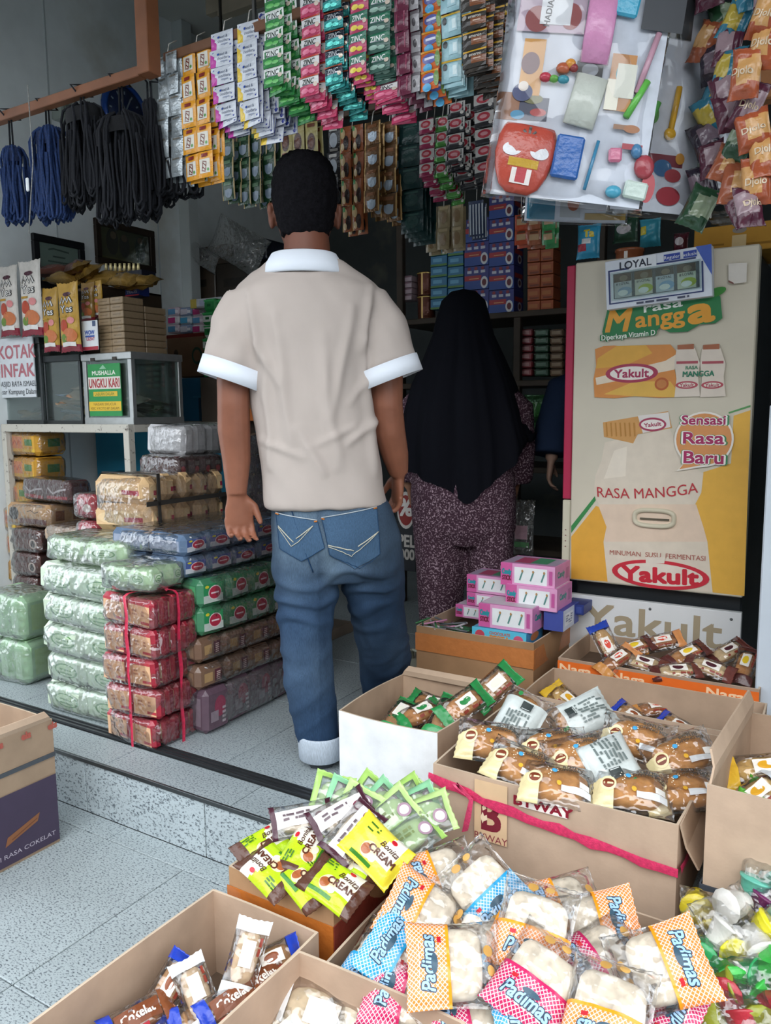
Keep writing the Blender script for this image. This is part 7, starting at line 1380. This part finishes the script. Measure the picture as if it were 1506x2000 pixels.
# ------------------------------------------------------------------ toy lucky-draw sheets at the upper right
def toy_sheet(label, corners, dep, seed, spec, items=(), t=.012, bag='sleeve_film'):
    """white card with little toys under clear film; corners in the photo: lower left, lower right, upper left, at this distance"""
    a, b_, c = [atd(*q_, d_) for q_, d_ in zip(corners, dep)]; ex = b_-a; up = c-a; W, H = ex.length, up.length; R = frame(ex, up); ctr = a+ex/2+up/2
    nrm_ = R.col[2]
    def loc(px, py): d_ = ray(px, py); q2 = CAM+d_*((ctr-CAM).dot(nrm_)/d_.dot(nrm_))-ctr; return q2.dot(R.col[0])/W, q2.dot(R.col[1])/H
    ppx = (loc(1101, 200)[0]-loc(1100, 200)[0]), (loc(1100, 199)[1]-loc(1100, 200)[1])
    def cv(q):
        if q[0] == 'R': (x0, y1), (x1, y0) = loc(q[1], q[2]), loc(q[3], q[4]); return ('r', x0, y0, x1, y1, q[5])
        if q[0] == 'E': x, y = loc(q[1], q[2]); return ('e', x, y, q[3]*abs(ppx[0]), q[4]*abs(ppx[1]), q[5])
        if q[0] == 'T': x, y = loc(q[2], q[3]); return ('t', q[1], x, y, q[4]*abs(ppx[1]), q[5], q[6])
        return q
    spec = [cv(q) for q in spec]; items = [(i[0], *loc(i[1], i[2]), i[3]*abs(ppx[0]), i[4]*abs(ppx[1]), *i[5:]) if i[1] > 2 else i for i in items]
    th = thing('toy_sheet', label, 'toy sheet', ctr, R, 'toy sheets')
    m = MB('print', 'c4c9d2'); nx = 12; ny = 12; z = lambda x, y: .006*math.sin(x*14+seed)+.005*math.sin(y*9+seed*2)
    V = [((-.5+i/nx)*W, (-.5+j/ny)*H, z((-.5+i/nx)*W, (-.5+j/ny)*H)-o_) for o_ in (0, .0015) for j in range(ny+1) for i in range(nx+1)]; N = (nx+1)*(ny+1)
    Fs = [(j*(nx+1)+i, j*(nx+1)+i+1, (j+1)*(nx+1)+i+1, (j+1)*(nx+1)+i) for j in range(ny) for i in range(nx)]
    m.add(V, Fs+[tuple(N+q for q in f[::-1]) for f in Fs], 'c9ced8', 'paper', True); sf = lambda x, y, l: Vector((x, y, z(x, y)+l)); m.deco(sf, spec, W, H, off=.001, step=.0004); m.build('backing_card', th)
    for nm, x, y, w_, h_, col, kind, rot in items:
        im = MB('gloss', col); cx, cy = x*W, y*H
        if kind == 'box': im.box(-w_*W/2, w_*W/2, -h_*H/2, h_*H/2, 0, .012, b=.004)
        elif kind == 'ball': im.ball((0, 0, .006), w_*W/2, h_*H/2, .010)
        elif kind == 'rod': im.tube([(0, -h_*H/2, .006), (0, h_*H/2, .006)], w_*W/2, 8)
        elif kind == 'spoon': im.tube([(0, -h_*H*.35, .005), (0, h_*H/2, .005)], w_*W/4, 8); im.ball((0, -h_*H*.38, .005), w_*W/2, h_*H*.12, .008)
        elif kind == 'sock': im.loft([(Vector((0, -h_*H/2, .006)), (w_*W/2, 0, 0), (0, 0, .006)), (Vector((0, 0, .008)), (w_*W/2, 0, 0), (0, 0, .009)), (Vector((0, h_*H/2, .006)), (w_*W/2, 0, 0), (0, 0, .006))], n=14)
        elif kind == 'mask':
            im.loft([(Vector((0, y_*h_*H, .004)), (x_*w_*W, 0, 0), (0, 0, zz_)) for y_, x_, zz_ in ((-.5, .18, .006), (-.4, .32, .012), (-.2, .42, .018), (.05, .48, .02), (.3, .47, .018), (.45, .42, .012), (.5, .38, .006))], n=20)
            g = lambda xx, yy, l: Vector((xx, yy, .004+.019*max(0, 1-(2*xx/(w_*W*1.02))**2)**.5*max(.4, 1-abs(yy/(h_*H)))+l))
            im.deco(g, [('e', -.22, .1, .15, .10, 'c9c9cc'), ('e', .22, .1, .15, .10, 'c9c9cc'), ('r', -.24, -.14, .24, -.02, 'b8943a'), ('r', -.16, -.38, .16, -.16, 'd9d0cc'), ('r', -.08, -.36, .08, -.16, 'b04a50'), ('l', [(-.1, .4), (0, .3), (.1, .4)], .04, '2a1c18'), ('l', [(0, .46), (0, .25)], .04, '2a1c18'), ('l', [(-.12, .33), (0, .25), (.12, .33)], .03, '2a1c18')], w_*W, h_*H, off=.002)
        im.build(nm, th, (cx, cy, z(cx, cy)+.003), (0, 0, rot))
    mb, sf2 = pillow(W*1.06, H*1.05, .034, lambda u, v, t_: (hx('ffffff'), bag), seed=seed, nx=24, ny=24, wr=.3, crimp=.01, waist=0, ends=True); place(mb.mesh('plastic_sleeve'), 'plastic_sleeve', th)
    return th
IT = [('mask_toy', 1022, 315, 125, 138, 'a84638', 'mask', -.08), ('blue_toy', 1106, 312, 55, 86, '2a5a9c', 'box', -.06), ('pen_toy', 1152, 328, 7, 100, '3a7a9c', 'rod', -.14), ('sock_toy', 1140, 205, 62, 100, 'b9bdb4', 'sock', -.16), ('pink_toy', 1170, 55, 56, 150, 'c98ab0', 'sock', -.02), ('cyan_toy', 1222, 15, 48, 46, '3a9ab8', 'box', -.1),
      ('figure_toy', 1098, 140, 28, 24, 'a8583a', 'ball', 0), ('figure_toy', 1112, 132, 22, 22, 'c98a3a', 'ball', 0), ('figure_toy', 1098, 162, 24, 18, '3f8a9a', 'ball', 0), ('figure_toy', 1064, 156, 24, 20, 'b03a4a', 'ball', 0), ('figure_toy', 1080, 160, 20, 16, '5f9a44', 'ball', 0), ('figure_toy', 1118, 140, 18, 18, '8a3a3a', 'ball', 0), ('green_toy', 1240, 200, 14, 80, '5fae4a', 'rod', -.42), ('pale_toy', 1262, 130, 12, 120, 'b48a9a', 'rod', -.22), ('pink_purse', 1198, 308, 26, 28, 'c0708a', 'box', .1), ('star_toy', 1195, 378, 32, 26, '4a9ab4', 'ball', 0), ('white_rods', 1238, 375, 46, 36, 'b9c9c0', 'box', -.1), ('red_toy', 1255, 330, 40, 50, '9a4048', 'ball', .2), ('blue_figure', 1240, 300, 22, 30, '4a7aa0', 'ball', .2)]
toy_sheet('front toy sheet with tiger mask, sock and pink balloon', ((946, 376), (1245, 408), (1010, -60)), (1.62, 1.60, 1.55), 1,
    [('R', 975, 185, 1066, 240, '2f3550'), ('R', 972, 178, 1010, 236, '8a5a3c'), ('E', 1050, 222, 16, 8, 'b03a3a'), ('E', 1040, 195, 20, 10, '6a6a3a'), ('E', 1010, 225, 14, 9, '3a8ab0'), ('R', 1026, 75, 1052, 190, 'c98f3a'), ('E', 1036, 125, 18, 22, '5a2430'), ('E', 1020, 182, 20, 18, '2f3a6a'), ('E', 1022, 170, 10, 10, 'd9cfc4'), ('R', 1020, -20, 1138, 72, 'b4a0b0'), ('E', 1050, 38, 24, 26, '8a3434'), ('E', 1115, 36, 20, 26, '8a3434'), ('R', 1063, -20, 1112, 54, 'd9dce0'), ('T', 'HADIAH Lo', 1075, 10, 12, '2a2f38', {'rot': 1.5, 'bold': .03}), ('R', 1126, 124, 1172, 162, '1d1f26'), ('E', 1150, 143, 16, 13, '7a7d84'), ('R', 1195, 110, 1225, 225, 'b07a44'), ('E', 1206, 150, 6, 14, '4a9aa8'), ('R', 1184, 160, 1200, 222, 'd9d4c4'), ('R', 1205, 130, 1232, 200, 'c9c9bc'), ('R', 1262, -20, 1330, 70, '34373c'), ('R', 1195, 248, 1240, 262, '8a6a54'), ('E', 1230, 258, 16, 8, '9a6a4a'), ('E', 1262, 370, 14, 30, 'a8484e'), ('R', 1212, 285, 1250, 300, '9a4048')], IT)
toy_sheet('second toy sheet behind with green and yellow spoon toys', ((1170, 406), (1334, 420), (1250, -60)), (1.68, 1.72, 1.60), 2, [('R', 1262, 300, 1330, 330, '7a3440'), ('E', 1290, 330, 20, 18, '3a6a94'), ('E', 1310, 345, 18, 14, 'a8434a'), ('E', 1300, 385, 26, 20, '9a3a44'), ('R', 1290, -20, 1350, 80, '2f3236'), ('E', 1325, 312, 10, 12, 'c9903a'), ('E', 1275, 225, 10, 18, '5f9a54')], [('spoon_toy', 1312, 225, 24, 110, 'c99a2a', 'spoon', -.12), ('green_toy', 1268, 230, 14, 60, '5fae5a', 'rod', -.35)])
toy_sheet('third toy sheet at the right with bright green toy', ((1290, 385), (1420, 362), (1318, 60)), (1.74, 1.72, 1.68), 3, [('R', 1330, 120, 1356, 260, '7a8090')], [('green_purse', 1357, 305, 38, 76, '4aa03a', 'box', -.06)])
toy_sheet('lowest toy sheet showing only its lower edge', ((1018, 432), (1215, 436), (1040, 250)), (1.80, 1.78, 1.78), 4, [('r', -.48, -.48, -.2, -.1, '3a7a94'), ('r', -.15, -.45, .05, -.1, 'b0b4b8'), ('e', -.02, -.3, .06, .08, 'a8583a'), ('r', .1, -.47, .5, -.40, 'a88a4a')])
m = MB('wood', '8a5a34'); q_ = aty(1496, 60, 1.8); m.box(-.025, .025, 0, .04, -.12, .8, b=.003); tag(m.build('timber_post', None, (q_.x, 1.82, q_.z)), 'short brown timber post at the upper right edge', 'post')
# snack bag garlands at the right edge
r = random.Random(4)
pal = [('8a4a30', 'b48a5a', 'brown'), ('27452f', '7d8a72', 'green'), ('4a2030', '8a747a', 'maroon'), ('96492a', 'b88a54', 'rust'), ('2a6a80', 'a8943a', 'teal'), ('2a2430', '6a5a64', 'black')]
for c, (px, Y, n_, lb) in enumerate(((1404, 1.84, 10, 'left'), (1446, 1.76, 10, 'middle'), (1490, 1.68, 9, 'right'))):
    top = aty(px, -40, Y); t = thing('snack_garland', 'hanging string of snack bags, %s of the three at the right edge' % lb, 'snacks', top, (0, 0, 0), 'strings of snack bags'); m = MB('string', 'b9b4ac'); bot = aty(px+(0, 0, -20)[c], 420, Y)-top; m.tube([(0, .02, .3), (0, .02, bot.z)], .0018, 5); m.build('cord', t)
    for k in range(n_):
        a, b2, nm = pal[r.choice((1, 2, 5, 2, 4, 0)) if c < 2 else (3 if k % 4 else 2)]; w_, h_ = r.uniform(.075, .095), r.uniform(.05, .062); mb, sf = pillow(w_, h_, .04, (lambda A_, B_, q_: lambda u, v, t_: (hx(A_), 'gloss') if abs(u+.2*v*q_) > .5 or v*q_ > .3 else (hx(B_), 'gloss'))(a, b2, r.choice((-1, 1))), nx=16, ny=10, seed=c*9+k, wr=.3)
        if c == 2: mb.deco(lambda x, y, l: sf(y, -x, l), [('t', 'Djolo', 0, .0, .14, 'c9b59a', {'w': .7, 'bold': .03})], h_, w_, off=.001, mat='gloss')
        place(mb.mesh('snack_bag'), 'snack_bag', t, (r.uniform(-.018, .018), r.uniform(-.03, .01), -.03-k*bot.length/n_), frame((r.uniform(-.5, .5), r.uniform(-.2, .2), 1), (-1, r.uniform(-.6, .3), .1)))
